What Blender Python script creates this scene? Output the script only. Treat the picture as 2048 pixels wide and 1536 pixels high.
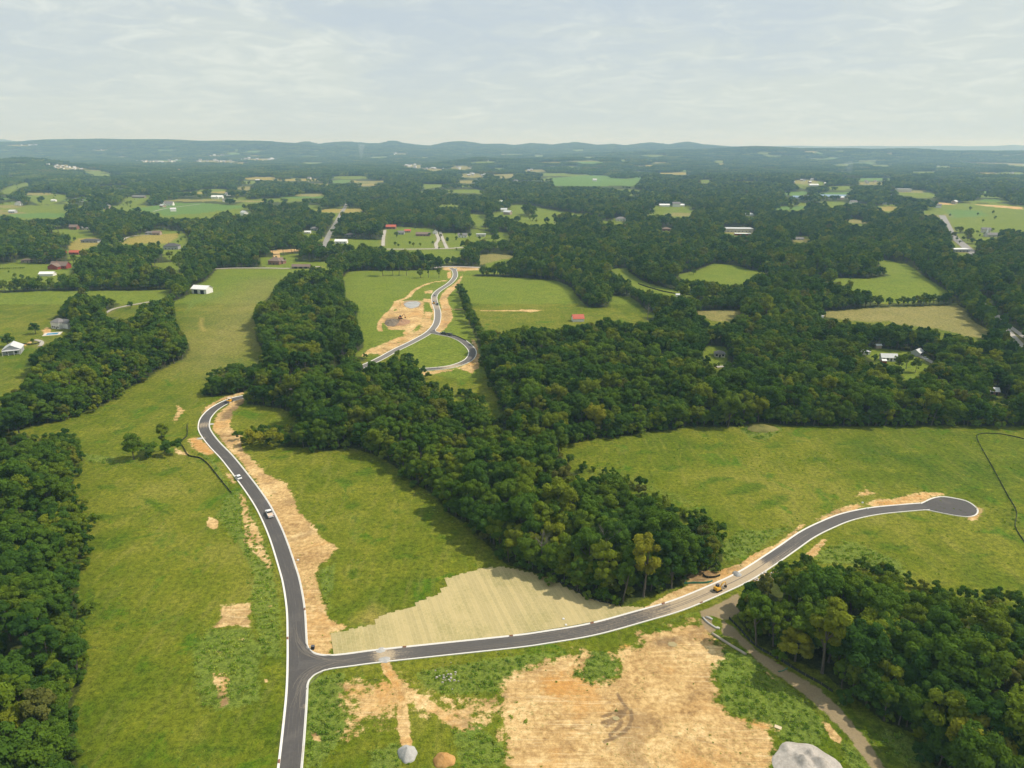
import bpy, math, random
import numpy as np
from mathutils import Vector, Matrix, Quaternion

random.seed(7)
rng = np.random.default_rng(7)
S = bpy.context.scene
for o in list(bpy.data.objects):
    bpy.data.objects.remove(o)
COL = S.collection

# ------------------------------------------------------------------ camera, sky, sun, exposure
H = 150.0                       # flying height of the camera above the meadow
F = 1422.0                      # focal length in pixels of the 2048 px wide photograph
PITCH = math.atan((768 - 291) / F)
cam = bpy.data.cameras.new('camera')
cam.sensor_fit = 'HORIZONTAL'
cam.sensor_width = 36
cam.lens = 36 * F / 2048
cam.clip_start = 1
cam.clip_end = 90000
cam_ob = bpy.data.objects.new('camera', cam)
COL.objects.link(cam_ob)
cam_ob.location = (0, 0, H)
cam_ob.rotation_euler = (math.pi / 2 - PITCH, 0, 0)
S.camera = cam_ob

SUN_EL = math.radians(50)
SUN_AZ = math.radians(84)       # clockwise from +Y: the sun stands to the right
sun_dir = Vector((math.sin(SUN_AZ) * math.cos(SUN_EL), math.cos(SUN_AZ) * math.cos(SUN_EL), math.sin(SUN_EL)))
sl = bpy.data.lights.new('sun', 'SUN')
sl.energy = 4.4
sl.angle = math.radians(0.9)
sl.color = (1.0, 0.92, 0.80)
sun = bpy.data.objects.new('sun', sl)
COL.objects.link(sun)
sun.location = (300, 0, 400)
sun.rotation_euler = (-sun_dir).to_track_quat('-Z', 'Y').to_euler()

S.view_settings.view_transform = 'Standard'
S.view_settings.look = 'None'
S.view_settings.gamma = 1
S.view_settings.exposure = 0.0
S.view_settings.use_curve_mapping = False
S.render.engine = 'CYCLES'
cy = S.cycles
cy.max_bounces = 5
cy.diffuse_bounces = 2
cy.glossy_bounces = 1
cy.transmission_bounces = 2
cy.transparent_max_bounces = 6
cy.volume_bounces = 1
cy.use_denoising = True
cy.sample_clamp_indirect = 4
HAZE_DENSITY = 9.6e-5


class NT:
    """small helper for writing node trees"""
    def __init__(s, tree):
        s.t = tree
        s.n = tree.nodes
        s.l = tree.links

    def node(s, typ, ins=None, **kw):
        nd = s.n.new(typ)
        for k, v in kw.items():
            setattr(nd, k, v)
        for k, v in (ins or {}).items():
            s.set(nd.inputs[k], v)
        return nd

    def set(s, sock, v):
        if isinstance(v, bpy.types.NodeSocket):
            s.l.new(v, sock)
        elif isinstance(v, bpy.types.Node):
            s.l.new(v.outputs[0], sock)
        else:
            if hasattr(sock.default_value, '__len__') and isinstance(v, (tuple, list)) and len(v) == 3 and len(sock.default_value) == 4:
                v = (*v, 1)
            sock.default_value = v

    def math(s, op, a, b=0.0, c=0.0, clamp=False):
        nd = s.node('ShaderNodeMath', operation=op, use_clamp=clamp)
        for i, v in enumerate((a, b, c)):
            s.set(nd.inputs[i], v)
        return nd.outputs[0]

    def mix(s, fac, a, b, typ='MIX'):
        nd = s.node('ShaderNodeMix', data_type='RGBA', blend_type=typ)
        s.set(nd.inputs[0], fac)
        s.set(nd.inputs[6], a)
        s.set(nd.inputs[7], b)
        return nd.outputs[2]

    def noise(s, vec, scale, detail=4.0, rough=0.55, dist=0.0):
        nd = s.node('ShaderNodeTexNoise', {'Vector': vec, 'Scale': scale, 'Detail': detail, 'Roughness': rough, 'Distortion': dist})
        return nd.outputs[0]

    def smooth(s, v, a, b):
        nd = s.node('ShaderNodeMapRange', interpolation_type='SMOOTHSTEP')
        s.set(nd.inputs['Value'], v)
        s.set(nd.inputs['From Min'], a)
        s.set(nd.inputs['From Max'], b)
        return nd.outputs[0]

    def ramp(s, fac, stops):
        nd = s.node('ShaderNodeValToRGB')
        cr = nd.color_ramp
        while len(cr.elements) < len(stops):
            cr.elements.new(0.5)
        for e, (p, c) in zip(cr.elements, stops):
            e.position = p
            e.color = (*c, 1)
        s.set(nd.inputs[0], fac)
        return nd.outputs[0]

    def attr(s, name, out=2):
        return s.node('ShaderNodeAttribute', attribute_name=name).outputs[out]


W = bpy.data.worlds.new('World')
S.world = W
W.use_nodes = True
W.node_tree.nodes.clear()
w = NT(W.node_tree)
sky = w.node('ShaderNodeTexSky', sky_type='NISHITA', sun_disc=False, sun_elevation=SUN_EL, sun_rotation=SUN_AZ,
             altitude=150, air_density=1.0, dust_density=2.0, ozone_density=1.0)
tc = w.node('ShaderNodeTexCoord').outputs['Generated']
sep = w.node('ShaderNodeSeparateXYZ', {0: tc})
zz = w.math('ADD', w.math('MAXIMUM', sep.outputs[2], 0.0), 0.16)
cx = w.math('DIVIDE', sep.outputs[0], zz)
cyv = w.math('DIVIDE', sep.outputs[1], zz)
cvec = w.node('ShaderNodeCombineXYZ', {0: cx, 1: cyv, 2: 0.3}).outputs[0]
n1 = w.noise(cvec, 0.75, 6.0, 0.52, 0.6)
n2 = w.noise(cvec, 4.2, 7.0, 0.62, 0.8)
cover = w.math('ADD', w.math('MULTIPLY', n1, 0.72), w.math('MULTIPLY', n2, 0.28))
cl = w.smooth(cover, 0.37, 0.62)
# thin overcast: pale blue grey veil, creamy white cloud over it
veil = w.mix(0.88, sky.outputs[0], (6.0, 6.85, 7.5))
cloud = w.mix(w.smooth(n2, 0.42, 0.72), (6.8, 7.45, 7.1), (8.3, 8.8, 8.2))
skyc = w.mix(w.math('MULTIPLY', cl, 0.78), veil, cloud)
low = w.smooth(sep.outputs[2], 0.16, 0.0)
skyc = w.mix(w.math('MULTIPLY', low, 0.55), skyc, (6.6, 7.3, 6.9))
bg = w.node('ShaderNodeBackground', {'Color': skyc, 'Strength': 0.1})
w.node('ShaderNodeOutputWorld', {'Surface': bg.outputs[0]})

# ------------------------------------------------------------------ helpers: terrain and camera matching
cp, sp = math.cos(PITCH), math.sin(PITCH)


def smoothstep(a, b, x):
    t = np.clip((x - a) / (b - a), 0, 1)
    return t * t * (3 - 2 * t)


def vnoise(x, y, seed):
    r_ = np.random.default_rng(seed)
    tot = np.zeros_like(x)
    for k in range(7):
        a = r_.uniform(0, 2 * math.pi)
        f = r_.uniform(0.6, 1.6)
        tot = tot + np.sin((x * math.cos(a) + y * math.sin(a)) * f + r_.uniform(0, 6.28))
    return tot / 7 * 1.6


def skyline(pts, dist):
    xs = [p[0] for p in pts]
    zs = [H + dist * (291 - p[1]) / F * (1 / (cp + sp * (768 - p[1]) / F)) * 1.0 for p in pts]
    return np.array([(x - 1024) / F for x in xs]), np.array(zs)


# ridges: distance, width, silhouette in photograph pixels
RIDGES = [
    (9300, 1100, [(-500, 284), (0, 288), (100, 286), (145, 282), (170, 281.5), (250, 281), (330, 282), (440, 284), (520, 286), (560, 286), (612, 290), (650, 296), (760, 300), (2600, 305)]),
    (16500, 1500, [(-500, 278), (0, 280), (60, 279), (92, 284), (110, 280), (142, 283), (165, 287), (300, 296), (820, 291), (870, 291), (1450, 292), (1900, 292), (1940, 292), (1972, 289.5), (2010, 292.5), (2060, 294), (2600, 291)]),
    (10600, 900, [(-400, 310), (590, 302), (612, 290), (636, 286), (655, 291), (690, 286.5), (712, 285.5), (755, 289), (778, 289), (797, 284), (818, 289), (850, 293), (872, 294), (900, 288), (925, 285.5), (945, 287), (965, 291), (1000, 290), (1032, 293), (1062, 289), (1100, 292), (1145, 287), (1182, 292), (1215, 290), (1238, 293), (1285, 287), (1322, 291.5), (1355, 286), (1382, 291), (1440, 296), (1600, 304), (2600, 306)]),
    (7600, 900, [(-400, 318), (1000, 315), (1320, 303), (1430, 298), (1500, 296.5), (1560, 297.5), (1640, 300), (1720, 300), (1800, 300.5), (1860, 304), (1930, 305), (2048, 303), (2600, 303)]),
    (4700, 420, [(-400, 322), (0, 326), (60, 321), (90, 319), (130, 322), (200, 331), (300, 345), (1000, 345), (2600, 345)]),
    (5600, 500, [(-400, 335), (860, 335), (960, 318), (1000, 321), (1100, 320), (1180, 318), (1300, 322), (1500, 330), (2600, 330)]),
]
RDATA = []
for D_, Wd, pts in RIDGES:
    tx, zt = skyline(pts, D_)
    RDATA.append((D_, Wd, tx, np.maximum(zt, 0)))


def height(x, y):
    x = np.asarray(x, float)
    y = np.asarray(y, float)
    r = np.hypot(x, y)
    near = 0.9 * vnoise(x / 75, y / 75, 3) * smoothstep(120, 260, r)
    mid = 5.0 * vnoise(x / 260, y / 260, 5) * smoothstep(700, 1900, r)
    far = 26.0 * np.maximum(vnoise(x / 620, y / 620, 8), -0.15) * smoothstep(2600, 5200, r)
    h = near + mid + far
    front = y > 100
    t = np.where(front, x / np.maximum(y, 100), 0)
    for D_, Wd, tx, zt in RDATA:
        top = np.interp(t, tx, zt)
        top = top * (1 + 0.05 * vnoise(x / 190, y / 800, int(D_) % 97))
        g = np.exp(-((y - D_) / Wd) ** 2)
        h = np.where(front, np.maximum(h, h * (1 - g) + top * g), h)
    return h


def project(x, y, z):
    zc = y * cp - (z - H) * sp
    yc = y * sp + (z - H) * cp
    zc_ = np.where(zc > 1, zc, np.nan)
    return 1024 + F * x / zc_, 768 - F * yc / zc_, zc


_T = np.concatenate([np.geomspace(60, 2500, 60), np.geomspace(2560, 30000, 200)])


def unproject(px, py):
    """photograph pixels -> points on the terrain (first hit of the view ray)"""
    px = np.atleast_1d(np.asarray(px, float))
    py = np.atleast_1d(np.asarray(py, float))
    dx = (px - 1024) / F
    u = (768 - py) / F
    dy = cp + u * sp
    dz = u * cp - sp
    T = _T
    n = len(px)
    lo = np.zeros(n)
    hi = np.zeros(n)
    for c in range(0, n, 64):
        sl_ = slice(c, min(n, c + 64))
        xx = dx[sl_, None] * T[None]
        yy = dy[sl_, None] * T[None]
        below = (H + dz[sl_, None] * T[None]) < height(xx, yy)
        below[:, -1] = True
        k = np.maximum(np.argmax(below, axis=1), 1)
        hi[sl_] = T[k]
        lo[sl_] = T[k - 1]
    for _ in range(22):
        m = (lo + hi) / 2
        below = (H + dz * m) < height(dx * m, dy * m)
        hi = np.where(below, m, hi)
        lo = np.where(below, lo, m)
    m = (lo + hi) / 2
    return np.stack([dx * m, dy * m, height(dx * m, dy * m)], 1)


def at(px, py):
    return Vector(unproject(px, py)[0])


def px_size(py_or_point):
    """metres per photograph pixel at a point"""
    p = py_or_point
    return (p.y * cp - (p.z - H) * sp) / F


def inside(px, py, poly):
    p = np.asarray(poly, float)
    res = np.zeros(px.shape, bool)
    bx = (px >= p[:, 0].min()) & (px <= p[:, 0].max()) & (py >= p[:, 1].min()) & (py <= p[:, 1].max())
    idx = np.nonzero(bx)[0]
    if len(idx) == 0:
        return res
    X = px[idx]
    Y = py[idx]
    r = np.zeros(X.shape, bool)
    n = len(p)
    j = n - 1
    for i in range(n):
        xi, yi, xj, yj = p[i, 0], p[i, 1], p[j, 0], p[j, 1]
        if yi != yj:
            c = ((yi > Y) != (yj > Y)) & (X < (xj - xi) * (Y - yi) / (yj - yi) + xi)
            r ^= c
        j = i
    res[idx] = r
    return res


def seg_dist(X, Y, a, b):
    ax, ay = a
    bx, by = b
    dx, dy = bx - ax, by - ay
    L = dx * dx + dy * dy + 1e-9
    t = np.clip(((X - ax) * dx + (Y - ay) * dy) / L, 0, 1)
    return np.hypot(X - ax - t * dx, Y - ay - t * dy)


def poly_mask(vx, vy, poly, soft):
    """soft 0..1 mask of a world polygon, 0.5 on its outline"""
    p = np.asarray(poly, float)[:, :2]
    out = np.zeros(vx.shape)
    idx = np.nonzero((vx > p[:, 0].min() - soft) & (vx < p[:, 0].max() + soft) & (vy > p[:, 1].min() - soft) & (vy < p[:, 1].max() + soft))[0]
    if len(idx) == 0:
        return out
    X, Y = vx[idx], vy[idx]
    d = np.full(X.shape, 1e9)
    for i in range(len(p)):
        d = np.minimum(d, seg_dist(X, Y, p[i - 1], p[i]))
    d = np.where(inside(X, Y, p), d, -d)
    out[idx] = np.clip(0.5 + d / (2 * soft), 0, 1)
    return out


def line_mask(vx, vy, pts, width, soft):
    p = np.asarray(pts, float)[:, :2]
    out = np.zeros(vx.shape)
    R = width / 2 + soft
    idx = np.nonzero((vx > p[:, 0].min() - R) & (vx < p[:, 0].max() + R) & (vy > p[:, 1].min() - R) & (vy < p[:, 1].max() + R))[0]
    if len(idx) == 0:
        return out
    X, Y = vx[idx], vy[idx]
    d = np.full(X.shape, 1e9)
    for i in range(len(p) - 1):
        d = np.minimum(d, seg_dist(X, Y, p[i], p[i + 1]))
    out[idx] = np.clip(0.5 + (width / 2 - d) / (2 * soft), 0, 1)
    return out


def catmull(pts, step):
    p = [np.asarray(q, float) for q in pts]
    p = [2 * p[0] - p[1]] + p + [2 * p[-1] - p[-2]]
    out = []
    for i in range(1, len(p) - 2):
        n = max(2, int(np.linalg.norm(p[i + 1] - p[i]) / step))
        for k in range(n):
            t = k / n
            out.append(0.5 * ((2 * p[i]) + (-p[i - 1] + p[i + 1]) * t + (2 * p[i - 1] - 5 * p[i] + 4 * p[i + 1] - p[i + 2]) * t * t
                              + (-p[i - 1] + 3 * p[i] - 3 * p[i + 1] + p[i + 2]) * t ** 3))
    out.append(p[-2])
    q = np.array(out)
    # even spacing
    s = np.concatenate([[0], np.cumsum(np.hypot(*np.diff(q[:, :2], axis=0).T))])
    m = max(2, int(s[-1] / step) + 1)
    ss = np.linspace(0, s[-1], m)
    return np.stack([np.interp(ss, s, q[:, i]) for i in range(2)], 1)


def world_path(px_pts, step=2.0):
    a = np.asarray(px_pts, float)
    w_ = unproject(a[:, 0], a[:, 1])
    return catmull(w_[:, :2], step)


def normals2d(p):
    d = np.gradient(p, axis=0)
    d /= np.maximum(np.linalg.norm(d, axis=1, keepdims=True), 1e-9)
    return d, np.stack([d[:, 1], -d[:, 0]], 1)      # tangent, right hand normal


# ------------------------------------------------------------------ helpers: objects
def mesh_obj(name, verts, faces, mat=None, parent=None, smooth=False, link=True):
    me = bpy.data.meshes.new(name)
    me.from_pydata([tuple(map(float, v)) for v in verts], [], [tuple(map(int, f)) for f in faces])
    if mat is not None:
        me.materials.append(mat)
    if smooth:
        me.polygons.foreach_set('use_smooth', [True] * len(me.polygons))
    me.update()
    o = bpy.data.objects.new(name, me)
    if link:
        COL.objects.link(o)
    if parent is not None:
        o.parent = parent
    return o


def quads_mesh(name, V, quads, mats, mat_idx=None, attrs=None, smooth=None):
    me = bpy.data.meshes.new(name)
    nq = len(quads)
    me.vertices.add(len(V))
    me.vertices.foreach_set('co', np.asarray(V, np.float32).ravel())
    me.loops.add(nq * 4)
    me.loops.foreach_set('vertex_index', np.asarray(quads, np.int32).ravel())
    me.polygons.add(nq)
    me.polygons.foreach_set('loop_start', np.arange(0, nq * 4, 4, dtype=np.int32))
    me.polygons.foreach_set('loop_total', np.full(nq, 4, np.int32))
    for m in mats:
        me.materials.append(m)
    if mat_idx is not None:
        me.polygons.foreach_set('material_index', np.asarray(mat_idx, np.int32))
    if smooth is not None:
        me.polygons.foreach_set('use_smooth', np.asarray(smooth, bool))
    for k, v in (attrs or {}).items():
        at_ = me.attributes.new(k, 'FLOAT', 'POINT')
        at_.data.foreach_set('value', np.asarray(v, np.float32))
    me.update()
    me.validate()
    return me


def empty(name, loc, rz=0.0):
    o = bpy.data.objects.new(name, None)
    o.location = loc
    o.rotation_euler = (0, 0, rz)
    o.empty_display_size = 0.5
    COL.objects.link(o)
    return o


def tag(o, label=None, cat=None, group=None, kind=None):
    if label:
        o['label'] = label
    if cat:
        o['category'] = cat
    if group:
        o['group'] = group
    if kind:
        o['kind'] = kind
    return o


class MB:
    """collects boxes, prisms and tubes into one mesh"""
    def __init__(s):
        s.v = []
        s.f = []

    def add(s, v, f):
        b = len(s.v)
        s.v += [tuple(q) for q in v]
        s.f += [tuple(i + b for i in q) for q in f]
        return s

    def box(s, x0, x1, y0, y1, z0, z1, taper=0.0):
        t = taper
        v = [(x0, y0, z0), (x1, y0, z0), (x1, y1, z0), (x0, y1, z0),
             (x0 + t, y0 + t, z1), (x1 - t, y0 + t, z1), (x1 - t, y1 - t, z1), (x0 + t, y1 - t, z1)]
        f = [(3, 2, 1, 0), (4, 5, 6, 7), (0, 1, 5, 4), (1, 2, 6, 5), (2, 3, 7, 6), (3, 0, 4, 7)]
        return s.add(v, f)

    def prism(s, prof, x0, x1):
        """profile of (y, z) swept along x"""
        n = len(prof)
        v = [(x0, y, z) for y, z in prof] + [(x1, y, z) for y, z in prof]
        f = [tuple(range(n - 1, -1, -1)), tuple(range(n, 2 * n))] + [(i, (i + 1) % n, n + (i + 1) % n, n + i) for i in range(n)]
        return s.add(v, f)

    def tube(s, pts, rad, seg=6, cap=True):
        pts = [Vector(p) for p in pts]
        if not hasattr(rad, '__len__'):
            rad = [rad] * len(pts)
        v = []
        f = []
        for i, p in enumerate(pts):
            d = (pts[min(i + 1, len(pts) - 1)] - pts[max(i - 1, 0)])
            d = d.normalized() if d.length > 1e-6 else Vector((0, 0, 1))
            a = d.cross(Vector((1, 0, 0)) if abs(d.x) < 0.8 else Vector((0, 1, 0))).normalized()
            b = d.cross(a)
            for k in range(seg):
                t = 2 * math.pi * k / seg
                v.append(p + a * math.cos(t) * rad[i] + b * math.sin(t) * rad[i])
        for i in range(len(pts) - 1):
            for k in range(seg):
                f.append((i * seg + k, i * seg + (k + 1) % seg, (i + 1) * seg + (k + 1) % seg, (i + 1) * seg + k))
        if cap:
            f.append(tuple(range(seg - 1, -1, -1)))
            f.append(tuple((len(pts) - 1) * seg + k for k in range(seg)))
        return s.add(v, f)

    def wheel(s, x, y, z, r, wd, seg=14):
        return s.tube([(x - wd / 2, y, z), (x + wd / 2, y, z)], r, seg)

    def build(s, name, mat, parent=None, smooth=False):
        return mesh_obj(name, s.v, s.f, mat, parent, smooth)


def new_mat(name):
    m = bpy.data.materials.new(name)
    m.use_nodes = True
    m.node_tree.nodes.clear()
    return m, NT(m.node_tree)


def finish(t, color, rough=0.8, bump=None, bump_strength=0.3, bump_dist=0.2, spec=0.3, metallic=0.0):
    b = t.node('ShaderNodeBsdfPrincipled', {'Base Color': color, 'Roughness': rough, 'Metallic': metallic, 'Specular IOR Level': spec})
    if bump is not None:
        bn = t.node('ShaderNodeBump', {'Height': bump, 'Strength': bump_strength, 'Distance': bump_dist})
        t.l.new(bn.outputs[0], b.inputs['Normal'])
    t.node('ShaderNodeOutputMaterial', {'Surface': b.outputs[0]})


def plain(name, c, rough=0.7, var=0.18, scale=1.2, metallic=0.0, spec=0.3):
    """painted, wooden, metal or plastered surface with slight mottling"""
    m, t = new_mat(name)
    p = t.node('ShaderNodeTexCoord').outputs['Object']
    n = t.noise(p, scale, 5, 0.6)
    col = t.mix(n, tuple(q * (1 - var) for q in c), tuple(min(1, q * (1 + var)) for q in c))
    finish(t, col, rough, n, 0.15, 0.05, spec, metallic)
    return m


# ------------------------------------------------------------------ land use traced over the photograph (pixels of the 2048 x 1536 frame)
OPEN_MAIN = [(154, 1536), (147, 1409), (178, 1327), (154, 1266), (155, 1204), (158, 1150), (167, 1092), (176, 1050), (156, 1011), (148, 990), (146, 949), (164, 912), (156, 881), (125, 865), (91, 873), (73, 884), (52, 868), (30, 880), (0, 892), (0, 885), (26, 864), (62, 854), (130, 841), (156, 828), (195, 818), (234, 794), (250, 779), (281, 766), (312, 745), (339, 732), (370, 716), (380, 698), (370, 672), (352, 646), (346, 604), (365, 596), (378, 589), (382, 575), (392, 570), (406, 565), (422, 552), (432, 539), (430, 537), (533, 534), (562, 527), (592, 522), (675, 524), (682, 532), (650, 532), (640, 534), (620, 532), (616, 540), (582, 539), (577, 547), (548, 572), (548, 585), (517, 610), (503, 635), (512, 650), (510, 675), (525, 700), (517, 717), (490, 724), (458, 721), (456, 745), (430, 745), (409, 760), (407, 786), (422, 793), (453, 789), (490, 786), (496, 790), (495, 809), (526, 812), (560, 817), (583, 825), (596, 838), (592, 852), (560, 859), (536, 856), (505, 862), (484, 869), (480, 890), (489, 895), (562, 895), (614, 895), (656, 902), (700, 895), (745, 908), (771, 921), (802, 942), (817, 958), (836, 971), (872, 994), (890, 1020), (941, 1056), (966, 1081), (988, 1103), (1012, 1128), (1037, 1137), (1100, 1156), (1172, 1194), (1241, 1211), (1247, 1213), (1290, 1197), (1372, 1168), (1383, 1151), (1420, 1140), (1444, 1125), (1447, 1074), (1428, 1042), (1416, 1030), (1369, 1028), (1331, 1016), (1312, 994), (1290, 987), (1253, 969), (1234, 947), (1194, 934), (1150, 934), (1128, 922), (1116, 900), (1128, 891), (1169, 881), (1206, 875), (1253, 872), (1300, 864), (1347, 859), (1378, 853), (1440, 855), (1479, 853), (1500, 847), (1527, 845), (1570, 852), (1685, 853), (1780, 853), (1906, 851), (2048, 853), (2300, 856), (2300, 1300), (2048, 1217), (2001, 1192), (1951, 1192), (1922, 1176), (1887, 1170), (1875, 1185), (1815, 1163), (1780, 1138), (1713, 1128), (1691, 1138), (1653, 1138), (1621, 1128), (1603, 1135), (1565, 1128), (1539, 1141), (1527, 1163), (1492, 1166), (1476, 1208), (1476, 1239), (1511, 1287), (1577, 1318), (1644, 1344), (1685, 1378), (1732, 1413), (1764, 1442), (1837, 1470), (1859, 1496), (1852, 1511), (1875, 1536), (1960, 1640), (2080, 1900), (150, 1900)]
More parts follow.
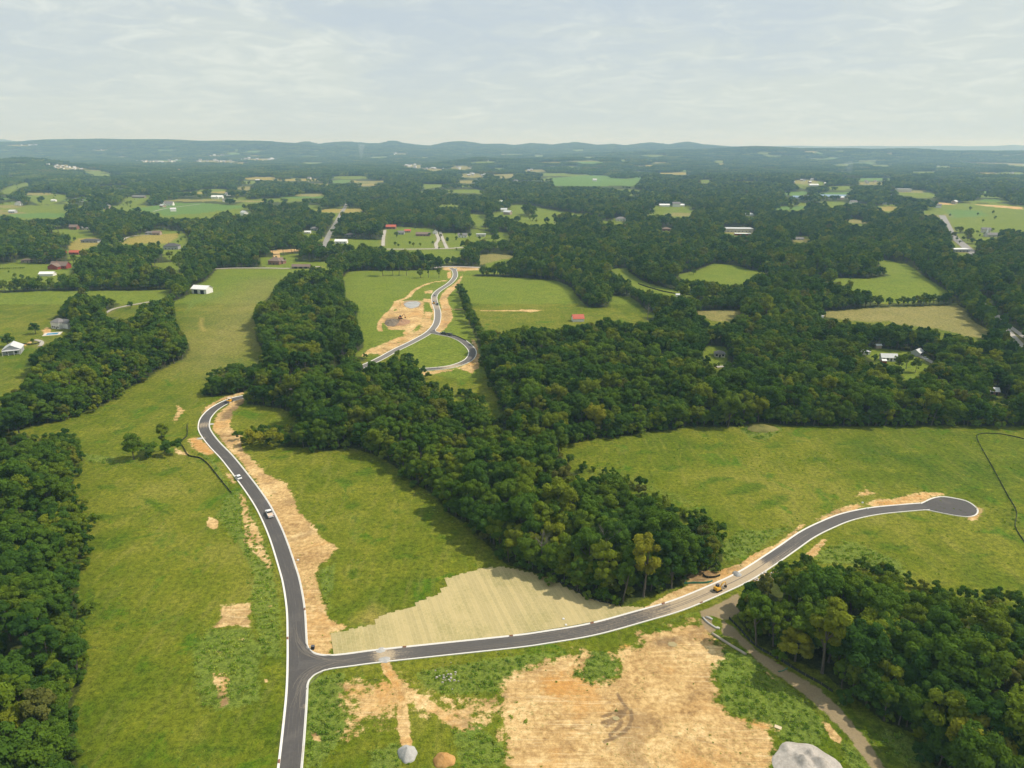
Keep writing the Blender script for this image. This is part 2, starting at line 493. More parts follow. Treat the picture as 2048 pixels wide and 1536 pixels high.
FIELDS = {   # name: (tone, polygon)
    'main': ('meadow', OPEN_MAIN),
    'strip': ('meadow', [(845, 745), (848, 768), (875, 778), (912, 782), (940, 792), (956, 800), (972, 819), (978, 836), (1000, 850), (1013, 836), (1000, 809), (987, 780), (975, 752), (965, 735), (930, 735)]),
    'development': ('lush', [(685, 554), (690, 575), (690, 592), (720, 618), (712, 635), (727, 677), (725, 697), (710, 707), (660, 714), (650, 717), (662, 730), (675, 720), (705, 712), (735, 716), (742, 707), (765, 720), (775, 712), (792, 710), (825, 722), (837, 737), (845, 747), (930, 760), (975, 752), (967, 730), (965, 712), (957, 692), (950, 672), (942, 655), (932, 630), (925, 615), (922, 600), (911, 580), (922, 566), (927, 552), (935, 545), (957, 539), (957, 534), (885, 533), (882, 540), (800, 541), (740, 541), (700, 543)]),
    'right_meadow': ('meadow', [(925, 572), (922, 560), (927, 552), (1000, 553), (1052, 556), (1115, 562), (1143, 575), (1156, 596), (1177, 615), (1216, 615), (1224, 596), (1219, 590), (1260, 594), (1276, 604), (1286, 615), (1312, 628), (1320, 635), (1260, 640), (1234, 638), (1216, 635), (1187, 638), (1172, 645), (1109, 653), (1073, 651), (1026, 656), (1000, 663), (966, 655), (947, 620), (937, 592)]),
    'f1': ('lush', [(1219, 539), (1253, 535), (1260, 544), (1281, 560), (1307, 570), (1357, 581), (1443, 590), (1482, 592), (1391, 594), (1325, 586), (1271, 573), (1250, 555), (1224, 543)]),
    'f2': ('lush', [(1354, 549), (1391, 542), (1419, 531), (1427, 526), (1469, 530), (1495, 539), (1545, 545), (1551, 547), (1500, 551), (1492, 565), (1463, 568), (1427, 562), (1395, 560), (1362, 558)]),
    'f3': ('lush', [(1594, 551), (1660, 556), (1741, 557), (1781, 551), (1768, 535), (1749, 519), (1778, 521), (1821, 532), (1848, 553), (1896, 583), (1888, 592), (1861, 583), (1824, 591), (1770, 594), (1741, 583), (1714, 578), (1687, 564), (1620, 561)]),
    'f4': ('dry', [(1631, 622), (1674, 622), (1741, 616), (1848, 612), (1917, 610), (1931, 618), (1939, 636), (1971, 658), (1984, 677), (1939, 674), (1901, 663), (1861, 655), (1794, 650), (1781, 642), (1746, 644), (1703, 642), (1650, 634)]),
    'f5': ('dry', [(1388, 621), (1490, 620), (1482, 628), (1456, 643), (1422, 641), (1398, 630)]),
    'clear1': ('lush', [(1406, 706), (1417, 690), (1453, 693), (1456, 703), (1453, 721), (1477, 732), (1432, 734), (1409, 724)]),
    'yard1': ('lush', [(1719, 705), (1751, 694), (1794, 701), (1842, 703), (1869, 722), (1856, 735), (1853, 749), (1816, 768), (1784, 773), (1808, 757), (1808, 741), (1794, 727), (1741, 719)]),
    'clear2': ('lush', [(1974, 786), (2000, 776), (2010, 796), (2024, 800), (2020, 812), (1985, 806)]),
    'road_corner': ('dry', [(1982, 628), (2000, 647), (2019, 669), (2048, 700), (2060, 700), (2048, 680), (2025, 660), (2000, 640)]),
    'left_meadow': ('meadow', [(-300, 596), (0, 586), (78, 582), (182, 581), (286, 581), (344, 578), (336, 591), (299, 604), (281, 609), (276, 617), (273, 630), (247, 643), (242, 635), (216, 635), (205, 628), (221, 620), (234, 612), (242, 604), (224, 594), (193, 591), (156, 589), (138, 594), (130, 609), (109, 615), (89, 635), (92, 648), (100, 640), (118, 635), (142, 648), (146, 660), (110, 676), (99, 682), (83, 693), (76, 698), (55, 719), (70, 729), (62, 747), (39, 771), (0, 792), (-300, 860)]),
    'h1': ('lush', [(-200, 533), (0, 530), (34, 524), (99, 530), (137, 527), (154, 536), (120, 544), (113, 551), (68, 554), (0, 558), (-200, 565)]),
    'h2': ('lush', [(290, 527), (369, 522), (379, 527), (325, 536)]),
    'h3': ('lush', [(321, 544), (362, 541), (342, 549)]),
    'h4': ('yellow', [(236, 488), (260, 476), (290, 469), (359, 467), (355, 476), (335, 486), (267, 488)]),
    'h4b': ('lush', [(300, 470), (320, 458), (362, 462), (380, 478), (372, 492), (345, 490), (357, 470)]),
    'h5': ('yellow', [(137, 500), (140, 486), (158, 478), (191, 476), (205, 476), (198, 490), (164, 500)]),
    'h6': ('lush', [(79, 462), (130, 457), (180, 459), (205, 459), (160, 466), (130, 466)]),
    'h7': ('crop', [(256, 419), (294, 414), (342, 406), (403, 406), (506, 413), (427, 423), (393, 428), (325, 431), (318, 425)]),
    'h8': ('lush', [(191, 414), (239, 411), (253, 394), (308, 390), (290, 404), (253, 419)]),
    'h9': ('lush', [(51, 398), (55, 394), (79, 387), (137, 390), (130, 401), (109, 407), (82, 411)]),
    'h10': ('lush', [(-100, 407), (0, 407), (34, 402), (44, 411), (0, 424), (-100, 424)]),
    'h11': ('lush', [(120, 406), (171, 392), (178, 397), (137, 407)]),
    'h12': ('lush', [(2, 353), (41, 351), (44, 356), (20, 358)]),
    'h13': ('lush', [(0, 382), (34, 365), (65, 365), (62, 370), (38, 376), (27, 384), (0, 390)]),
    'h14': ('lush', [(612, 395), (632, 389), (660, 392), (632, 396)]),
    'h15': ('lush', [(608, 411), (643, 410), (632, 421)]),
    'h16': ('lush', [(403, 397), (543, 401), (500, 405), (410, 402)]),
    'h18': ('dirt', [(538, 501), (603, 498), (600, 503), (560, 506), (558, 519), (550, 516), (545, 506)]),
    'h19': ('lush', [(600, 464), (636, 458), (640, 466), (612, 470)]),
    'road_far': ('lush', [(644, 494), (652, 494), (672, 448), (692, 414), (688, 414), (666, 446)]),
    'i1': ('lush', [(663, 477), (741, 479), (765, 480), (770, 459), (795, 453), (820, 455), (864, 457), (871, 462), (885, 466), (940, 467), (943, 459), (953, 459), (981, 464), (984, 476), (1001, 483), (964, 479), (940, 486), (926, 489), (919, 510), (885, 512), (851, 501), (779, 498), (768, 492), (700, 487), (664, 487)]),
    'i2': ('lush', [(991, 464), (1018, 464), (1018, 481), (998, 476)]),
    'i3': ('lush', [(1015, 433), (1042, 435), (1104, 442), (1111, 447), (1056, 448)]),
    'i4': ('lush', [(933, 427), (974, 430), (964, 442), (988, 445), (953, 448)]),
    'i5': ('lush', [(871, 409), (923, 407), (919, 412), (880, 413)]),
    'i6': ('lush', [(841, 368), (943, 370), (940, 374), (885, 373), (851, 379)]),
    'i7': ('lush', [(1001, 365), (1049, 363), (1100, 366), (1098, 369), (1030, 368)]),
    'i8': ('crop', [(1104, 356), (1172, 351), (1220, 351), (1227, 356), (1261, 358), (1278, 351), (1288, 353), (1278, 363), (1268, 372), (1107, 372)]),
    'i9': ('lush', [(1076, 358), (1104, 356), (1100, 361), (1085, 362)]),
    'i10': ('lush', [(1288, 414), (1329, 412), (1380, 413), (1384, 417), (1370, 424), (1329, 421)]),
    'i11': ('dry', [(960, 510), (981, 508), (1012, 507), (1042, 517), (1008, 518), (975, 526), (960, 530)]),
    'i13': ('lush', [(1175, 445), (1225, 441), (1257, 442), (1213, 448)]),
    'i14': ('dry', [(1295, 324), (1346, 325), (1340, 327), (1300, 326)]),
    'j1': ('lush', [(1840, 404), (1895, 406), (1970, 407), (2048, 413), (2300, 425), (2300, 480), (2048, 459), (1929, 455), (1908, 445), (1891, 431), (1874, 413)]),
    'j2': ('dry', [(1683, 435), (1734, 442), (1762, 448), (1706, 447)]),
    'j3': ('lush', [(1587, 366), (1615, 360), (1645, 363), (1656, 370), (1600, 374)]),
    'j4': ('lush', [(1758, 385), (1800, 382), (1861, 385), (1885, 392), (1830, 394)]),
    'j5': ('lush', [(1652, 409), (1690, 411), (1665, 414)]),
    'j6': ('lush', [(1762, 408), (1809, 409), (1800, 413), (1770, 412)]),
    'j7': ('dry', [(1905, 324), (2048, 327), (2200, 330), (2200, 334), (2048, 331), (1950, 328)]),
    'j8': ('road', [(1878, 428), (1892, 431), (1912, 470), (1934, 492), (1958, 512), (1944, 511), (1924, 493), (1904, 472)]),
    'j9': ('lush', [(1895, 472), (1908, 470), (1938, 478), (1930, 490), (1908, 486)]),
    'j10': ('dry', [(1580, 479), (1600, 474), (1620, 479), (1615, 485), (1590, 485)]),
    'j11': ('dry', [(1448, 458), (1475, 455), (1510, 459), (1508, 469), (1480, 471), (1450, 465)]),
    'j12': ('dry', [(1905, 497), (1945, 497), (1950, 506), (1910, 506)]),
    'k1': ('dry', [(1655, 391), (1700, 392), (1700, 397), (1650, 396)]),
    'k2': ('dry', [(1590, 391), (1625, 393), (1620, 397), (1590, 396)]),
    'k3': ('dry', [(1798, 379), (1850, 381), (1848, 386), (1798, 385)]),
    'k4': ('lush', [(1228, 436), (1255, 437), (1252, 443), (1228, 443)]),
    'k5': ('lush', [(1322, 456), (1345, 456), (1345, 463), (1322, 463)]),
    'k6': ('lush', [(1490, 427), (1510, 427), (1510, 433), (1490, 433)]),
    'k7': ('lush', [(1945, 464), (1998, 462), (1998, 476), (1950, 478)]),
    'k8': ('lush', [(36, 517), (64, 517), (64, 526), (36, 526)]),
    'k9': ('lush', [(132, 500), (160, 500), (160, 512), (132, 512)]),
    'k10': ('lush', [(320, 488), (360, 488), (372, 494), (360, 500), (322, 500)]),
    'k11': ('lush', [(520, 514), (575, 516), (590, 523), (560, 532), (520, 534)]),
    'k12': ('lush', [(326, 404), (350, 401), (352, 410), (326, 411)]),
    'k13': ('lush', [(424, 391), (446, 391), (446, 398), (424, 398)]),
    'k14': ('lush', [(268, 390), (308, 390), (300, 397), (268, 398)]),
}
# scattered small clearings of the far country
r_f = np.random.default_rng(21)
for k in range(165):
    cy_ = 300 + 132 * r_f.random() ** 1.25
    cx_ = r_f.uniform(-100, 2150)
    if cy_ > 372 and 560 < cx_ < 1500 and r_f.random() < 0.5:
        continue
    sc_ = (cy_ - 285) / 100
    wx_ = r_f.uniform(12, 42) * (0.5 + sc_)
    hy_ = r_f.uniform(0.9, 2.7) * (0.55 + 1.1 * sc_)
    sk = r_f.uniform(-0.25, 0.25) * hy_
    FIELDS['small%d' % k] = (r_f.choice(['lush', 'lush', 'dry', 'yellow', 'lush', 'crop']),
                             [(cx_ - wx_, cy_ + sk), (cx_ - wx_ * .4, cy_ - hy_ * .8), (cx_ + wx_ * .7, cy_ - hy_), (cx_ + wx_, cy_ - sk), (cx_ + wx_ * .3, cy_ + hy_), (cx_ - wx_ * .6, cy_ + hy_ * .7)])
# built up clearings with clusters of tiny pale houses: centre x, y, half width, half height, count
CLUSTERS = [(315, 324, 42, 2.0, 17), (430, 323, 46, 2.2, 16), (520, 319, 40, 1.8, 12), (432, 312, 18, 1.4, 5), (140, 337, 32, 3.2, 14), (105, 331, 10, 2, 3), (825, 333, 26, 3.5, 12), (865, 340, 24, 3.0, 9), (945, 351, 28, 4.0, 14), (925, 336, 24, 4.0, 8), (200, 301, 18, 1.2, 5), (40, 291, 34, 1.5, 7), (800, 308, 18, 1.5, 4), (1065, 342, 9, 2.0, 3), (1610, 364, 26, 4, 5), (1740, 367, 30, 3, 5)]
for k, (x_, y_, a_, b_, n_) in enumerate(CLUSTERS):
    FIELDS['village%d' % k] = ('dry', [(x_ + a_ * math.cos(t) * 1.05, y_ + b_ * math.sin(t) * 1.2) for t in np.linspace(0, 2 * math.pi, 9)[:-1]])

# ------------------------------------------------------------------ roads: centre lines
MAIN_PX = [(545, 1760), (572, 1600), (580, 1536), (588, 1456), (594, 1380), (595, 1320), (594, 1270), (591.5, 1218), (584, 1170), (575, 1136), (553, 1070), (530, 1020), (510, 988), (488, 958), (455, 916), (432, 892), (418, 875), (409, 860), (408, 848), (413, 834), (430, 817), (460, 801), (492, 793), (540, 785), (610, 771), (690, 747), (740, 727), (765, 715), (792, 700), (825, 684), (855, 667), (870, 652), (875, 638), (875, 622), (870, 605), (869, 592), (878, 581), (900, 566), (910, 553), (909, 542), (902, 536)]
SIDE_PX = [(596, 1332), (625, 1329), (657, 1325), (700, 1320), (753, 1313), (884, 1299), (1026, 1284), (1085, 1276), (1184, 1259), (1284, 1232), (1355, 1211), (1426, 1182), (1490, 1152), (1545, 1117), (1580, 1093), (1615, 1069), (1653, 1050), (1694, 1034), (1748, 1022.5), (1811, 1016), (1850, 1013)]
LOOP_PX = [(861, 663), (875, 667), (890, 670), (905, 673), (925, 682), (941, 696), (945, 707), (937, 720), (915, 730), (887, 736), (840, 740), (800, 744), (750, 748), (715, 740)]
MAIN = world_path(MAIN_PX)
SIDE = world_path(SIDE_PX)
LOOP = world_path(LOOP_PX)
ASPH = 2.62        # half width of the asphalt
KERB = 0.60        # width of the concrete kerb and gutter
FAR_ROADS = {   # name: (width m, px points)
    'county_road': (9.0, [(646, 500), (652, 484), (660, 466), (672, 446), (682, 428), (691, 413), (696, 404)], 'grey'),
    'highway': (8.0, [(1958, 600), (1982, 628), (2004, 652), (2030, 682), (2070, 720)], 'pale'),
    'railway_lane': (4.5, [(1990, 628), (2012, 648), (2050, 676)], 'pale'),
    'town_road': (13.0, [(1884, 431), (1893, 448), (1906, 472), (1930, 493), (1952, 511)], 'grey'),
    'village_road': (7.0, [(765, 498.5), (830, 498.5), (900, 497), (935, 494)], 'pale'),
    'farm_drive': (3.4, [(305, 603), (283, 607), (255, 612), (228, 618), (212, 626), (205, 632)], 'pale'),
    'house_drive': (5.0, [(430, 538), (470, 536.5), (540, 536.5), (580, 537), (640, 533.5)], 'pale'),
    'driveway': (4.5, [(230, 490), (245, 480), (262, 473), (290, 470), (316, 468)], 'pale'),
    'estate_drive': (4.5, [(306, 423), (340, 416), (400, 408.5)], 'pale'),
    'west_drive': (5.5, [(770, 460), (767, 476), (766, 492)], 'pale'),
    'middle_drive': (5.5, [(871, 464), (877, 478), (872, 488), (874, 497)], 'pale'),
    'east_drive': (5.0, [(880, 464), (888, 484), (894, 497)], 'pale'),
    'top_road': (7.5, [(868, 536), (885, 534), (902, 533.5), (930, 534), (960, 535.5)], 'pale'),
    'cottage_drive': (3.4, [(1432, 734.5), (1455, 733), (1474, 731.5)], 'pale'),
    'yard_drive': (4.0, [(1838, 712), (1858, 722), (1872, 730), (1890, 742)], 'pale'),
    'pool_path': (3.0, [(70, 680), (82, 683), (84, 689), (79, 693)], 'pale'),
}
FARP = {k: world_path(v[1], 4.0) for k, v in FAR_ROADS.items()}

# ------------------------------------------------------------------ ground sheet
az = np.concatenate([np.radians(np.arange(-180, -51.9, 6.0)), np.radians(np.arange(-51.5, 51.51, 0.16)), np.radians(np.arange(54, 180, 6.0))])
rad = np.concatenate([[6.0], np.linspace(20, 90, 16), np.geomspace(92, 430, 380), np.geomspace(433, 1250, 175), np.geomspace(1265, 30000, 240)])
A, R = np.meshgrid(az, rad)
gx = (R * np.sin(A)).ravel()
gy = (R * np.cos(A)).ravel()
gz = height(gx, gy)
na, nr = len(az), len(rad)
ii, jj = np.meshgrid(np.arange(nr - 1), np.arange(na), indexing='ij')
j2 = (jj + 1) % na
gq = np.stack([ii * na + jj, ii * na + j2, (ii + 1) * na + j2, (ii + 1) * na + jj], -1).reshape(-1, 4)[:, ::-1]
# centre cap of four-sided faces
gV = np.stack([gx, gy, gz], 1)

ATT = {k: np.zeros(len(gx)) for k in ('dirt', 'orange', 'brown', 'weed', 'gravel', 'dry', 'crop', 'lush', 'wood', 'yellow', 'tall')}


def put(layer, pts_px, soft, k=1.0):
    p = np.asarray(pts_px, float)
    ww = unproject(p[:, 0], p[:, 1])
    ATT[layer] = np.maximum(ATT[layer], k * poly_mask(gx, gy, ww, soft))


def put_line(layer, pts_px, width, soft, k=1.0):
    ATT[layer] = np.maximum(ATT[layer], k * line_mask(gx, gy, world_path(pts_px, 3.0), width, soft))


gpx, gpy, gzc = project(gx, gy, gz)
gpx = np.nan_to_num(gpx, nan=-9999)
gpy = np.nan_to_num(gpy, nan=-9999)
front = gzc > 10
anyfield = np.zeros(len(gx), bool)
for nm, (tone, poly) in FIELDS.items():
    ins = inside(gpx, gpy, poly) & front
    anyfield |= ins
    lay = {'lush': 'lush', 'dry': 'dry', 'yellow': 'yellow', 'crop': 'crop', 'dirt': 'dirt'}.get(tone)
    if lay:
        ATT[lay] = np.maximum(ATT[lay], ins * 1.0)
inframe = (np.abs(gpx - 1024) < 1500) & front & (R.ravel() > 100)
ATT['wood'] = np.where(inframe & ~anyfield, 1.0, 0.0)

# bare soil
put('dirt', [(489, 805), (466, 824), (458, 849), (470, 862), (482, 872), (484, 895), (502, 916), (534, 947), (573, 968), (586, 989), (596, 1020), (627, 1052), (643, 1075), (674, 1096), (661, 1117), (636, 1132), (634, 1143), (643, 1194), (657, 1236), (694, 1253), (665, 1267), (662, 1312), (628, 1318), (600, 1290), (596, 1240), (585, 1160), (560, 1060), (520, 975), (480, 922), (440, 880), (424, 855), (434, 828), (460, 806), (490, 793)], 2.6)
put('brown', [(492, 795), (466, 812), (440, 830), (440, 842), (462, 838), (475, 826), (495, 812)], 3.0, 0.9)
put('brown', [(470, 890), (492, 882), (505, 895), (498, 905), (478, 900)], 2.5, 0.7)
put('brown', [(640, 1140), (650, 1190), (662, 1240), (690, 1250), (668, 1225), (652, 1170)], 2.0, 0.6)
put('dirt', [(1008, 1364), (1037, 1344), (1085, 1324), (1148, 1310), (1167, 1296), (1185, 1310), (1175, 1330), (1150, 1350), (1185, 1368), (1235, 1352), (1238, 1322), (1215, 1308), (1245, 1300), (1285, 1290), (1278, 1265), (1310, 1264), (1389, 1245), (1414, 1252), (1430, 1276), (1447, 1300), (1430, 1336), (1425, 1361), (1443, 1378), (1437, 1409), (1465, 1426), (1505, 1446), (1539, 1450), (1546, 1480), (1549, 1536), (1560, 1700), (1014, 1700), (1014, 1536), (1012, 1469), (1009, 1426), (997, 1387)], 4.5)
put('orange', [(1085, 1345), (1150, 1350), (1190, 1372), (1165, 1392), (1120, 1405), (1085, 1395), (1070, 1370)], 7.0, 0.9)
put('orange', [(1185, 1298), (1215, 1288), (1262, 1284), (1258, 1293), (1225, 1302), (1190, 1312)], 1.5, 1.0)
put('orange', [(1320, 1330), (1345, 1330), (1345, 1345), (1325, 1348)], 4.0, 0.8)
put('orange', [(1475, 1433), (1540, 1450), (1545, 1462), (1490, 1448)], 2.0, 0.7)
put('brown', [(1310, 1275), (1365, 1270), (1370, 1284), (1340, 1292), (1305, 1290)], 2.5, 0.8)
put('dirt', [(1310, 1275), (1365, 1270), (1370, 1284), (1340, 1292), (1305, 1290)], 2.5)
for ln in ([(1262, 1420), (1264, 1440), (1252, 1462), (1232, 1474), (1208, 1484)], [(1206, 1433), (1228, 1426), (1250, 1421)], [(1204, 1446), (1225, 1438), (1248, 1424)],
           [(1220, 1470), (1236, 1456), (1244, 1442)], [(1235, 1388), (1242, 1402), (1255, 1418)], [(1212, 1452), (1232, 1440), (1250, 1428)]):
    put_line('brown', ln, 1.1, 0.5, 1.0)
for k in range(26):
    t = k / 25
    y0 = 1380 + 150 * t
    x0 = 1260 + 40 * math.sin(k * 2.3)
    put_line('brown', [(x0 - 190 + 10 * math.sin(k), y0 + 12 - 24 * t), (x0, y0 + 4 * math.sin(k * 1.7)), (x0 + 150, y0 + 14), (x0 + 260, y0 + 22)], 0.35, 0.5, 0.42)
put_line('brown', [(1255, 1455), (1310, 1458), (1335, 1470), (1395, 1480), (1480, 1500)], 0.7, 0.5, 0.7)
put('dirt', [(685, 1367), (748, 1364), (790, 1340), (812, 1356), (827, 1384), (884, 1421), (926, 1407), (997, 1388), (1012, 1420), (949, 1449), (926, 1455), (901, 1441), (844, 1418), (815, 1405), (782, 1449), (736, 1441), (708, 1469), (685, 1472), (702, 1426), (685, 1401)], 9.0, 0.9)
put('dirt', [(870, 1388), (905, 1392), (912, 1412), (888, 1408)], 3, 0.8)
put('dirt', [(985, 1455), (1014, 1450), (1015, 1490), (1000, 1485)], 4, 0.8)
put_line('dirt', [(771, 1327), (778, 1345), (795, 1370), (802, 1400), (806, 1440), (812, 1486)], 3.2, 1.0)
put_line('orange', [(771, 1327), (778, 1345), (795, 1370), (802, 1400)], 2.6, 1.4, 0.6)
put_line('dirt', [(800, 1375), (822, 1388), (850, 1406), (880, 1424), (906, 1440), (926, 1450)], 3.0, 1.4)
# left of the main road
put('dirt', [(418, 1034), (436, 1040), (436, 1056), (424, 1061), (412, 1050)], 1.2)
put('dirt', [(441, 1211), (502, 1205), (501, 1256), (470, 1252), (420, 1257), (440, 1240)], 2.0, 0.92)
put('dirt', [(427, 1348), (458, 1348), (465, 1413), (437, 1416)], 2.4, 0.85)
put('brown', [(430, 1385), (465, 1385), (468, 1416), (435, 1418)], 3, 0.8)
put('dirt', [(432, 1268), (442, 1266), (440, 1320), (432, 1322)], 2.0, 0.7)
put('dirt', [(473, 1275), (490, 1275), (490, 1284), (473, 1284)], 1.6, 0.8)
put('dirt', [(478, 985), (490, 992), (500, 1025), (512, 1050), (528, 1078), (530, 1098), (545, 1130), (538, 1146), (522, 1118), (505, 1098), (488, 1085), (486, 1050)], 1.6, 0.92)
put('dirt', [(448, 944), (462, 948), (475, 966), (465, 970)], 1.5, 0.8)
put('dirt', [(376, 878), (395, 874), (412, 884), (430, 905), (420, 912), (390, 902)], 2.0, 0.95)
put('orange', [(376, 878), (395, 874), (412, 884), (430, 905), (420, 912), (390, 902)], 2.0, 0.7)
put('dirt', [(350, 898), (380, 905), (378, 912), (352, 908)], 2.0, 0.75)
put('dirt', [(400, 828), (412, 812), (440, 796), (478, 784), (494, 786), (440, 803), (405, 832)], 1.8, 0.8)
put('dirt', [(348, 806), (362, 812), (372, 820), (352, 846), (342, 842), (352, 822)], 1.5, 0.68)
put('dirt', [(532, 1200), (548, 1200), (552, 1252), (538, 1256)], 2.5, 0.55)
put('dirt', [(520, 1300), (532, 1300), (530, 1330), (515, 1330)], 2.5, 0.5)
put('dirt', [(526, 1358), (538, 1357), (538, 1364), (526, 1366)], 0.8, 0.85)
put('dirt', [(620, 1462), (640, 1464), (642, 1484), (620, 1484)], 1.0, 0.9)
put('dirt', [(684, 1362), (700, 1362), (702, 1385), (686, 1390)], 1.4, 0.8)
# verges of the side road
put('dirt', [(1290, 1216), (1330, 1192), (1372, 1172), (1400, 1166), (1440, 1140), (1479, 1128), (1500, 1112), (1527, 1098), (1555, 1088), (1600, 1049), (1612, 1048), (1580, 1082), (1550, 1106), (1510, 1132), (1450, 1165), (1400, 1186), (1330, 1212)], 1.1)
put('dirt', [(1628, 1043), (1663, 1017), (1716, 1005), (1725, 1015), (1690, 1030), (1650, 1044)], 2.2, 0.8)
put('dirt', [(1735, 1010), (1745, 1000), (1792, 995), (1843, 984), (1880, 985), (1900, 988), (1868, 994), (1849, 1004), (1800, 1012), (1760, 1016)], 2.2, 0.85)
put('dirt', [(1715, 985), (1728, 968), (1745, 982), (1770, 988), (1730, 994), (1690, 998)], 3.0, 0.66)
put('orange', [(1735, 1010), (1745, 1000), (1792, 995), (1843, 984), (1880, 985), (1900, 988), (1868, 994), (1849, 1004), (1800, 1012)], 2.2, 0.5)
put('dirt', [(1609, 1108), (1647, 1077), (1655, 1080), (1632, 1112), (1618, 1120)], 1.0, 0.95)
put('orange', [(1609, 1108), (1647, 1077), (1655, 1080), (1632, 1112), (1618, 1120)], 1.0, 0.5)
put('dirt', [(1955, 1010), (1968, 1020), (1965, 1036), (1950, 1044), (1930, 1040)], 1.5, 0.6)
# stream crossing beside the excavator
put('brown', [(1376, 1150), (1400, 1140), (1446, 1140), (1440, 1152), (1412, 1166), (1376, 1172)], 2.0, 0.7)
put('dirt', [(1376, 1150), (1400, 1140), (1446, 1140), (1440, 1152), (1412, 1166), (1376, 1172)], 2.0, 0.85)
put('gravel', [(1400, 1222), (1440, 1206), (1478, 1184), (1480, 1225), (1455, 1240), (1420, 1232), (1432, 1262), (1420, 1268), (1402, 1246)], 1.2, 0.95)
put('gravel', [(1447, 1242), (1470, 1255), (1511, 1298), (1577, 1340), (1640, 1378), (1690, 1428), (1735, 1480), (1775, 1540), (1830, 1640), (1790, 1640), (1742, 1540), (1697, 1474), (1634, 1410), (1575, 1364), (1511, 1320), (1470, 1278), (1440, 1270)], 1.5, 0.97)
put_line('brown', [(1425, 1300), (1405, 1280), (1430, 1310)], 1, 1, .3)
put('dirt', [(1644, 1440), (1660, 1446), (1684, 1476), (1680, 1490), (1662, 1478), (1650, 1462)], 1.0, 0.9)
put('dirt', [(1527, 1340), (1538, 1345), (1560, 1366), (1548, 1364)], 0.8, 0.75)
put('dirt', [(1496, 1163), (1520, 1150), (1560, 1140), (1570, 1150), (1530, 1166), (1500, 1186)], 1.4, 0.9)
# upper development
put('dirt', [(800, 602), (850, 602), (847, 620), (846, 642), (822, 660), (775, 660), (765, 642), (775, 625), (797, 620)], 3.0, 0.95)
put('gravel', [(806, 604), (812, 600), (838, 601), (844, 608), (838, 615), (820, 618), (808, 612)], 2.0, 1.0)
put('brown', [(770, 637), (795, 632), (800, 650), (785, 655), (772, 650)], 3.0, 0.95)
put('brown', [(795, 636), (826, 640), (822, 650), (800, 656)], 4.0, 0.6)
put_line('dirt', [(893, 561), (865, 565), (840, 574), (826, 583), (815, 595), (795, 603), (785, 618), (770, 632), (759, 650), (761, 662)], 4.5, 1.6)
put_line('dirt', [(793, 603), (797, 615), (806, 625), (812, 640)], 6, 2.0)
put_line('dirt', [(842, 622), (838, 640), (826, 655), (810, 667)], 5, 1.8)
put('dirt', [(848, 622), (866, 624), (868, 648), (845, 672), (800, 694), (765, 712), (742, 707), (722, 713), (735, 700), (770, 685), (812, 668), (835, 660)], 3.0, 0.74)
put('dirt', [(845, 596), (866, 598), (865, 606), (845, 604)], 2, 0.75)
put('dirt', [(848, 582), (866, 580), (866, 586), (848, 588)], 2, 0.7)
put_line('dirt', [(862, 600), (864, 612), (869, 625), (871, 640), (862, 652), (845, 664)], 3.0, 1.6)
put('dirt', [(878, 600), (882, 590), (893, 578), (910, 566), (922, 552), (930, 543), (925, 553), (918, 570), (905, 584), (895, 595), (897, 607), (904, 618), (906, 635), (895, 655), (880, 666), (868, 664), (881, 640), (882, 615)], 2.0, 0.92)
put('brown', [(881, 612), (897, 607), (904, 618), (906, 635), (895, 655), (880, 664), (882, 640)], 3.0, 0.45)
put('dirt', [(885, 534), (957, 534), (957, 540), (915, 543), (885, 540)], 3.0, 0.9)
put('dirt', [(893, 545), (903, 542), (904, 556), (895, 558)], 2.0, 0.8)
put_line('dirt', [(898, 617), (925, 619), (950, 620.5), (1000, 621.5), (1086, 621)], 3.5, 1.0)
put('dirt', [(1040, 618), (1086, 620.5), (1062, 625), (1040, 623)], 2, 0.9)
put('dirt', [(945, 675), (955, 690), (962, 712), (960, 735), (945, 748), (930, 742), (912, 736), (930, 730), (947, 715), (950, 700), (942, 682)], 2.0, 0.82)
put('brown', [(950, 690), (962, 712), (960, 735), (948, 742), (945, 725), (952, 708)], 3.0, 0.5)
put('dirt', [(842, 743), (880, 739), (912, 736), (905, 743), (870, 748), (845, 751)], 2.0, 0.75)
put('dirt', [(720, 712), (745, 694), (748, 698), (730, 714)], 1.5, 0.9)
put_line('dirt', [(805, 706), (812, 703)], 1.2, 0.8, 0.8)
# yards
put('dirt', [(82, 660), (95, 653), (104, 660), (100, 668), (88, 670)], 1.5, 0.8)
put('dirt', [(42, 690), (66, 680), (70, 684), (50, 693)], 1.5, 0.7)
put('dirt', [(76, 690), (84, 688), (84, 693), (78, 694)], 1.2, 0.9)
put_line('yellow', [(404, 636), (402, 648), (404, 656), (410, 662)], 3, 1.5, 0.9)
put('dry', [(370, 700), (440, 640), (470, 600), (530, 560), (545, 585), (515, 640), (512, 690), (450, 720), (420, 735), (395, 730)], 40, 0.75)
put('yellow', [(715, 1240), (748, 1215), (772, 1235), (745, 1250)], 4, 0.9)
put('dirt', [(1278, 1267), (1330, 1248), (1395, 1226), (1424, 1240), (1432, 1276), (1389, 1256)], 4, 0.62)
# stands of taller, darker grass in the meadows and damp spots in the bare verge
def blob(layer, px, py, a, b, soft, k, tilt=0.0):
    g_ = np.random.default_rng(int(px * 7 + py))
    w_1, w_2 = g_.uniform(-.22, .22, 2)
    pts = []
    for q in np.linspace(0, 2 * math.pi, 15)[:-1]:
        r_ = 1 + w_1 * math.sin(2 * q + px) + w_2 * math.sin(3 * q + py)
        pts.append((px + a * r_ * math.cos(q), py + b * r_ * math.sin(q) - tilt * a * r_ * math.cos(q)))
    put(layer, pts, soft, k)


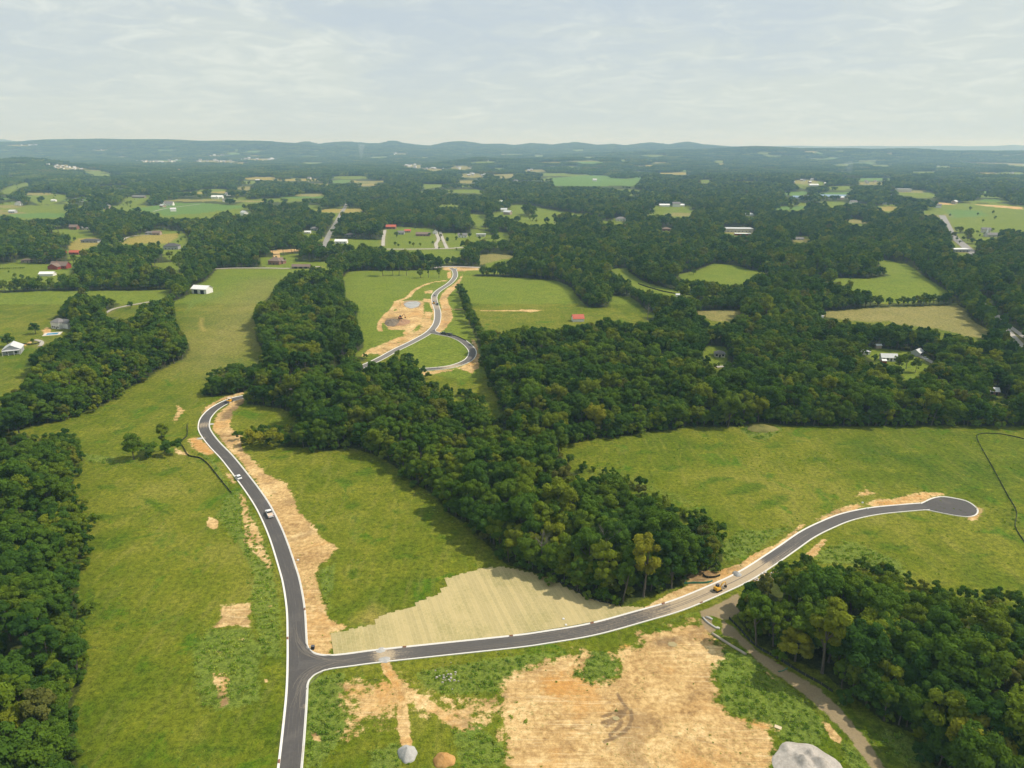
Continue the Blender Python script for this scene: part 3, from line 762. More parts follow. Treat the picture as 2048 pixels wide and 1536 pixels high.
for (px, py, a, b, tl) in ((232, 1083, 30, 13, 0.4), (346, 1098, 12, 5, 0.3), (335, 944, 28, 9, 0.25), (382, 981, 10, 6, 0), (232, 1296, 16, 10, 0), (288, 1338, 30, 14, 0.3), (205, 1035, 22, 9, 0), (232, 1137, 18, 7, 0.4), (250, 1250, 26, 9, 0.3), (180, 1200, 18, 24, 0), (345, 1260, 16, 9, 0.3), (215, 975, 24, 8, 0), (310, 1010, 30, 12, -0.6), (430, 1500, 60, 22, 0), (255, 1395, 26, 9, 0.2), (300, 1470, 24, 10, 0), (170, 1420, 22, 30, 0),
                           (690, 962, 26, 8, 0), (726, 944, 28, 10, 0.3), (640, 1056, 18, 9, 0), (705, 1010, 24, 8, 0), (815, 1112, 24, 10, 0), (560, 915, 22, 5, 0), (705, 1148, 20, 10, 0), (880, 1075, 24, 7, 0), (770, 1055, 14, 5, 0),
                           (1740, 919, 24, 7, 0), (1492, 977, 44, 14, 0.1), (1435, 960, 30, 10, 0), (1732, 1066, 34, 9, 0), (1872, 1061, 22, 5, 0), (1545, 893, 24, 5, 0), (1418, 896, 22, 6, 0), (1660, 960, 12, 4, 0), (1290, 905, 26, 6, 0), (1860, 912, 20, 5, 0), (1540, 1005, 46, 12, 0.2), (1790, 1095, 40, 10, 0), (1345, 935, 26, 7, 0), (1700, 885, 40, 6, 0.1), (1630, 920, 30, 6, 0), (1960, 1110, 30, 8, 0),
                           (560, 600, 10, 3, 0), (770, 602, 8, 2, 0), (1050, 600, 20, 3, 0), (880, 700, 26, 5, 0), (250, 860, 40, 6, 0.3), (330, 800, 30, 6, 0.4)):
    blob('tall', px, py, a, b, 2.5 + a * 0.05, 0.85, tl)
for (px, py, a, b) in ((500, 917, 10, 5), (522, 951, 12, 6), (548, 985, 10, 7), (575, 1010, 12, 5), (612, 1048, 14, 6), (598, 1090, 9, 8), (632, 1095, 16, 5), (640, 1112, 14, 5), (610, 1160, 8, 10), (640, 1215, 9, 10), (630, 1250, 12, 6), (470, 872, 10, 5), (448, 848, 8, 8), (1100, 1450, 16, 7), (1180, 1400, 18, 7), (1330, 1400, 22, 8), (1390, 1310, 20, 8), (1420, 1290, 14, 6), (1290, 1320, 20, 7), (1360, 1480, 26, 8), (1120, 1500, 24, 9), (760, 1385, 14, 8), (745, 1430, 16, 8)):
    blob('brown', px, py, a, b, 3.0, 0.55)

put('dirt', [(1843, 403), (1892, 405), (1915, 410), (1868, 409)], 8, 0.8)
put('dirt', [(1925, 406.5), (2048, 413.5), (2048, 420), (1975, 413)], 8, 0.8)
put('crop', [(1893, 420), (1960, 421), (1975, 432), (1905, 436)], 8, 1.0)

# weeds
put('weed', [(386, 1310), (420, 1256), (500, 1258), (520, 1290), (518, 1400), (480, 1415), (430, 1420), (395, 1400)], 4.0, 1.0)
put('weed', [(455, 985), (480, 978), (500, 1010), (524, 1060), (548, 1130), (560, 1200), (566, 1290), (560, 1330), (520, 1300), (505, 1240), (500, 1190), (505, 1150), (480, 1100), (430, 1030)], 3.0, 0.85)
put('weed', [(620, 1350), (690, 1345), (690, 1400), (705, 1440), (680, 1480), (640, 1536), (612, 1536), (614, 1400)], 3.0, 0.95)
put('weed', [(830, 1345), (900, 1330), (1000, 1315), (1140, 1300), (1085, 1322), (1035, 1345), (990, 1385), (900, 1390), (850, 1378)], 3.0, 0.95)
put('weed', [(1160, 1300), (1215, 1306), (1238, 1322), (1235, 1350), (1185, 1368), (1150, 1350)], 2.0, 1.0)
put('weed', [(1278, 1262), (1330, 1243), (1388, 1220), (1396, 1226), (1340, 1248)], 1.5, 0.8)
put('weed', [(1440, 1300), (1500, 1312), (1540, 1344), (1600, 1390), (1650, 1450), (1640, 1490), (1560, 1480), (1540, 1448), (1470, 1428), (1440, 1405), (1446, 1376), (1424, 1336)], 2.5, 1.0)
put('weed', [(1680, 1480), (1720, 1500), (1745, 1540), (1760, 1600), (1700, 1600), (1690, 1520)], 2.5, 0.9)
put('weed', [(1765, 1448), (1830, 1475), (1850, 1500), (1870, 1540), (1800, 1530), (1750, 1470)], 3.0, 0.8)
put('weed', [(900, 1460), (960, 1450), (1010, 1490), (1014, 1536), (920, 1536)], 3.0, 0.9)
put('weed', [(740, 1500), (800, 1480), (810, 1520), (790, 1560), (740, 1560)], 3.0, 0.9)
put('weed', [(1010, 1420), (1050, 1425), (1066, 1445), (1040, 1470), (1015, 1460)], 3.0, 0.75)
put('weed', [(636, 1140), (672, 1125), (668, 1180), (655, 1190), (668, 1230), (645, 1190)], 2.0, 0.9)
put('weed', [(1440, 1085), (1480, 1060), (1520, 1060), (1590, 1052), (1500, 1110), (1450, 1128)], 4.0, 0.9)
put('weed', [(1640, 1100), (1700, 1080), (1800, 1120), (1820, 1160), (1700, 1130), (1620, 1128)], 4.0, 0.9)
put('weed', [(1060, 900), (1250, 945), (1400, 1000), (1420, 1030), (1300, 990), (1150, 935)], 4.0, 0.5)
put('weed', [(1478, 858), (1500, 850), (1560, 852), (1570, 860), (1530, 880), (1500, 876)], 2.5, 1.0)
put('weed', [(160, 905), (235, 912), (232, 930), (165, 925)], 2.5, 0.7)
put('weed', [(380, 595), (450, 580), (452, 590), (400, 605), (360, 640)], 4, 0.7)
put_line('weed', [(2070, 884), (2030, 874), (1995, 868), (1960, 869), (1956, 881), (1985, 935), (2014, 989), (2033, 1024), (2031, 1055), (2052, 1090)], 1.6, 1.2, 0.7)
put_line('weed', [(400, 905), (425, 925), (455, 975)], 2.2, 1.2, 0.9)
for nm in ('yard1', 'clear1', 'left_meadow'):
    pass
for k, (wd, pts, ton) in FAR_ROADS.items():
    ATT['dry'] = np.maximum(ATT['dry'], 0.8 * line_mask(gx, gy, FARP[k], wd + 3, 3))
# no forest litter close beside roads
for pth, wd in ((MAIN, 16), (SIDE, 12), (LOOP, 14)):
    ATT['wood'] *= 1 - line_mask(gx, gy, pth, wd, 3)

m_ground, t = new_mat('meadow_ground')
geo = t.node('ShaderNodeNewGeometry').outputs['Position']
big = t.noise(geo, 0.011, 4, 0.55, 0.4)
midn = t.noise(geo, 0.06, 5, 0.6, 0.5)
fine = t.noise(geo, 0.55, 5, 0.7)
grain = t.noise(geo, 2.3, 3, 0.7)
stretch = t.node('ShaderNodeMapping', {'Vector': geo, 'Rotation': (0, 0, 0.55), 'Scale': (0.9, 0.12, 0.5)}).outputs[0]
streak = t.noise(stretch, 0.35, 4, 0.6)
base = t.ramp(t.math('ADD', t.math('MULTIPLY', big, 0.6), t.math('MULTIPLY', midn, 0.4)),
              [(0.34, (0.054, 0.094, 0.003)), (0.45, (0.094, 0.124, 0.006)), (0.54, (0.134, 0.150, 0.011)), (0.66, (0.192, 0.188, 0.029))])
base = t.mix(t.math('MULTIPLY', t.smooth(t.noise(geo, 0.045, 6, 0.7, 0.8), 0.55, 0.66), 0.85), base, (0.058, 0.125, 0.004))
base = t.mix(t.math('MULTIPLY', t.smooth(streak, 0.48, 0.72), 0.20), base, (0.27, 0.235, 0.075))
base = t.mix(t.math('MULTIPLY', t.smooth(t.noise(geo, 0.10, 6, 0.75, 1.0), 0.56, 0.66), 0.5), base, (0.205, 0.215, 0.018))
base = t.mix(t.math('MULTIPLY', t.smooth(t.noise(geo, 0.8, 4, 0.7), 0.58, 0.68), 0.5), base, (0.060, 0.100, 0.008))
base = t.mix(t.math('MULTIPLY', t.smooth(t.math('ADD', t.attr('tall'), t.math('MULTIPLY', t.math('SUBTRACT', t.noise(geo, 0.25, 6, 0.75), 0.5), 1.4)), 0.35, 0.75), 0.85), base, t.mix(fine, (0.040, 0.085, 0.003), (0.085, 0.132, 0.006)))
lush = t.mix(midn, (0.098, 0.155, 0.012), (0.180, 0.212, 0.026))
base = t.mix(t.math('MULTIPLY', t.attr('lush'), 0.8), base, lush)
dryc = t.mix(midn, (0.18, 0.165, 0.050), (0.29, 0.245, 0.10))
base = t.mix(t.math('MULTIPLY', t.attr('dry'), t.math('ADD', 0.55, t.math('MULTIPLY', streak, 0.5), clamp=True)), base, dryc)
base = t.mix(t.math('MULTIPLY', t.attr('yellow'), 0.9), base, t.mix(midn, (0.24, 0.20, 0.045), (0.33, 0.26, 0.075)))
base = t.mix(t.math('MULTIPLY', t.attr('crop'), 0.9), base, t.mix(midn, (0.080, 0.170, 0.034), (0.120, 0.195, 0.045)))
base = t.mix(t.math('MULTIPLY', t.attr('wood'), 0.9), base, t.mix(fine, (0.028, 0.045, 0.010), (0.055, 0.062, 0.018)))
weedm = t.smooth(t.math('ADD', t.attr('weed'), t.math('MULTIPLY', t.math('SUBTRACT', fine, 0.5), 0.9)), 0.42, 0.62)
base = t.mix(t.math('MULTIPLY', weedm, 0.7), base, t.mix(grain, (0.080, 0.138, 0.018), (0.170, 0.208, 0.040)))
base = t.mix(1.0, base, t.mix(t.smooth(t.math('ADD', t.math('MULTIPLY', fine, 0.55), t.math('MULTIPLY', grain, 0.45)), 0.34, 0.66), (0.48, 0.52, 0.42), (1.55, 1.50, 1.5)), 'MULTIPLY')
edge = t.math('ADD', t.math('MULTIPLY', t.math('SUBTRACT', midn, 0.5), 0.75), t.math('MULTIPLY', t.math('SUBTRACT', t.noise(geo, 0.35, 6, 0.75), 0.5), 1.5))
dm = t.smooth(t.math('ADD', t.attr('dirt'), edge), 0.42, 0.64)
soil = t.ramp(t.math('ADD', t.math('MULTIPLY', midn, 0.55), t.math('MULTIPLY', fine, 0.45)),
              [(0.33, (0.25, 0.150, 0.062)), (0.43, (0.42, 0.265, 0.110)), (0.52, (0.56, 0.375, 0.165)), (0.64, (0.72, 0.53, 0.275))])
soil = t.mix(t.math('MULTIPLY', t.smooth(t.noise(geo, 0.035, 5, 0.65, 1.0), 0.50, 0.66), 0.7), soil, (0.54, 0.29, 0.095))
soil = t.mix(t.math('MULTIPLY', t.smooth(t.noise(geo, 0.05, 6, 0.7, 0.6), 0.46, 0.34), 0.6), soil, (0.24, 0.15, 0.07))
soil = t.mix(t.smooth(t.math('ADD', t.attr('orange'), t.math('MULTIPLY', edge, 0.7)), 0.3, 0.75), soil, t.mix(fine, (0.42, 0.20, 0.055), (0.58, 0.32, 0.10)))
soil = t.mix(t.math('MULTIPLY', t.smooth(t.math('ADD', t.attr('brown'), t.math('MULTIPLY', edge, 0.6)), 0.25, 0.8), 0.85), soil, t.mix(fine, (0.13, 0.080, 0.042), (0.22, 0.145, 0.080)))
# weeds sprouting through the soil
sprout = t.math('MULTIPLY', t.smooth(t.noise(geo, 0.8, 5, 0.78), 0.54, 0.64), t.smooth(t.noise(geo, 0.03, 4, 0.6), 0.40, 0.60))
soil = t.mix(t.math('MULTIPLY', sprout, 0.75), soil, (0.13, 0.15, 0.035))
trk = t.node('ShaderNodeMapping', {'Vector': geo, 'Rotation': (0, 0, 0.12), 'Scale': (0.05, 1.0, 0.5)}).outputs[0]
tn = t.noise(trk, 1.15, 5, 0.62, 1.2)
run = t.smooth(t.noise(geo, 0.018, 3, 0.6), 0.40, 0.58)
soil = t.mix(t.math('MULTIPLY', t.math('MULTIPLY', t.smooth(tn, 0.52, 0.66), run), 0.5), soil, (0.27, 0.165, 0.075))
soil = t.mix(t.math('MULTIPLY', t.math('MULTIPLY', t.smooth(tn, 0.46, 0.36), run), 0.5), soil, (0.68, 0.53, 0.31))
soil = t.mix(1.0, soil, t.mix(t.smooth(t.math('ADD', t.math('MULTIPLY', fine, 0.5), t.math('MULTIPLY', grain, 0.5)), 0.34, 0.66), (0.84, 0.82, 0.80), (1.13, 1.14, 1.13)), 'MULTIPLY')
colr = t.mix(dm, base, soil)
gm = t.smooth(t.math('ADD', t.attr('gravel'), t.math('MULTIPLY', edge, 0.8)), 0.38, 0.66)
colr = t.mix(t.math('MULTIPLY', gm, 0.85), colr, t.mix(t.math('ADD', t.math('MULTIPLY', grain, 0.5), t.math('MULTIPLY', midn, 0.5)), (0.15, 0.105, 0.060), (0.44, 0.335, 0.215)))
bh = t.math('ADD', t.math('MULTIPLY', fine, 0.6), t.math('MULTIPLY', grain, 0.4))
finish(t, colr, 0.95, bh, 0.55, 0.5, 0.1)

gme = quads_mesh('ground', gV, gq, [m_ground], attrs=ATT, smooth=np.ones(len(gq), bool))
ground = bpy.data.objects.new('ground', gme)
COL.objects.link(ground)
tag(ground, 'rolling meadow and woodland ground with patches of bare soil', None, None, 'structure')

# ------------------------------------------------------------------ roads
m_asph, t = new_mat('asphalt')
geo = t.node('ShaderNodeNewGeometry').outputs['Position']
uv = t.node('ShaderNodeUVMap').outputs[0]
us = t.node('ShaderNodeSeparateXYZ', {0: uv})
lane = t.node('ShaderNodeCombineXYZ', {0: t.math('MULTIPLY', us.outputs[0], 1.3), 1: t.math('MULTIPLY', us.outputs[1], 0.035), 2: 0}).outputs[0]
ln = t.noise(lane, 2.2, 4, 0.65)
gn = t.noise(geo, 1.4, 5, 0.7)
pn = t.noise(geo, 0.09, 4, 0.6)
a1 = t.mix(gn, (0.058, 0.053, 0.051), (0.108, 0.100, 0.095))
a1 = t.mix(t.math('MULTIPLY', t.smooth(ln, 0.5, 0.72), 0.32), a1, (0.22, 0.19, 0.155))
a1 = t.mix(t.math('MULTIPLY', t.smooth(pn, 0.5, 0.68), 0.22), a1, (0.19, 0.17, 0.15))
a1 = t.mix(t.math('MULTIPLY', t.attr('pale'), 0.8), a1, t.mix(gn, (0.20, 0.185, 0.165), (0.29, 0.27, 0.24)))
dust = t.smooth(t.math('ADD', t.attr('dust'), t.math('ADD', t.math('MULTIPLY', t.math('SUBTRACT', gn, 0.5), 0.5), t.math('MULTIPLY', t.math('SUBTRACT', ln, 0.5), 0.7))), 0.35, 0.8)
a1 = t.mix(t.math('MULTIPLY', dust, 0.9), a1, t.mix(gn, (0.34, 0.26, 0.16), (0.56, 0.45, 0.31)))
finish(t, a1, 0.85, gn, 0.25, 0.03, 0.25)

m_kerb, t = new_mat('kerb_concrete')
geo = t.node('ShaderNodeNewGeometry').outputs['Position']
n = t.noise(geo, 0.8, 5, 0.65)
n_b = t.noise(geo, 0.12, 3, 0.6)
kc = t.mix(n, (0.60, 0.575, 0.53), (0.78, 0.755, 0.70))
kc = t.mix(t.math('MULTIPLY', t.smooth(n_b, 0.58, 0.74), 0.5), kc, (0.50, 0.40, 0.28))
finish(t, kc, 0.8, n, 0.15, 0.03, 0.2)
m_pale, t = new_mat('pale_road')
geo = t.node('ShaderNodeNewGeometry').outputs['Position']
n = t.noise(geo, 0.25, 5, 0.65)
finish(t, t.mix(n, (0.32, 0.29, 0.25), (0.50, 0.46, 0.40)), 0.9)
m_grey, t = new_mat('grey_road')
geo = t.node('ShaderNodeNewGeometry').outputs['Position']
n = t.noise(geo, 0.25, 5, 0.65)
finish(t, t.mix(n, (0.20, 0.19, 0.175), (0.31, 0.295, 0.27)), 0.9)


def road_strip(name, path, half, lift, mat, parent=None, cols=9, dustf=None, palef=None):
    d, nrm = normals2d(path)
    s = np.concatenate([[0], np.cumsum(np.hypot(*np.diff(path, axis=0).T))])
    off = np.linspace(-half, half, cols)
    X = path[:, None, 0] + nrm[:, None, 0] * off[None]
    Y = path[:, None, 1] + nrm[:, None, 1] * off[None]
    Z = height(X, Y)
    Z = Z * 0.3 + height(path[:, 0], path[:, 1])[:, None] * 0.7 + lift + 0.05 * (1 - (off / half) ** 2)[None]
    n = len(path)
    V = np.stack([X, Y, Z], -1).reshape(-1, 3)
    I, J = np.meshgrid(np.arange(n - 1), np.arange(cols - 1), indexing='ij')
    Q = np.stack([I * cols + J, I * cols + J + 1, (I + 1) * cols + J + 1, (I + 1) * cols + J], -1).reshape(-1, 4)
    U = np.broadcast_to(off[None], X.shape).ravel()
    Sv = np.broadcast_to(s[:, None], X.shape).ravel()
    att = {}
    if dustf is not None:
        att['dust'] = dustf(X.ravel(), Y.ravel(), U, Sv)
    if palef is not None:
        att['pale'] = palef(X.ravel(), Y.ravel(), U, Sv)
    me = quads_mesh(name, V, Q, [mat], attrs=att)
    uvl = me.uv_layers.new(name='UVMap')
    li = np.zeros(len(me.loops), np.int32)
    me.loops.foreach_get('vertex_index', li)
    uvl.data.foreach_set('uv', np.stack([U[li], Sv[li]], 1).astype(np.float32).ravel())
    o = bpy.data.objects.new(name, me)
    COL.objects.link(o)
    if parent:
        o.parent = parent
    return o


def kerb_line(path, side, parent, road_c=None, name='kerb'):
    """concrete kerb and gutter along a line; side +1 puts the kerb to the right of the line"""
    d, nrm = normals2d(path)
    prof = [(-0.03, 0.02), (-0.03, 0.10), (0.22, 0.115), (0.30, 0.24), (KERB, 0.25), (KERB, -0.15)]
    n = len(path)
    hz = height(path[:, 0], path[:, 1])
    V = []
    for k, (u, z) in enumerate(prof):
        p = path + nrm * (u * side)
        V.append(np.stack([p[:, 0], p[:, 1], hz + z], 1))
    V = np.stack(V, 1).reshape(-1, 3)
    m = len(prof)
    Fq = []
    for i in range(n - 1):
        for k in range(m - 1):
            a, b = i * m + k, i * m + k + 1
            q = (a, b, b + m, a + m)
            Fq.append(q if side < 0 else q[::-1])
    Fq.append(tuple(range(m)))
    Fq.append(tuple((n - 1) * m + k for k in range(m)))
    return mesh_obj(name, V, Fq, m_kerb, parent)


def at_path(path, px, py):
    w_ = unproject(px, py)[0]
    return int(np.argmin(np.hypot(path[:, 0] - w_[0], path[:, 1] - w_[1])))


def dust_main(X, Y, U, Sv):
    o = np.zeros(X.shape)
    for (px, py, r, k) in ((410, 850, 7, 0.55), (405, 877, 4, 0.5), (870, 598, 26, 0.5), (872, 612, 26, 0.55), (586, 1135, 6, 0.3), (612, 1412, 2, 0.6), (608, 1300, 14, 0.22), (592, 1280, 14, 0.2)):
        q = unproject(px, py)[0]
        o = np.maximum(o, k * np.exp(-((X - q[0]) ** 2 + (Y - q[1]) ** 2) / (r * r)))
    return o + 0.06


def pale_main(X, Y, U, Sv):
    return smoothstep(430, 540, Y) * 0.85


def dust_side(X, Y, U, Sv):
    o = np.zeros(X.shape)
    for (px, py, r, k) in ((770, 1311, 5, 0.75), (800, 1308, 9, 0.35), (1130, 1268, 16, 0.3), (1320, 1222, 16, 0.5), (1225, 1246, 26, 0.34), (1590, 1090, 22, 0.3)):
        q = unproject(px, py)[0]
        o = np.maximum(o, k * np.exp(-((X - q[0]) ** 2 + (Y - q[1]) ** 2) / (r * r)))
    a = unproject(1330, 1220)[0][0]
    b = unproject(1400, 1190)[0][0]
    c = unproject(1505, 1142)[0][0]
    e = unproject(1545, 1117)[0][0]
    o = np.maximum(o, 1.15 * smoothstep(a - 6, b - 4, X) * (1 - smoothstep(c, e + 6 * (U > 0), X)))
    o = np.maximum(o, 0.4 * smoothstep(a, b, X) * (1 - smoothstep(e, e + 40, X)) * (U > 0.4))
    return o + 0.08


road = empty('road', (0, 0, 0))
tag(road, 'new asphalt road with white concrete kerbs curving through the meadow', None, None, 'structure')
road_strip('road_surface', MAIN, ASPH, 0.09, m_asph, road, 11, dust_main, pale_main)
side_road = empty('side_road', (0, 0, 0))
tag(side_road, 'new asphalt side street ending in a teardrop turning circle', None, None, 'structure')
road_strip('road_surface', SIDE, ASPH, 0.115, m_asph, side_road, 11, dust_side, lambda X, Y, U, Sv: 0 * X + 0.1)
loop_road = empty('loop_road', (0, 0, 0))
tag(loop_road, 'short dark asphalt loop street round a grass island', None, None, 'structure')
road_strip('road_surface', LOOP, ASPH, 0.115, m_asph, loop_road, 7, lambda X, Y, U, Sv: 0.7 * np.exp(-((X - at(905, 733).x) ** 2 + (Y - at(905, 733).y) ** 2) / 200), lambda X, Y, U, Sv: 0 * X + 0.25)


def bez(a, b, c, n=14):
    t_ = np.linspace(0, 1, n)[:, None]
    return (1 - t_) ** 2 * a + 2 * t_ * (1 - t_) * b + t_ ** 2 * c


def junction(main, side, gap_m, gap_s, parent_m, parent_s, main_end=None, side_end=None):
    """kerb returns and flared corners where a street leaves the right hand side of another"""
    jc = side[0]
    dm, nm_ = normals2d(main)
    ds, ns_ = normals2d(side)
    im = int(np.argmin(np.hypot(main[:, 0] - jc[0], main[:, 1] - jc[1])))
    R_ = main + nm_ * ASPH
    up = R_[im:][np.hypot(*(R_[im:] - jc).T) > gap_m]
    dn = R_[:im][np.hypot(*(R_[:im] - jc).T) > gap_m]
    SL = side - ns_ * ASPH
    SR = side + ns_ * ASPH
    sl_ = SL[np.hypot(*(SL - jc).T) > gap_s]
    sr_ = SR[np.hypot(*(SR - jc).T) > gap_s]
    out = []
    for mp, spth, sgn in ((up, sl_, 1), (dn[::-1], sr_, -1)):
        d1 = mp[0] - mp[1]
        d2 = spth[0] - spth[1]
        A_ = np.array([[d1[0], -d2[0]], [d1[1], -d2[1]]])
        k_ = np.linalg.solve(A_, spth[0] - mp[0])
        ctrl = mp[0] + d1 * k_[0]
        arc = bez(mp[0], ctrl, spth[0])
        fan = np.concatenate([[jc], arc])
        z = height(fan[:, 0], fan[:, 1]) + 0.135
        mesh_obj('road_corner', np.column_stack([fan, z]), [(0, i, i + 1) if sgn < 0 else (0, i + 1, i) for i in range(1, len(fan) - 1)], m_asph, parent_s)
        out.append((mp, arc, spth, sgn))
    return out


jn = junction(MAIN, SIDE, 9.5, 10.5, road, side_road)
(up, arc_u, sl_, _), (dn, arc_d, sr_, _) = jn
nb = len(SIDE)
kerb_line(MAIN[:] - normals2d(MAIN)[1] * ASPH, -1, road)
jl = junction(MAIN, LOOP, 8.0, 10.0, road, loop_road)
(upl, arc_ul, lsl, _), (dnl, arc_dl, lsr, _) = jl
iu = int(np.argmin(np.hypot(*(up - dnl[0]).T)))
# right kerb of the main road between the two junctions, with its returns
k1 = np.concatenate([arc_u[::-1][:-1], up[:iu + 1]])
kerb_line(np.concatenate([k1, arc_dl[:-1], lsr]), 1, road)
kerb_line(np.concatenate([arc_ul[::-1][:-1], upl]), 1, road)
kerb_line(lsl, -1, loop_road)
kerb_line(np.concatenate([dn[::-1], arc_d[1:-1], sr_]), 1, side_road)
kerb_line(sl_, -1, side_road)

BULB_PX = [(1843, 1008), (1852, 1004), (1865, 998), (1884, 994.5), (1906, 997), (1932, 1003), (1948, 1013), (1954, 1022), (1949, 1030), (1935, 1033), (1913, 1031), (1890, 1027), (1871, 1023), (1856, 1020), (1846, 1019)]
b_in = world_path(BULB_PX, 1.0)
ctr = b_in.mean(0)
fan = np.concatenate([[ctr], SIDE[-1:], b_in])
bz = height(fan[:, 0], fan[:, 1]) + 0.14
tc_ = mesh_obj('turning_circle', np.column_stack([fan, bz]), [(0, i + 1, i) for i in range(2, len(fan) - 1)] + [(0, 2, 1), (0, 1, len(fan) - 1)], m_asph, side_road)
kerb_line(b_in, -1, side_road)

m_tyremark, t = new_mat('pale_tyre_dust')
geo = t.node('ShaderNodeNewGeometry').outputs['Position']
n = t.noise(geo, 1.2, 4, 0.7)
finish(t, t.mix(n, (0.095, 0.085, 0.078), (0.20, 0.175, 0.145)), 0.9)


def tyre_mark(path, width, parent, lift=0.155):
    d_, n_ = normals2d(path)
    V = []
    for i in range(len(path)):
        ww_ = width * (0.35 + 0.65 * math.sin(math.pi * i / (len(path) - 1)))
        for e in (-0.5, 0.5):
            q = path[i] + n_[i] * e * ww_
            V.append((q[0], q[1], float(height(path[i][0], path[i][1])) + lift))
    mesh_obj('tyre_mark', V, [(2 * i, 2 * i + 1, 2 * i + 3, 2 * i + 2) for i in range(len(path) - 1)], m_tyremark, parent)


rg = random.Random(4)
im_ = int(np.argmin(np.hypot(*(MAIN - SIDE[0]).T)))
for k in range(22):
    upw = k % 2 == 0
    a_ = MAIN[im_ + (rg.randint(5, 13) if upw else -rg.randint(5, 13))] + np.array([rg.uniform(-1.6, 1.9), 0])
    c_ = SIDE[rg.randint(5, 12)] + np.array([0, rg.uniform(-1.9, 1.9)])
    ct_ = SIDE[0] + np.array([rg.uniform(-1.5, 2.2), rg.uniform(-2.2, 2.2)])
    tyre_mark(bez(a_, ct_, c_, 16), rg.uniform(0.14, 0.34), side_road, 0.16 + 0.002 * k)
ns_ = normals2d(SIDE)[1]
for off_, i0, i1 in ((0.7, 22, 75), (1.6, 20, 64), (-0.9, 34, 70), (-1.7, 30, 52), (0.1, 60, 95)):
    tyre_mark((SIDE + ns_ * off_)[i0:i1:2] + 0.0, 0.3, side_road, 0.2)

for nm, pth in FARP.items():
    wd, _, ton = FAR_ROADS[nm]
    o = road_strip('lane' if wd < 6 else 'country_road', pth, wd / 2, 0.35, m_pale if ton == 'pale' else m_grey, None, 3)
    tag(o, 'pale country lane between fields', None, None, 'structure')

# ------------------------------------------------------------------ foliage
def leaf_material(name, stops, var=0.35):
    m, t = new_mat(name)
    inf = t.node('ShaderNodeObjectInfo')
    col = t.ramp(inf.outputs['Random'], stops)
    stand = t.noise(inf.outputs['Location'], 0.012, 3, 0.6)
    col = t.mix(1.0, col, t.mix(t.smooth(stand, 0.3, 0.7), (0.84, 0.92, 0.92), (1.42, 1.34, 1.12)), 'MULTIPLY')
    clump = t.attr('clump')
    po = t.node('ShaderNodeTexCoord').outputs['Object']
    n = t.noise(po, 0.55, 3, 0.6)
    v = t.math('ADD', t.math('MULTIPLY', clump, 0.55), t.math('MULTIPLY', n, 0.45))
    col = t.mix(1.0, col, t.mix(v, (1 - var * 1.3, 1 - var * 1.2, 1 - var), (1 + var * 1.6, 1 + var * 1.5, 1 + var * 0.9)), 'MULTIPLY')
    d = t.node('ShaderNodeBsdfDiffuse', {'Color': col, 'Roughness': 0.6})
    tr = t.node('ShaderNodeBsdfTranslucent', {'Color': t.mix(1.0, col, (1.15, 1.25, 0.6), 'MULTIPLY')})
    mx = t.node('ShaderNodeMixShader', {0: 0.22, 1: d.outputs[0], 2: tr.outputs[0]})
    t.node('ShaderNodeOutputMaterial', {'Surface': mx.outputs[0]})
    return m


m_leaf = leaf_material('broadleaf_foliage', [(0.0, (0.040, 0.088, 0.016)), (0.25, (0.060, 0.116, 0.017)), (0.5, (0.079, 0.137, 0.017)), (0.72, (0.098, 0.152, 0.017)), (0.88, (0.128, 0.172, 0.018)), (0.97, (0.168, 0.194, 0.020)), (1.0, (0.115, 0.120, 0.034))])
m_leaf_yellow = leaf_material('yellow_green_foliage', [(0.0, (0.19, 0.20, 0.020)), (1.0, (0.26, 0.24, 0.028))])
m_weed = leaf_material('weed_foliage', [(0.0, (0.13, 0.22, 0.03)), (0.5, (0.19, 0.275, 0.038)), (1.0, (0.27, 0.32, 0.06))])
m_bark, t = new_mat('bark')
po = t.node('ShaderNodeTexCoord').outputs['Object']
n = t.noise(po, 1.5, 4, 0.6)
finish(t, t.mix(n, (0.060, 0.050, 0.038), (0.17, 0.15, 0.115)), 0.9)
m_bark_pale, t = new_mat('weathered_bare_wood')
po = t.node('ShaderNodeTexCoord').outputs['Object']
n = t.noise(po, 1.5, 4, 0.6)
finish(t, t.mix(n, (0.13, 0.115, 0.09), (0.26, 0.24, 0.19)), 0.9)


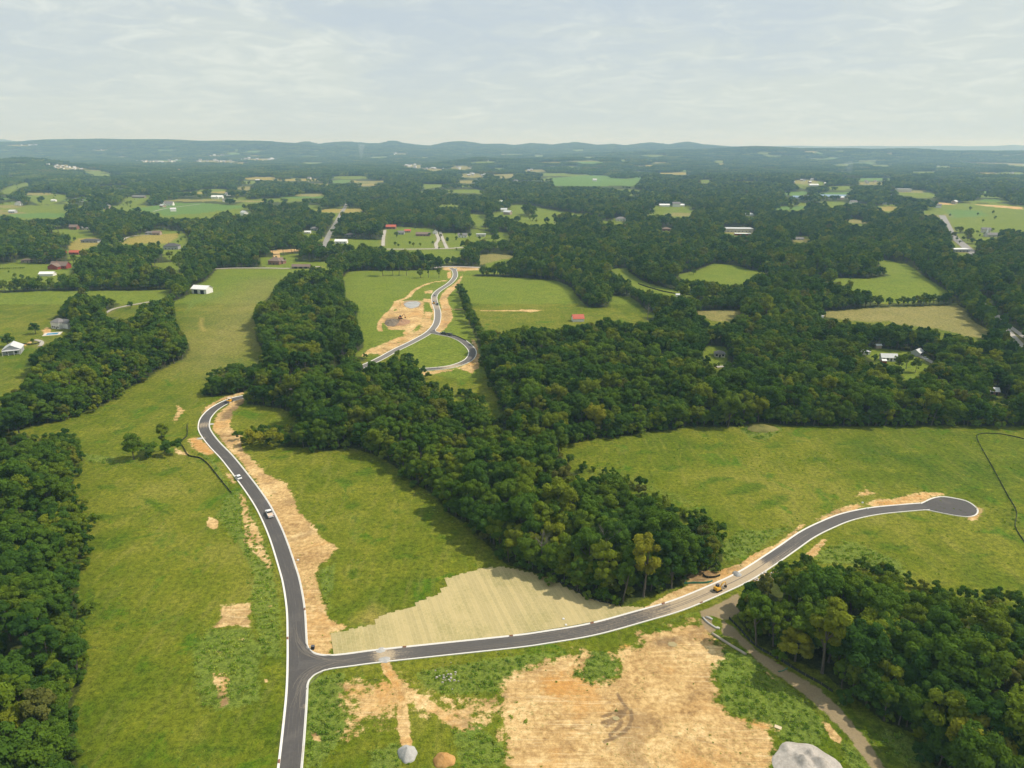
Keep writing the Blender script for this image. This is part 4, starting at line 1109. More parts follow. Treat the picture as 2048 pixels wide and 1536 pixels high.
def crown_arrays(R_, z0, z1, n_lobe, n_leaf, leaf, seed, droop=0.0, fill=0.16, jit=0.5):
    """leaf clumps on the outside of many lobes set through a domed crown volume"""
    g = np.random.default_rng(seed)
    zc = z0 + (z1 - z0) * 0.46
    hz = (z1 - z0) / 2
    cen = []
    rads = []
    for k in range(n_lobe):
        for _ in range(30):
            d = g.normal(size=3)
            d /= np.linalg.norm(d)
            d[2] = abs(d[2]) if g.random() < 0.68 else d[2]
            q = g.uniform(0.42, 0.95)
            c = np.array([d[0] * R_ * q, d[1] * R_ * q, zc + d[2] * hz * q * (1.0 if d[2] > 0 else 0.85)])
            r = R_ * g.uniform(0.15, 0.37)
            if all(np.linalg.norm(c - c2) > 0.55 * max(r, r2) for c2, r2 in zip(cen, rads)):
                break
        cen.append(c)
        rads.append(r)
    cen = np.array(cen)
    rads = np.array(rads)
    p = rads ** 2 / (rads ** 2).sum()
    li = g.choice(n_lobe, n_leaf, p=p)
    d = g.normal(size=(n_leaf, 3))
    d /= np.linalg.norm(d, axis=1, keepdims=True)
    low_ = (d[:, 2] < -0.35) & (g.random(n_leaf) < 0.75)
    d[low_, 2] *= -1
    shell = g.uniform(0.72, 1.16, n_leaf)
    inner = g.random(n_leaf) < fill
    shell[inner] = g.uniform(0.2, 0.8, inner.sum())
    # small bumps on every lobe
    bump = 1 + 0.13 * np.sin(d[:, 0] * 7 + li) * np.sin(d[:, 1] * 7 + li * 2) * np.sin(d[:, 2] * 6 + li * 3)
    P = cen[li] + d * (rads[li] * shell * bump)[:, None] * np.array([1, 1, 0.86])
    # an uneven outline
    P[:, 2] -= droop * (np.hypot(P[:, 0], P[:, 1]) / R_) ** 2
    nrm = d * 1.0 + g.normal(size=(n_leaf, 3)) * jit
    nrm[:, 2] += 0.25
    nrm /= np.linalg.norm(nrm, axis=1, keepdims=True)
    ref = g.normal(size=(n_leaf, 3))
    a = np.cross(nrm, ref)
    a /= np.linalg.norm(a, axis=1, keepdims=True)
    b = np.cross(nrm, a)
    s = leaf * g.uniform(0.6, 1.35, n_leaf)
    sa = (s * g.uniform(0.7, 1.2, n_leaf))[:, None] * 0.5
    sb = (s * g.uniform(0.7, 1.2, n_leaf))[:, None] * 0.5
    q = np.stack([P - a * sa, P - b * sb + nrm * sa * 0.15, P + a * sa, P + b * sb - nrm * sa * 0.15], 1)
    lobe_tone = g.random(n_lobe)
    cl_ = np.clip(lobe_tone[li] * 0.75 + 0.35 * (g.random(n_leaf) - 0.15), 0, 1)
    V = q.reshape(-1, 3)
    Q = np.arange(len(V)).reshape(-1, 4)
    return V, Q, np.repeat(cl_, 4), cen, rads


def tube_arrays(pts, radii, seg=6):
    mb = MB().tube(pts, radii, seg, cap=False)
    return np.array([tuple(v) for v in mb.v]), np.array(mb.f)


def trunk_arrays(h_base, cen, rads, seed, girth, n_limb=6, seg=6):
    g = np.random.default_rng(seed)
    top = h_base
    lean = g.normal(size=2) * 0.35
    Vs, Qs = [], []
    off = 0

    def addt(pts, rr, sg):
        nonlocal off
        v, q = tube_arrays(pts, rr, sg)
        Vs.append(v)
        Qs.append(q + off)
        off += len(v)
    zt = cen[:, 2].max() * 0.86
    pts = [(0, 0, -0.6), (0.03, 0, 0.5), (lean[0] * 0.4, lean[1] * 0.4, top * 0.5), (lean[0], lean[1], top), (lean[0] * 1.4, lean[1] * 1.2, (top + zt) / 2), (lean[0] * 1.6, lean[1] * 1.6, zt)]
    addt(pts, [girth * 1.5, girth, girth * 0.85, girth * 0.72, girth * 0.4, girth * 0.12], seg)
    for k in np.argsort(-rads)[:n_limb]:
        c = cen[k]
        st = np.array([lean[0], lean[1], top * g.uniform(0.72, 1.05)])
        mid = st * 0.5 + c * 0.5 + np.array([0, 0, -0.25])
        addt([st, mid, c], [girth * 0.42, girth * 0.26, girth * 0.08], 4)
    return np.concatenate(Vs), np.concatenate(Qs)


def merge(parts):
    """parts: (V, Q, clump, material index)"""
    V, Q, Cl, M = [], [], [], []
    o = 0
    for v, q, c, m in parts:
        V.append(v)
        Q.append(q + o)
        Cl.append(c if c is not None else np.zeros(len(v)))
        M.append(np.full(len(q), m))
        o += len(v)
    return np.concatenate(V), np.concatenate(Q), np.concatenate(Cl), np.concatenate(M)


# tree kinds: crown radius, height, crown base, lobes
KINDS = [
    dict(R=5.2, h=19, z0=5.0, lobes=27, seed=11), dict(R=6.0, h=21, z0=6.5, lobes=32, seed=12), dict(R=4.4, h=20, z0=7.5, lobes=22, seed=13),
    dict(R=5.6, h=17, z0=3.8, lobes=30, seed=14), dict(R=4.8, h=22, z0=8.5, lobes=24, seed=15), dict(R=6.6, h=19, z0=5.0, lobes=38, seed=16),
    dict(R=3.9, h=18, z0=6.0, lobes=20, seed=17), dict(R=5.0, h=15, z0=2.6, lobes=26, seed=18),
]
CROWN_ME, TRUNK_ME, NEAR_ME, MID_ME, FAR_ME = [], [], [], [], []
for k, d in enumerate(KINDS):
    V, Q, cl_, cen, rd = crown_arrays(d['R'], d['z0'], d['h'], d['lobes'], 5600, 0.70, d['seed'], 0, 0.12, 0.42)
    CROWN_ME.append(quads_mesh('crown', V, Q, [m_leaf], attrs={'clump': cl_}))
    tv, tq = trunk_arrays(d['z0'] + 1.2, cen, rd, d['seed'], 0.26 + 0.012 * d['h'] * 0.5)
    TRUNK_ME.append(quads_mesh('trunk', tv, tq, [m_bark], smooth=np.ones(len(tq), bool)))
    V3, Q3, C3, M3 = merge([(V, Q, cl_, 0), (tv, tq, None, 1)])
    NEAR_ME.append(quads_mesh('woodland_tree', V3, Q3, [m_leaf, m_bark], M3, {'clump': C3}))
    V, Q, cl_, cen, rd = crown_arrays(d['R'], d['z0'], d['h'], d['lobes'], 1100, 1.4, d['seed'] + 50, 0, 0.10, 0.36)
    tv, tq = trunk_arrays(d['z0'] + 1.2, cen, rd, d['seed'], 0.34, 2, 4)
    V3, Q3, C3, M3 = merge([(V, Q, cl_, 0), (tv, tq, None, 1)])
    MID_ME.append(quads_mesh('woodland_tree', V3, Q3, [m_leaf, m_bark], M3, {'clump': C3}))
    V, Q, cl_, cen, rd = crown_arrays(d['R'] * 1.08, d['z0'] * 0.6, d['h'], max(6, d['lobes'] // 2), 280, 2.8, d['seed'] + 90, 0, 0.04, 0.25)
    FAR_ME.append(quads_mesh('woodland_tree', V, Q, [m_leaf], None, {'clump': cl_}))
SHRUB_ME = []
for k in range(4):
    V, Q, cl_, cen, rd = crown_arrays(2.6 + 0.3 * k, 0.1, 4.2 + 0.9 * k, 9 + k, 1500, 0.62, 200 + k, 0, 0.2)
    SHRUB_ME.append(quads_mesh('shrub', V, Q, [m_leaf], None, {'clump': cl_}))
CLUMP_ME = []
for k in range(4):
    g = np.random.default_rng(300 + k)
    parts = []
    for i in range(78):
        x, y = g.uniform(-36, 36, 2)
        V, Q, cl_, cen, rd = crown_arrays(g.uniform(4.4, 6.6), 1.5, g.uniform(13, 20), 5, 60, 4.3, 1000 * k + i, 0, 0.03, 0.2)
        parts.append((V + np.array([x, y, 0]), Q, np.clip(cl_ * 0.6 + g.random() * 0.5, 0, 1), 0))
    V3, Q3, C3, M3 = merge(parts)
    CLUMP_ME.append(quads_mesh('tree_patch', V3, Q3, [m_leaf], M3, {'clump': C3}))

# ------------------------------------------------------------------ where trees stand
_polys = [np.asarray(p, float) for _, p in FIELDS.values()]


def in_open(px, py, margin_polys=None):
    res = np.zeros(px.shape, bool)
    for p in _polys:
        res |= inside(px, py, p)
    return res


def near_path(x, y, path, dist):
    res = np.zeros(x.shape, bool)
    idx = np.nonzero((x > path[:, 0].min() - dist) & (x < path[:, 0].max() + dist) & (y > path[:, 1].min() - dist) & (y < path[:, 1].max() + dist))[0]
    if len(idx):
        d = np.min(np.hypot(x[idx][:, None] - path[None, ::2, 0], y[idx][:, None] - path[None, ::2, 1]), axis=1)
        res[idx] = d < dist
    return res


HOUSE_SPOTS = []     # filled before the woods are planted: (x, y, clear radius)


def allowed(x, y, h, rc, tests=5):
    """True where a tree of height h and crown radius rc leaves the fields and roads of the place open"""
    res = np.zeros(x.shape, bool)
    idx = np.arange(len(x))

    def cut(keep):
        nonlocal idx, x, y, h, rc, z, zc
        idx, x, y, h, rc, z, zc = idx[keep], x[keep], y[keep], h[keep], rc[keep], z[keep], zc[keep]
    z = height(x, y)
    px, py, zc = project(x, y, z)
    cut(~in_open(px, py))
    if tests > 1:
        for fz in (0.97, 0.35, 0.7)[:tests - 1]:
            k = 0.0 if fz > 0.9 else 0.80
            for sg in ((0,) if not k else (0, -1, 1)):
                p2, q2, _ = project(x, y, z + h * fz)
                cut(~in_open(p2 + sg * k * rc * F / zc, q2))
    ok = np.ones(x.shape, bool)
    for pth, dd in ((MAIN, 9.5), (SIDE, 7.5), (LOOP, 9.0)):
        ok &= ~near_path(x, y, pth, dd)
    for k_, pth in FARP.items():
        ok &= ~near_path(x, y, pth, FAR_ROADS[k_][0] / 2 + 3)
    for hx, hy, hr in HOUSE_SPOTS:
        ok &= (x - hx) ** 2 + (y - hy) ** 2 > hr * hr
    res[idx[ok]] = True
    return res


def edge_of_wood(x, y, d):
    """near the open land on any side"""
    z = height(x, y)
    e = np.zeros(x.shape, bool)
    for ox, oy in ((0, -d), (d, 0), (-d, 0), (0, d)):
        p, q, _ = project(x + ox, y + oy, z)
        e |= in_open(p, q)
    return e


def jitter_points(r0, r1, spacing, half_az, seed, jit=0.42):
    g = np.random.default_rng(seed)
    X = np.arange(-r1, r1, spacing)
    Y = np.arange(0, r1, spacing * 0.92)
    xx, yy = np.meshgrid(X, Y)
    xx = xx + (np.arange(len(Y)) % 2)[:, None] * spacing / 2
    xx = (xx + g.uniform(-jit, jit, xx.shape) * spacing).ravel()
    yy = (yy + g.uniform(-jit, jit, yy.shape) * spacing).ravel()
    r = np.hypot(xx, yy)
    a = np.abs(np.arctan2(xx, yy))
    k = (r >= r0) & (r < r1) & (a < half_az)
    return xx[k], yy[k]

# ------------------------------------------------------------------ buildings
m_white = plain('white_painted_siding', (0.74, 0.73, 0.70))
m_offwhite = plain('cream_siding', (0.58, 0.54, 0.47))
m_brick = plain('red_brick_wall', (0.26, 0.13, 0.095))
m_tanwall = plain('tan_brick_wall', (0.36, 0.28, 0.21))
m_greywall = plain('grey_siding', (0.36, 0.37, 0.38))
m_dark = plain('dark_opening', (0.018, 0.018, 0.020))
m_glass = plain('window_glass', (0.04, 0.05, 0.06), 0.15, 0.1, spec=0.5)
m_rgrey = plain('grey_shingle_roof', (0.19, 0.18, 0.175), 0.9)
m_rdark = plain('dark_shingle_roof', (0.085, 0.080, 0.080), 0.9)
m_rbrown = plain('brown_shingle_roof', (0.20, 0.145, 0.115), 0.9)
m_rred = plain('red_metal_roof', (0.46, 0.11, 0.065), 0.6)
m_rwhite = plain('white_metal_roof', (0.76, 0.76, 0.75), 0.5)
m_rsilver = plain('pale_galvanised_roof', (0.56, 0.57, 0.57), 0.45)
m_rblue = plain('blue_metal_roof', (0.20, 0.29, 0.38), 0.5)
m_rust = plain('rusty_roof', (0.30, 0.17, 0.11), 0.8)
m_barnred = plain('barn_red_board', (0.30, 0.055, 0.040))
m_wood = plain('weathered_timber', (0.22, 0.18, 0.14))
m_chrome = plain('dark_metal', (0.10, 0.10, 0.11), 0.5)

NAMED = []


def roof_slabs(W_, D_, wh, rh, ov, th, kind):
    mb = MB()
    if kind == 'gable_x':       # ridge along local x
        hy = D_ / 2 + ov
        z0 = wh - ov * rh / (D_ / 2)
        prof = [(-hy, z0), (0, wh + rh), (hy, z0), (hy, z0 + th), (0, wh + rh + th), (-hy, z0 + th)]
        x0, x1 = -W_ / 2 - ov, W_ / 2 + ov
        v = [(x0, y, z) for y, z in prof] + [(x1, y, z) for y, z in prof]
        f = [(0, 1, 7, 6), (1, 2, 8, 7), (2, 3, 9, 8), (3, 4, 10, 9), (4, 5, 11, 10), (5, 0, 6, 11), (0, 5, 4, 1), (1, 4, 3, 2), (6, 7, 10, 11), (7, 8, 9, 10)]
        mb.add(v, f)
    elif kind == 'gable_y':
        hx = W_ / 2 + ov
        z0 = wh - ov * rh / (W_ / 2)
        prof = [(-hx, z0), (0, wh + rh), (hx, z0), (hx, z0 + th), (0, wh + rh + th), (-hx, z0 + th)]
        y0, y1 = -D_ / 2 - ov, D_ / 2 + ov
        v = [(x, y0, z) for x, z in prof] + [(x, y1, z) for x, z in prof]
        f = [(6, 7, 1, 0), (7, 8, 2, 1), (8, 9, 3, 2), (9, 10, 4, 3), (10, 11, 5, 4), (11, 6, 0, 5), (1, 4, 5, 0), (2, 3, 4, 1), (11, 10, 7, 6), (10, 9, 8, 7)]
        mb.add(v, f)
    elif kind == 'hip':
        x, y = W_ / 2 + ov, D_ / 2 + ov
        rx = max(0.0, W_ / 2 - D_ / 2) * 0.9 + 0.3
        z0 = wh - 0.05
        v = [(-x, -y, z0), (x, -y, z0), (x, y, z0), (-x, y, z0), (-x, -y, z0 + th), (x, -y, z0 + th), (x, y, z0 + th), (-x, y, z0 + th), (-rx, 0, wh + rh), (rx, 0, wh + rh)]
        f = [(3, 2, 1, 0), (0, 1, 5, 4), (1, 2, 6, 5), (2, 3, 7, 6), (3, 0, 4, 7), (4, 5, 9, 8), (6, 7, 8, 9), (5, 6, 9), (7, 4, 8)]
        mb.add(v, f)
    else:
        mb.box(-W_ / 2 - ov, W_ / 2 + ov, -D_ / 2 - ov, D_ / 2 + ov, wh, wh + max(rh, 0.3))
    return mb


def wall_mesh(W_, D_, wh, rh, kind):
    mb = MB()
    x, y = W_ / 2, D_ / 2
    if kind == 'gable_x':
        mb.prism([(-y, -0.8), (-y, wh), (0, wh + rh), (y, wh), (y, -0.8)][::-1], -x, x)
    elif kind == 'gable_y':
        prof = [(-x, -0.8), (x, -0.8), (x, wh), (0, wh + rh), (-x, wh)]
        v = [(a, -y, b) for a, b in prof] + [(a, y, b) for a, b in prof]
        f = [(0, 1, 2, 3, 4), (9, 8, 7, 6, 5)] + [(i + 5, (i + 1) % 5 + 5, (i + 1) % 5, i) for i in range(5)]
        mb.add(v, f)
    else:
        mb.box(-x, x, -y, y, -0.8, wh)
    return mb


def house(px, py, wpx, hpx, yaw, dr, kind, mw, mr, label, cat='house', name='house', wins=None, door=True, chimney=False, wing=None, rf=0.42, opens=0, group=None, porch=False, lift=0.0):
    p = at(px, py)
    s = px_size(p)
    W_ = wpx * s
    D_ = W_ * dr
    tot = hpx * s
    wh = max(2.4, tot * (1 - rf)) if kind != 'flat' else max(2.6, tot * 0.86)
    rh = max(0.9, tot * rf) if kind != 'flat' else tot * 0.14
    root = empty(name, (p.x, p.y + D_ * 0.35, p.z + lift), math.radians(yaw))
    tag(root, label, cat, group)
    wall_mesh(W_, D_, wh, rh, kind).build('wall', mw, root)
    ov = min(0.7, W_ * 0.05)
    rb = roof_slabs(W_, D_, wh + 0.02, rh, ov, 0.22, kind).build('roof', mr, root)
    if chimney:
        MB().box(-W_ * 0.22, -W_ * 0.22 + 0.9, -0.1, 0.8, wh + rh * 0.4, wh + rh + 1.1).build('chimney', m_brick, rb)
    nwin = wins if wins is not None else max(2, int(wpx / 7))
    for k in range(nwin):
        xw = (-0.5 + (k + 0.5) / max(nwin, 1)) * W_ * 0.92
        if door and k == nwin // 2:
            MB().box(xw - 0.55, xw + 0.55, -D_ / 2 - 0.06, -D_ / 2 + 0.1, 0.0, 2.1).build('door', m_dark, root)
            continue
        hw = min(0.75, W_ / nwin * 0.3)
        MB().box(xw - hw, xw + hw, -D_ / 2 - 0.05, -D_ / 2 + 0.1, 0.9, min(wh - 0.25, 2.3)).build('window', m_glass, root)
    for k in range(opens):
        xo = (-0.5 + (k + 0.5) / opens) * W_ * 0.86
        hw = W_ / opens * 0.24
        MB().box(xo - hw, xo + hw, -D_ / 2 - 0.06, -D_ / 2 + 0.2, 0.0, wh * 0.78).build('doorway', m_dark, root)
    if wing:
        wx, wy, ww, wd, k2 = wing
        c = empty('wing', (wx * W_, wy * D_, 0))
        c.parent = root
        wall_mesh(ww * W_, wd * D_, wh * 0.9, rh * 0.8, k2).build('wall', mw, c)
        roof_slabs(ww * W_, wd * D_, wh * 0.9 + 0.02, rh * 0.8, ov, 0.22, k2).build('roof', mr, c)
    if porch:
        MB().box(-W_ / 2, W_ / 2, -D_ / 2 - 3.0, -D_ / 2 - 0.01, wh * 0.86, wh * 0.92).build('porch_roof', mr, root)
        for k in range(4):
            xp = -W_ / 2 + 0.2 + k * (W_ - 0.4) / 3
            MB().box(xp - 0.12, xp + 0.12, -D_ / 2 - 2.9, -D_ / 2 - 2.66, -0.6, wh * 0.86).build('porch_post', m_white, root)
    HOUSE_SPOTS.append((root.location.x, root.location.y, max(W_, D_) * 0.62 + 3))
    NAMED.append(root)
    return root


# nearer buildings
house(402, 587, 34, 15, -14, 0.62, 'gable_x', m_white, m_rwhite, 'white metal barn with two dark doorways at the edge of the long meadow', 'barn', 'barn', 0, False, rf=0.36, opens=2)
hp = house(116, 657, 22, 20, -20, 0.9, 'hip', m_white, m_rgrey, 'white two storey house with grey hipped roof behind the swimming pool', 'house', 'house', 4, True, False, (0.75, 0.25, 0.75, 0.7, 'gable_x'), 0.36)
house(20, 708, 30, 19, 24, 1.15, 'gable_y', m_greywall, m_rsilver, 'grey barn with pale metal roof and open porch at the left edge', 'barn', 'barn', 2, False, rf=0.45, porch=True)
house(1156, 643, 22, 13, 8, 0.75, 'gable_x', m_white, m_rred, 'small white shed with a red metal roof beside the right hand wood', 'shed', 'shed', 0, False, rf=0.5)
house(1440, 714, 20, 12, -8, 0.75, 'hip', m_offwhite, m_rgrey, 'small pale cottage alone in a clearing inside the right hand wood', 'house', 'house', 3)
house(1778, 722, 30, 14, -6, 0.42, 'gable_x', m_white, m_rsilver, 'long white trailer house among trees with a pale roof', 'house', 'house', 4)
house(1768, 728, 9, 6, -6, 0.9, 'gable_x', m_barnred, m_rwhite, 'tiny red outbuilding just in front of the white trailer house', 'shed', 'shed', 0, False)
house(1728, 709, 22, 7, 4, 0.5, 'gable_x', m_white, m_rsilver, 'low pale shed half hidden by a tree left of the trailer house', 'shed', 'shed', 2)
house(1757, 697, 11, 4, 0, 0.6, 'gable_x', m_tanwall, m_rsilver, 'small tan roofed shelter in shade behind the trailer house', 'shed', 'shed', 0, False)
house(1837, 712, 20, 13, 40, 0.8, 'gable_x', m_greywall, m_rsilver, 'grey garage with pale gable roof beside the yard drive', 'garage', 'garage', 1, False)
house(1988, 790, 19, 14, -10, 0.8, 'gable_x', m_brick, m_rwhite, 'dark brick cottage with a white roof at the right edge of the wood', 'house', 'house', 2)
house(2030, 812, 14, 6, -5, 0.8, 'gable_x', m_white, m_rsilver, 'small white shed beside the grass clearing at the right edge', 'shed', 'shed', 1, False)
house(1640, 637, 12, 5, 5, 0.7, 'gable_x', m_white, m_rwhite, 'small white shed at the left corner of the brown hayfield', 'shed', 'shed', 1, False)
house(1356, 594, 9, 4, 0, 0.6, 'gable_x', m_white, m_rwhite, 'tiny white shed behind the hedge below the curved field', 'shed', 'shed', 0, False)
# estates behind
house(550, 529, 24, 14, -12, 0.7, 'hip', m_brick, m_rbrown, 'brown brick house with steep brown roof beside the long drive', 'house', 'house', 3, True, True, (0.3, 0.5, 0.6, 0.8, 'gable_y'), 0.5)
house(602, 537, 35, 8, 0, 0.3, 'gable_x', m_wood, m_rbrown, 'long low brown open fronted stable beside the drive', 'barn', 'barn', 0, False, rf=0.45, opens=3)
house(119, 537, 34, 13, -5, 0.45, 'gable_x', m_barnred, m_rbrown, 'large brown roofed barn house with two white cupolas', 'house', 'house', 4, True, True, (-0.1, -0.8, 0.6, 0.9, 'gable_y'), 0.5)
house(93, 552, 27, 8, 3, 0.5, 'gable_x', m_white, m_rwhite, 'long white metal shed in front of the brown roofed barn house', 'shed', 'shed', 0, False)
house(52, 525, 18, 7, 0, 0.6, 'hip', m_tanwall, m_rbrown, 'low brown roofed house tucked against the trees at far left', 'house', 'house', 2)
house(149, 509, 20, 8, -4, 0.5, 'gable_x', m_barnred, m_rred, 'bright red barn beside the yellow stubble at left', 'barn', 'barn', 1, False)
house(126, 507, 9, 6, 0, 0.8, 'gable_x', m_barnred, m_rbrown, 'small red shed left of the bright red barn', 'shed', 'shed', 0, False)
house(180, 485, 34, 7, -3, 0.4, 'hip', m_greywall, m_rdark, 'long dark roofed house above the yellow field at left', 'house', 'house', 4)
house(147, 459, 15, 9, 0, 0.7, 'gable_x', m_brick, m_rbrown, 'brick house with brown roof beside a pale drive at left', 'house', 'house', 2)
house(171, 460, 18, 6, 10, 0.6, 'gable_x', m_offwhite, m_rgrey, 'cream house with grey roof right of the brick house', 'house', 'house', 2)
house(313, 470, 15, 8, 0, 0.7, 'gable_x', m_tanwall, m_rbrown, 'tan house at the top of the yellow hay field', 'house', 'house', 2)
house(298, 469, 15, 6, -5, 0.6, 'hip', m_greywall, m_rgrey, 'grey house left of the tan house above the hay field', 'house', 'house', 2)
house(342, 499, 28, 12, 6, 0.6, 'hip', m_greywall, m_rdark, 'dark grey hip roofed mansion below the yellow hay field', 'house', 'house', 4, True, True)
house(415, 496, 24, 6, 8, 0.6, 'hip', m_offwhite, m_rgrey, 'grey roofed house half hidden by trees right of the mansion', 'house', 'house', 3)
house(682, 487, 24, 8, -2, 0.5, 'gable_x', m_white, m_rwhite, 'bright white building in a lawn right of the straight road', 'house', 'house', 3)
house(615, 467, 12, 5, 0, 0.6, 'gable_x', m_white, m_rwhite, 'white shed just left of the straight road', 'shed', 'shed', 1, False)
house(628, 461, 13, 7, 0, 0.7, 'hip', m_greywall, m_rgrey, 'grey house behind the white shed near the straight road', 'house', 'house', 2)
house(724, 458, 22, 8, -4, 0.6, 'gable_x', m_tanwall, m_rbrown, 'long brown roofed ranch house left of the white garage', 'house', 'house', 3)
house(753, 456, 13, 6, 0, 0.6, 'flat', m_white, m_rwhite, 'white flat garage between the ranch house and the red roofed house', 'garage', 'garage', 1, False)
house(782, 458, 19, 8, -3, 0.6, 'gable_x', m_brick, m_rred, 'red roofed brick house beside the pale west drive', 'house', 'house', 3)
house(802, 469, 13, 7, 0, 0.7, 'gable_x', m_greywall, m_rgrey, 'grey house just in front of the small red roofed barn', 'house', 'house', 2)
house(815, 465, 12, 6, 0, 0.7, 'gable_x', m_tanwall, m_rred, 'small barn with orange red roof in the middle lawns', 'barn', 'barn', 1, False)
house(846, 472, 28, 7, -3, 0.4, 'gable_x', m_brick, m_rbrown, 'low brown ranch house in the middle lawns', 'house', 'house', 4)
house(870, 468, 9, 8, 0, 0.9, 'gable_y', m_white, m_rgrey, 'narrow white gabled house where the middle drives meet', 'house', 'house', 1)
house(925, 475, 18, 8, 0, 0.6, 'gable_x', m_white, m_rgrey, 'white farmhouse with grey roof standing alone on the lawn', 'house', 'house', 3)
house(962, 473, 18, 5, 0, 0.5, 'flat', m_offwhite, m_rsilver, 'pale flat pool house right of the lone farmhouse', 'house', 'house', 2)
house(1012, 494, 16, 6, 8, 0.7, 'gable_x', m_tanwall, m_rgrey, 'tan house among trees at the right end of the lawns', 'house', 'house', 2)
house(700, 473, 20, 6, 0, 0.5, 'hip', m_greywall, m_rdark, 'dark roofed house in trees behind the bright white building', 'house', 'house', 2)
house(1242, 442, 20, 8, 0, 0.6, 'hip', m_white, m_rgrey, 'white house with grey hip roof on a lawn in the middle forest', 'house', 'house', 3)
house(1333, 462, 16, 7, -5, 0.7, 'hip', m_brick, m_rbrown, 'brick house with brown roof in a forest lawn', 'house', 'house', 2)
house(1360, 462, 8, 5, 0, 0.8, 'gable_x', m_white, m_rwhite, 'white shed right of the brick forest house', 'shed', 'shed', 0, False)
house(1329, 413, 20, 5, 0, 0.4, 'gable_x', m_white, m_rwhite, 'long white barn at the left end of the hilltop farm', 'barn', 'barn', 0, False)
house(1363, 413, 12, 5, 0, 0.5, 'gable_x', m_white, m_rwhite, 'white barn at the right end of the hilltop farm', 'barn', 'barn', 0, False)
house(1172, 423, 14, 5, 0, 0.6, 'gable_x', m_brick, m_rbrown, 'brown cabin roof showing through the middle forest', 'house', 'house', 1)
house(1004, 412, 12, 4, 0, 0.6, 'gable_x', m_white, m_rwhite, 'white roofed shed alone in the middle forest', 'shed', 'shed', 0, False)
house(1498, 432, 20, 6, -8, 0.7, 'hip', m_white, m_rwhite, 'white roofed hall standing alone in the right forest', 'hall', 'hall', 0, False)
house(1478, 464, 54, 7, -6, 0.45, 'flat', m_offwhite, m_rsilver, 'long flat roofed school with pale walls in the right forest', 'school', 'school', 7)
house(1486, 471, 30, 4, -6, 0.4, 'flat', m_barnred, m_rwhite, 'low red fronted annexe before the flat roofed school', 'annexe', 'annexe', 3, False)
house(1668, 396, 52, 6, -8, 0.6, 'gable_x', m_greywall, m_rblue, 'large warehouse with a long blue metal roof', 'warehouse', 'warehouse', 0, False, rf=0.55)
house(1604, 397, 32, 5, -8, 0.6, 'gable_x', m_greywall, m_rblue, 'smaller blue roofed warehouse left of the large one', 'warehouse', 'warehouse', 0, False, rf=0.55)
house(1808, 384, 28, 6, 0, 0.4, 'flat', m_offwhite, m_rsilver, 'long grey flat factory on a rise at far right', 'factory', 'factory', 0, False)
house(1628, 372, 18, 4, 0, 0.5, 'gable_x', m_white, m_rwhite, 'white farm building left of a pair in the far clearing', 'barn', 'barn', 0, False)
house(1655, 369, 12, 4, 0, 0.5, 'gable_x', m_white, m_rwhite, 'white farm building right of a pair in the far clearing', 'barn', 'barn', 0, False)
house(1772, 409, 11, 6, 0, 0.5, 'flat', m_greywall, m_rsilver, 'grey silo house near a lone dark tree at right', 'building', 'building', 0, False)
house(1597, 480, 20, 5, 0, 0.5, 'gable_x', m_offwhite, m_rgrey, 'pale school bus shed with parking apron in the right forest', 'shed', 'shed', 1, False)
house(1826, 486, 26, 5, 0, 0.5, 'hip', m_tanwall, m_rgrey, 'tan building left of the town road', 'building', 'building', 2)
house(1922, 504, 32, 6, 4, 0.5, 'flat', m_greywall, m_rwhite, 'filling station with flat white roof beside the town road', 'shop', 'shop', 4)
house(1986, 474, 26, 8, 0, 0.5, 'gable_x', m_offwhite, m_rgrey, 'church hall with long grey roof beside the white steeple', 'church', 'church', 3)
house(36, 411, 11, 8, 0, 0.8, 'gable_y', m_white, m_rgrey, 'white gabled house among lawns at far left', 'house', 'house', 1)
house(107, 403, 9, 4, 0, 0.6, 'gable_x', m_white, m_rwhite, 'white shed on a far lawn right of the gabled house', 'shed', 'shed', 0, False)
house(24, 426, 12, 6, 0, 0.8, 'gable_x', m_greywall, m_rsilver, 'pale roofed house below the white gabled house at far left', 'house', 'house', 1)
house(164, 372, 13, 4, 0, 0.5, 'gable_x', m_white, m_rwhite, 'white roofed barn alone in the left forest', 'barn', 'barn', 0, False)
house(337, 411, 18, 8, 0, 0.5, 'gable_x', m_white, m_rgrey, 'large white mansion on the far green pasture', 'mansion', 'mansion', 3, True, True, (-0.4, -0.2, 0.3, 1.2, 'gable_y'), 0.5)
house(434, 397, 22, 6, 0, 0.4, 'gable_x', m_white, m_rwhite, 'white estate building behind the far green pasture', 'house', 'house', 3, True, False, (0.1, -0.3, 0.2, 1.2, 'gable_y'))
house(277, 396, 24, 5, 0, 0.4, 'gable_x', m_wood, m_rgrey, 'low farm sheds roof in the pasture left of the mansion', 'shed', 'shed', 1, False)

# church steeple belongs to the church
ch = [o for o in NAMED if o['category'] == 'church'][0]
MB().box(-11.5, -8.9, -3, -0.4, -0.5, 8.5).build('tower', m_white, ch)
MB().add([(-11.5, -3, 8.5), (-8.9, -3, 8.5), (-8.9, -.4, 8.5), (-11.5, -.4, 8.5), (-10.2, -1.7, 15.5)], [(0, 1, 4), (1, 2, 4), (2, 3, 4), (3, 0, 4), (3, 2, 1, 0)]).build('spire', m_white, ch)

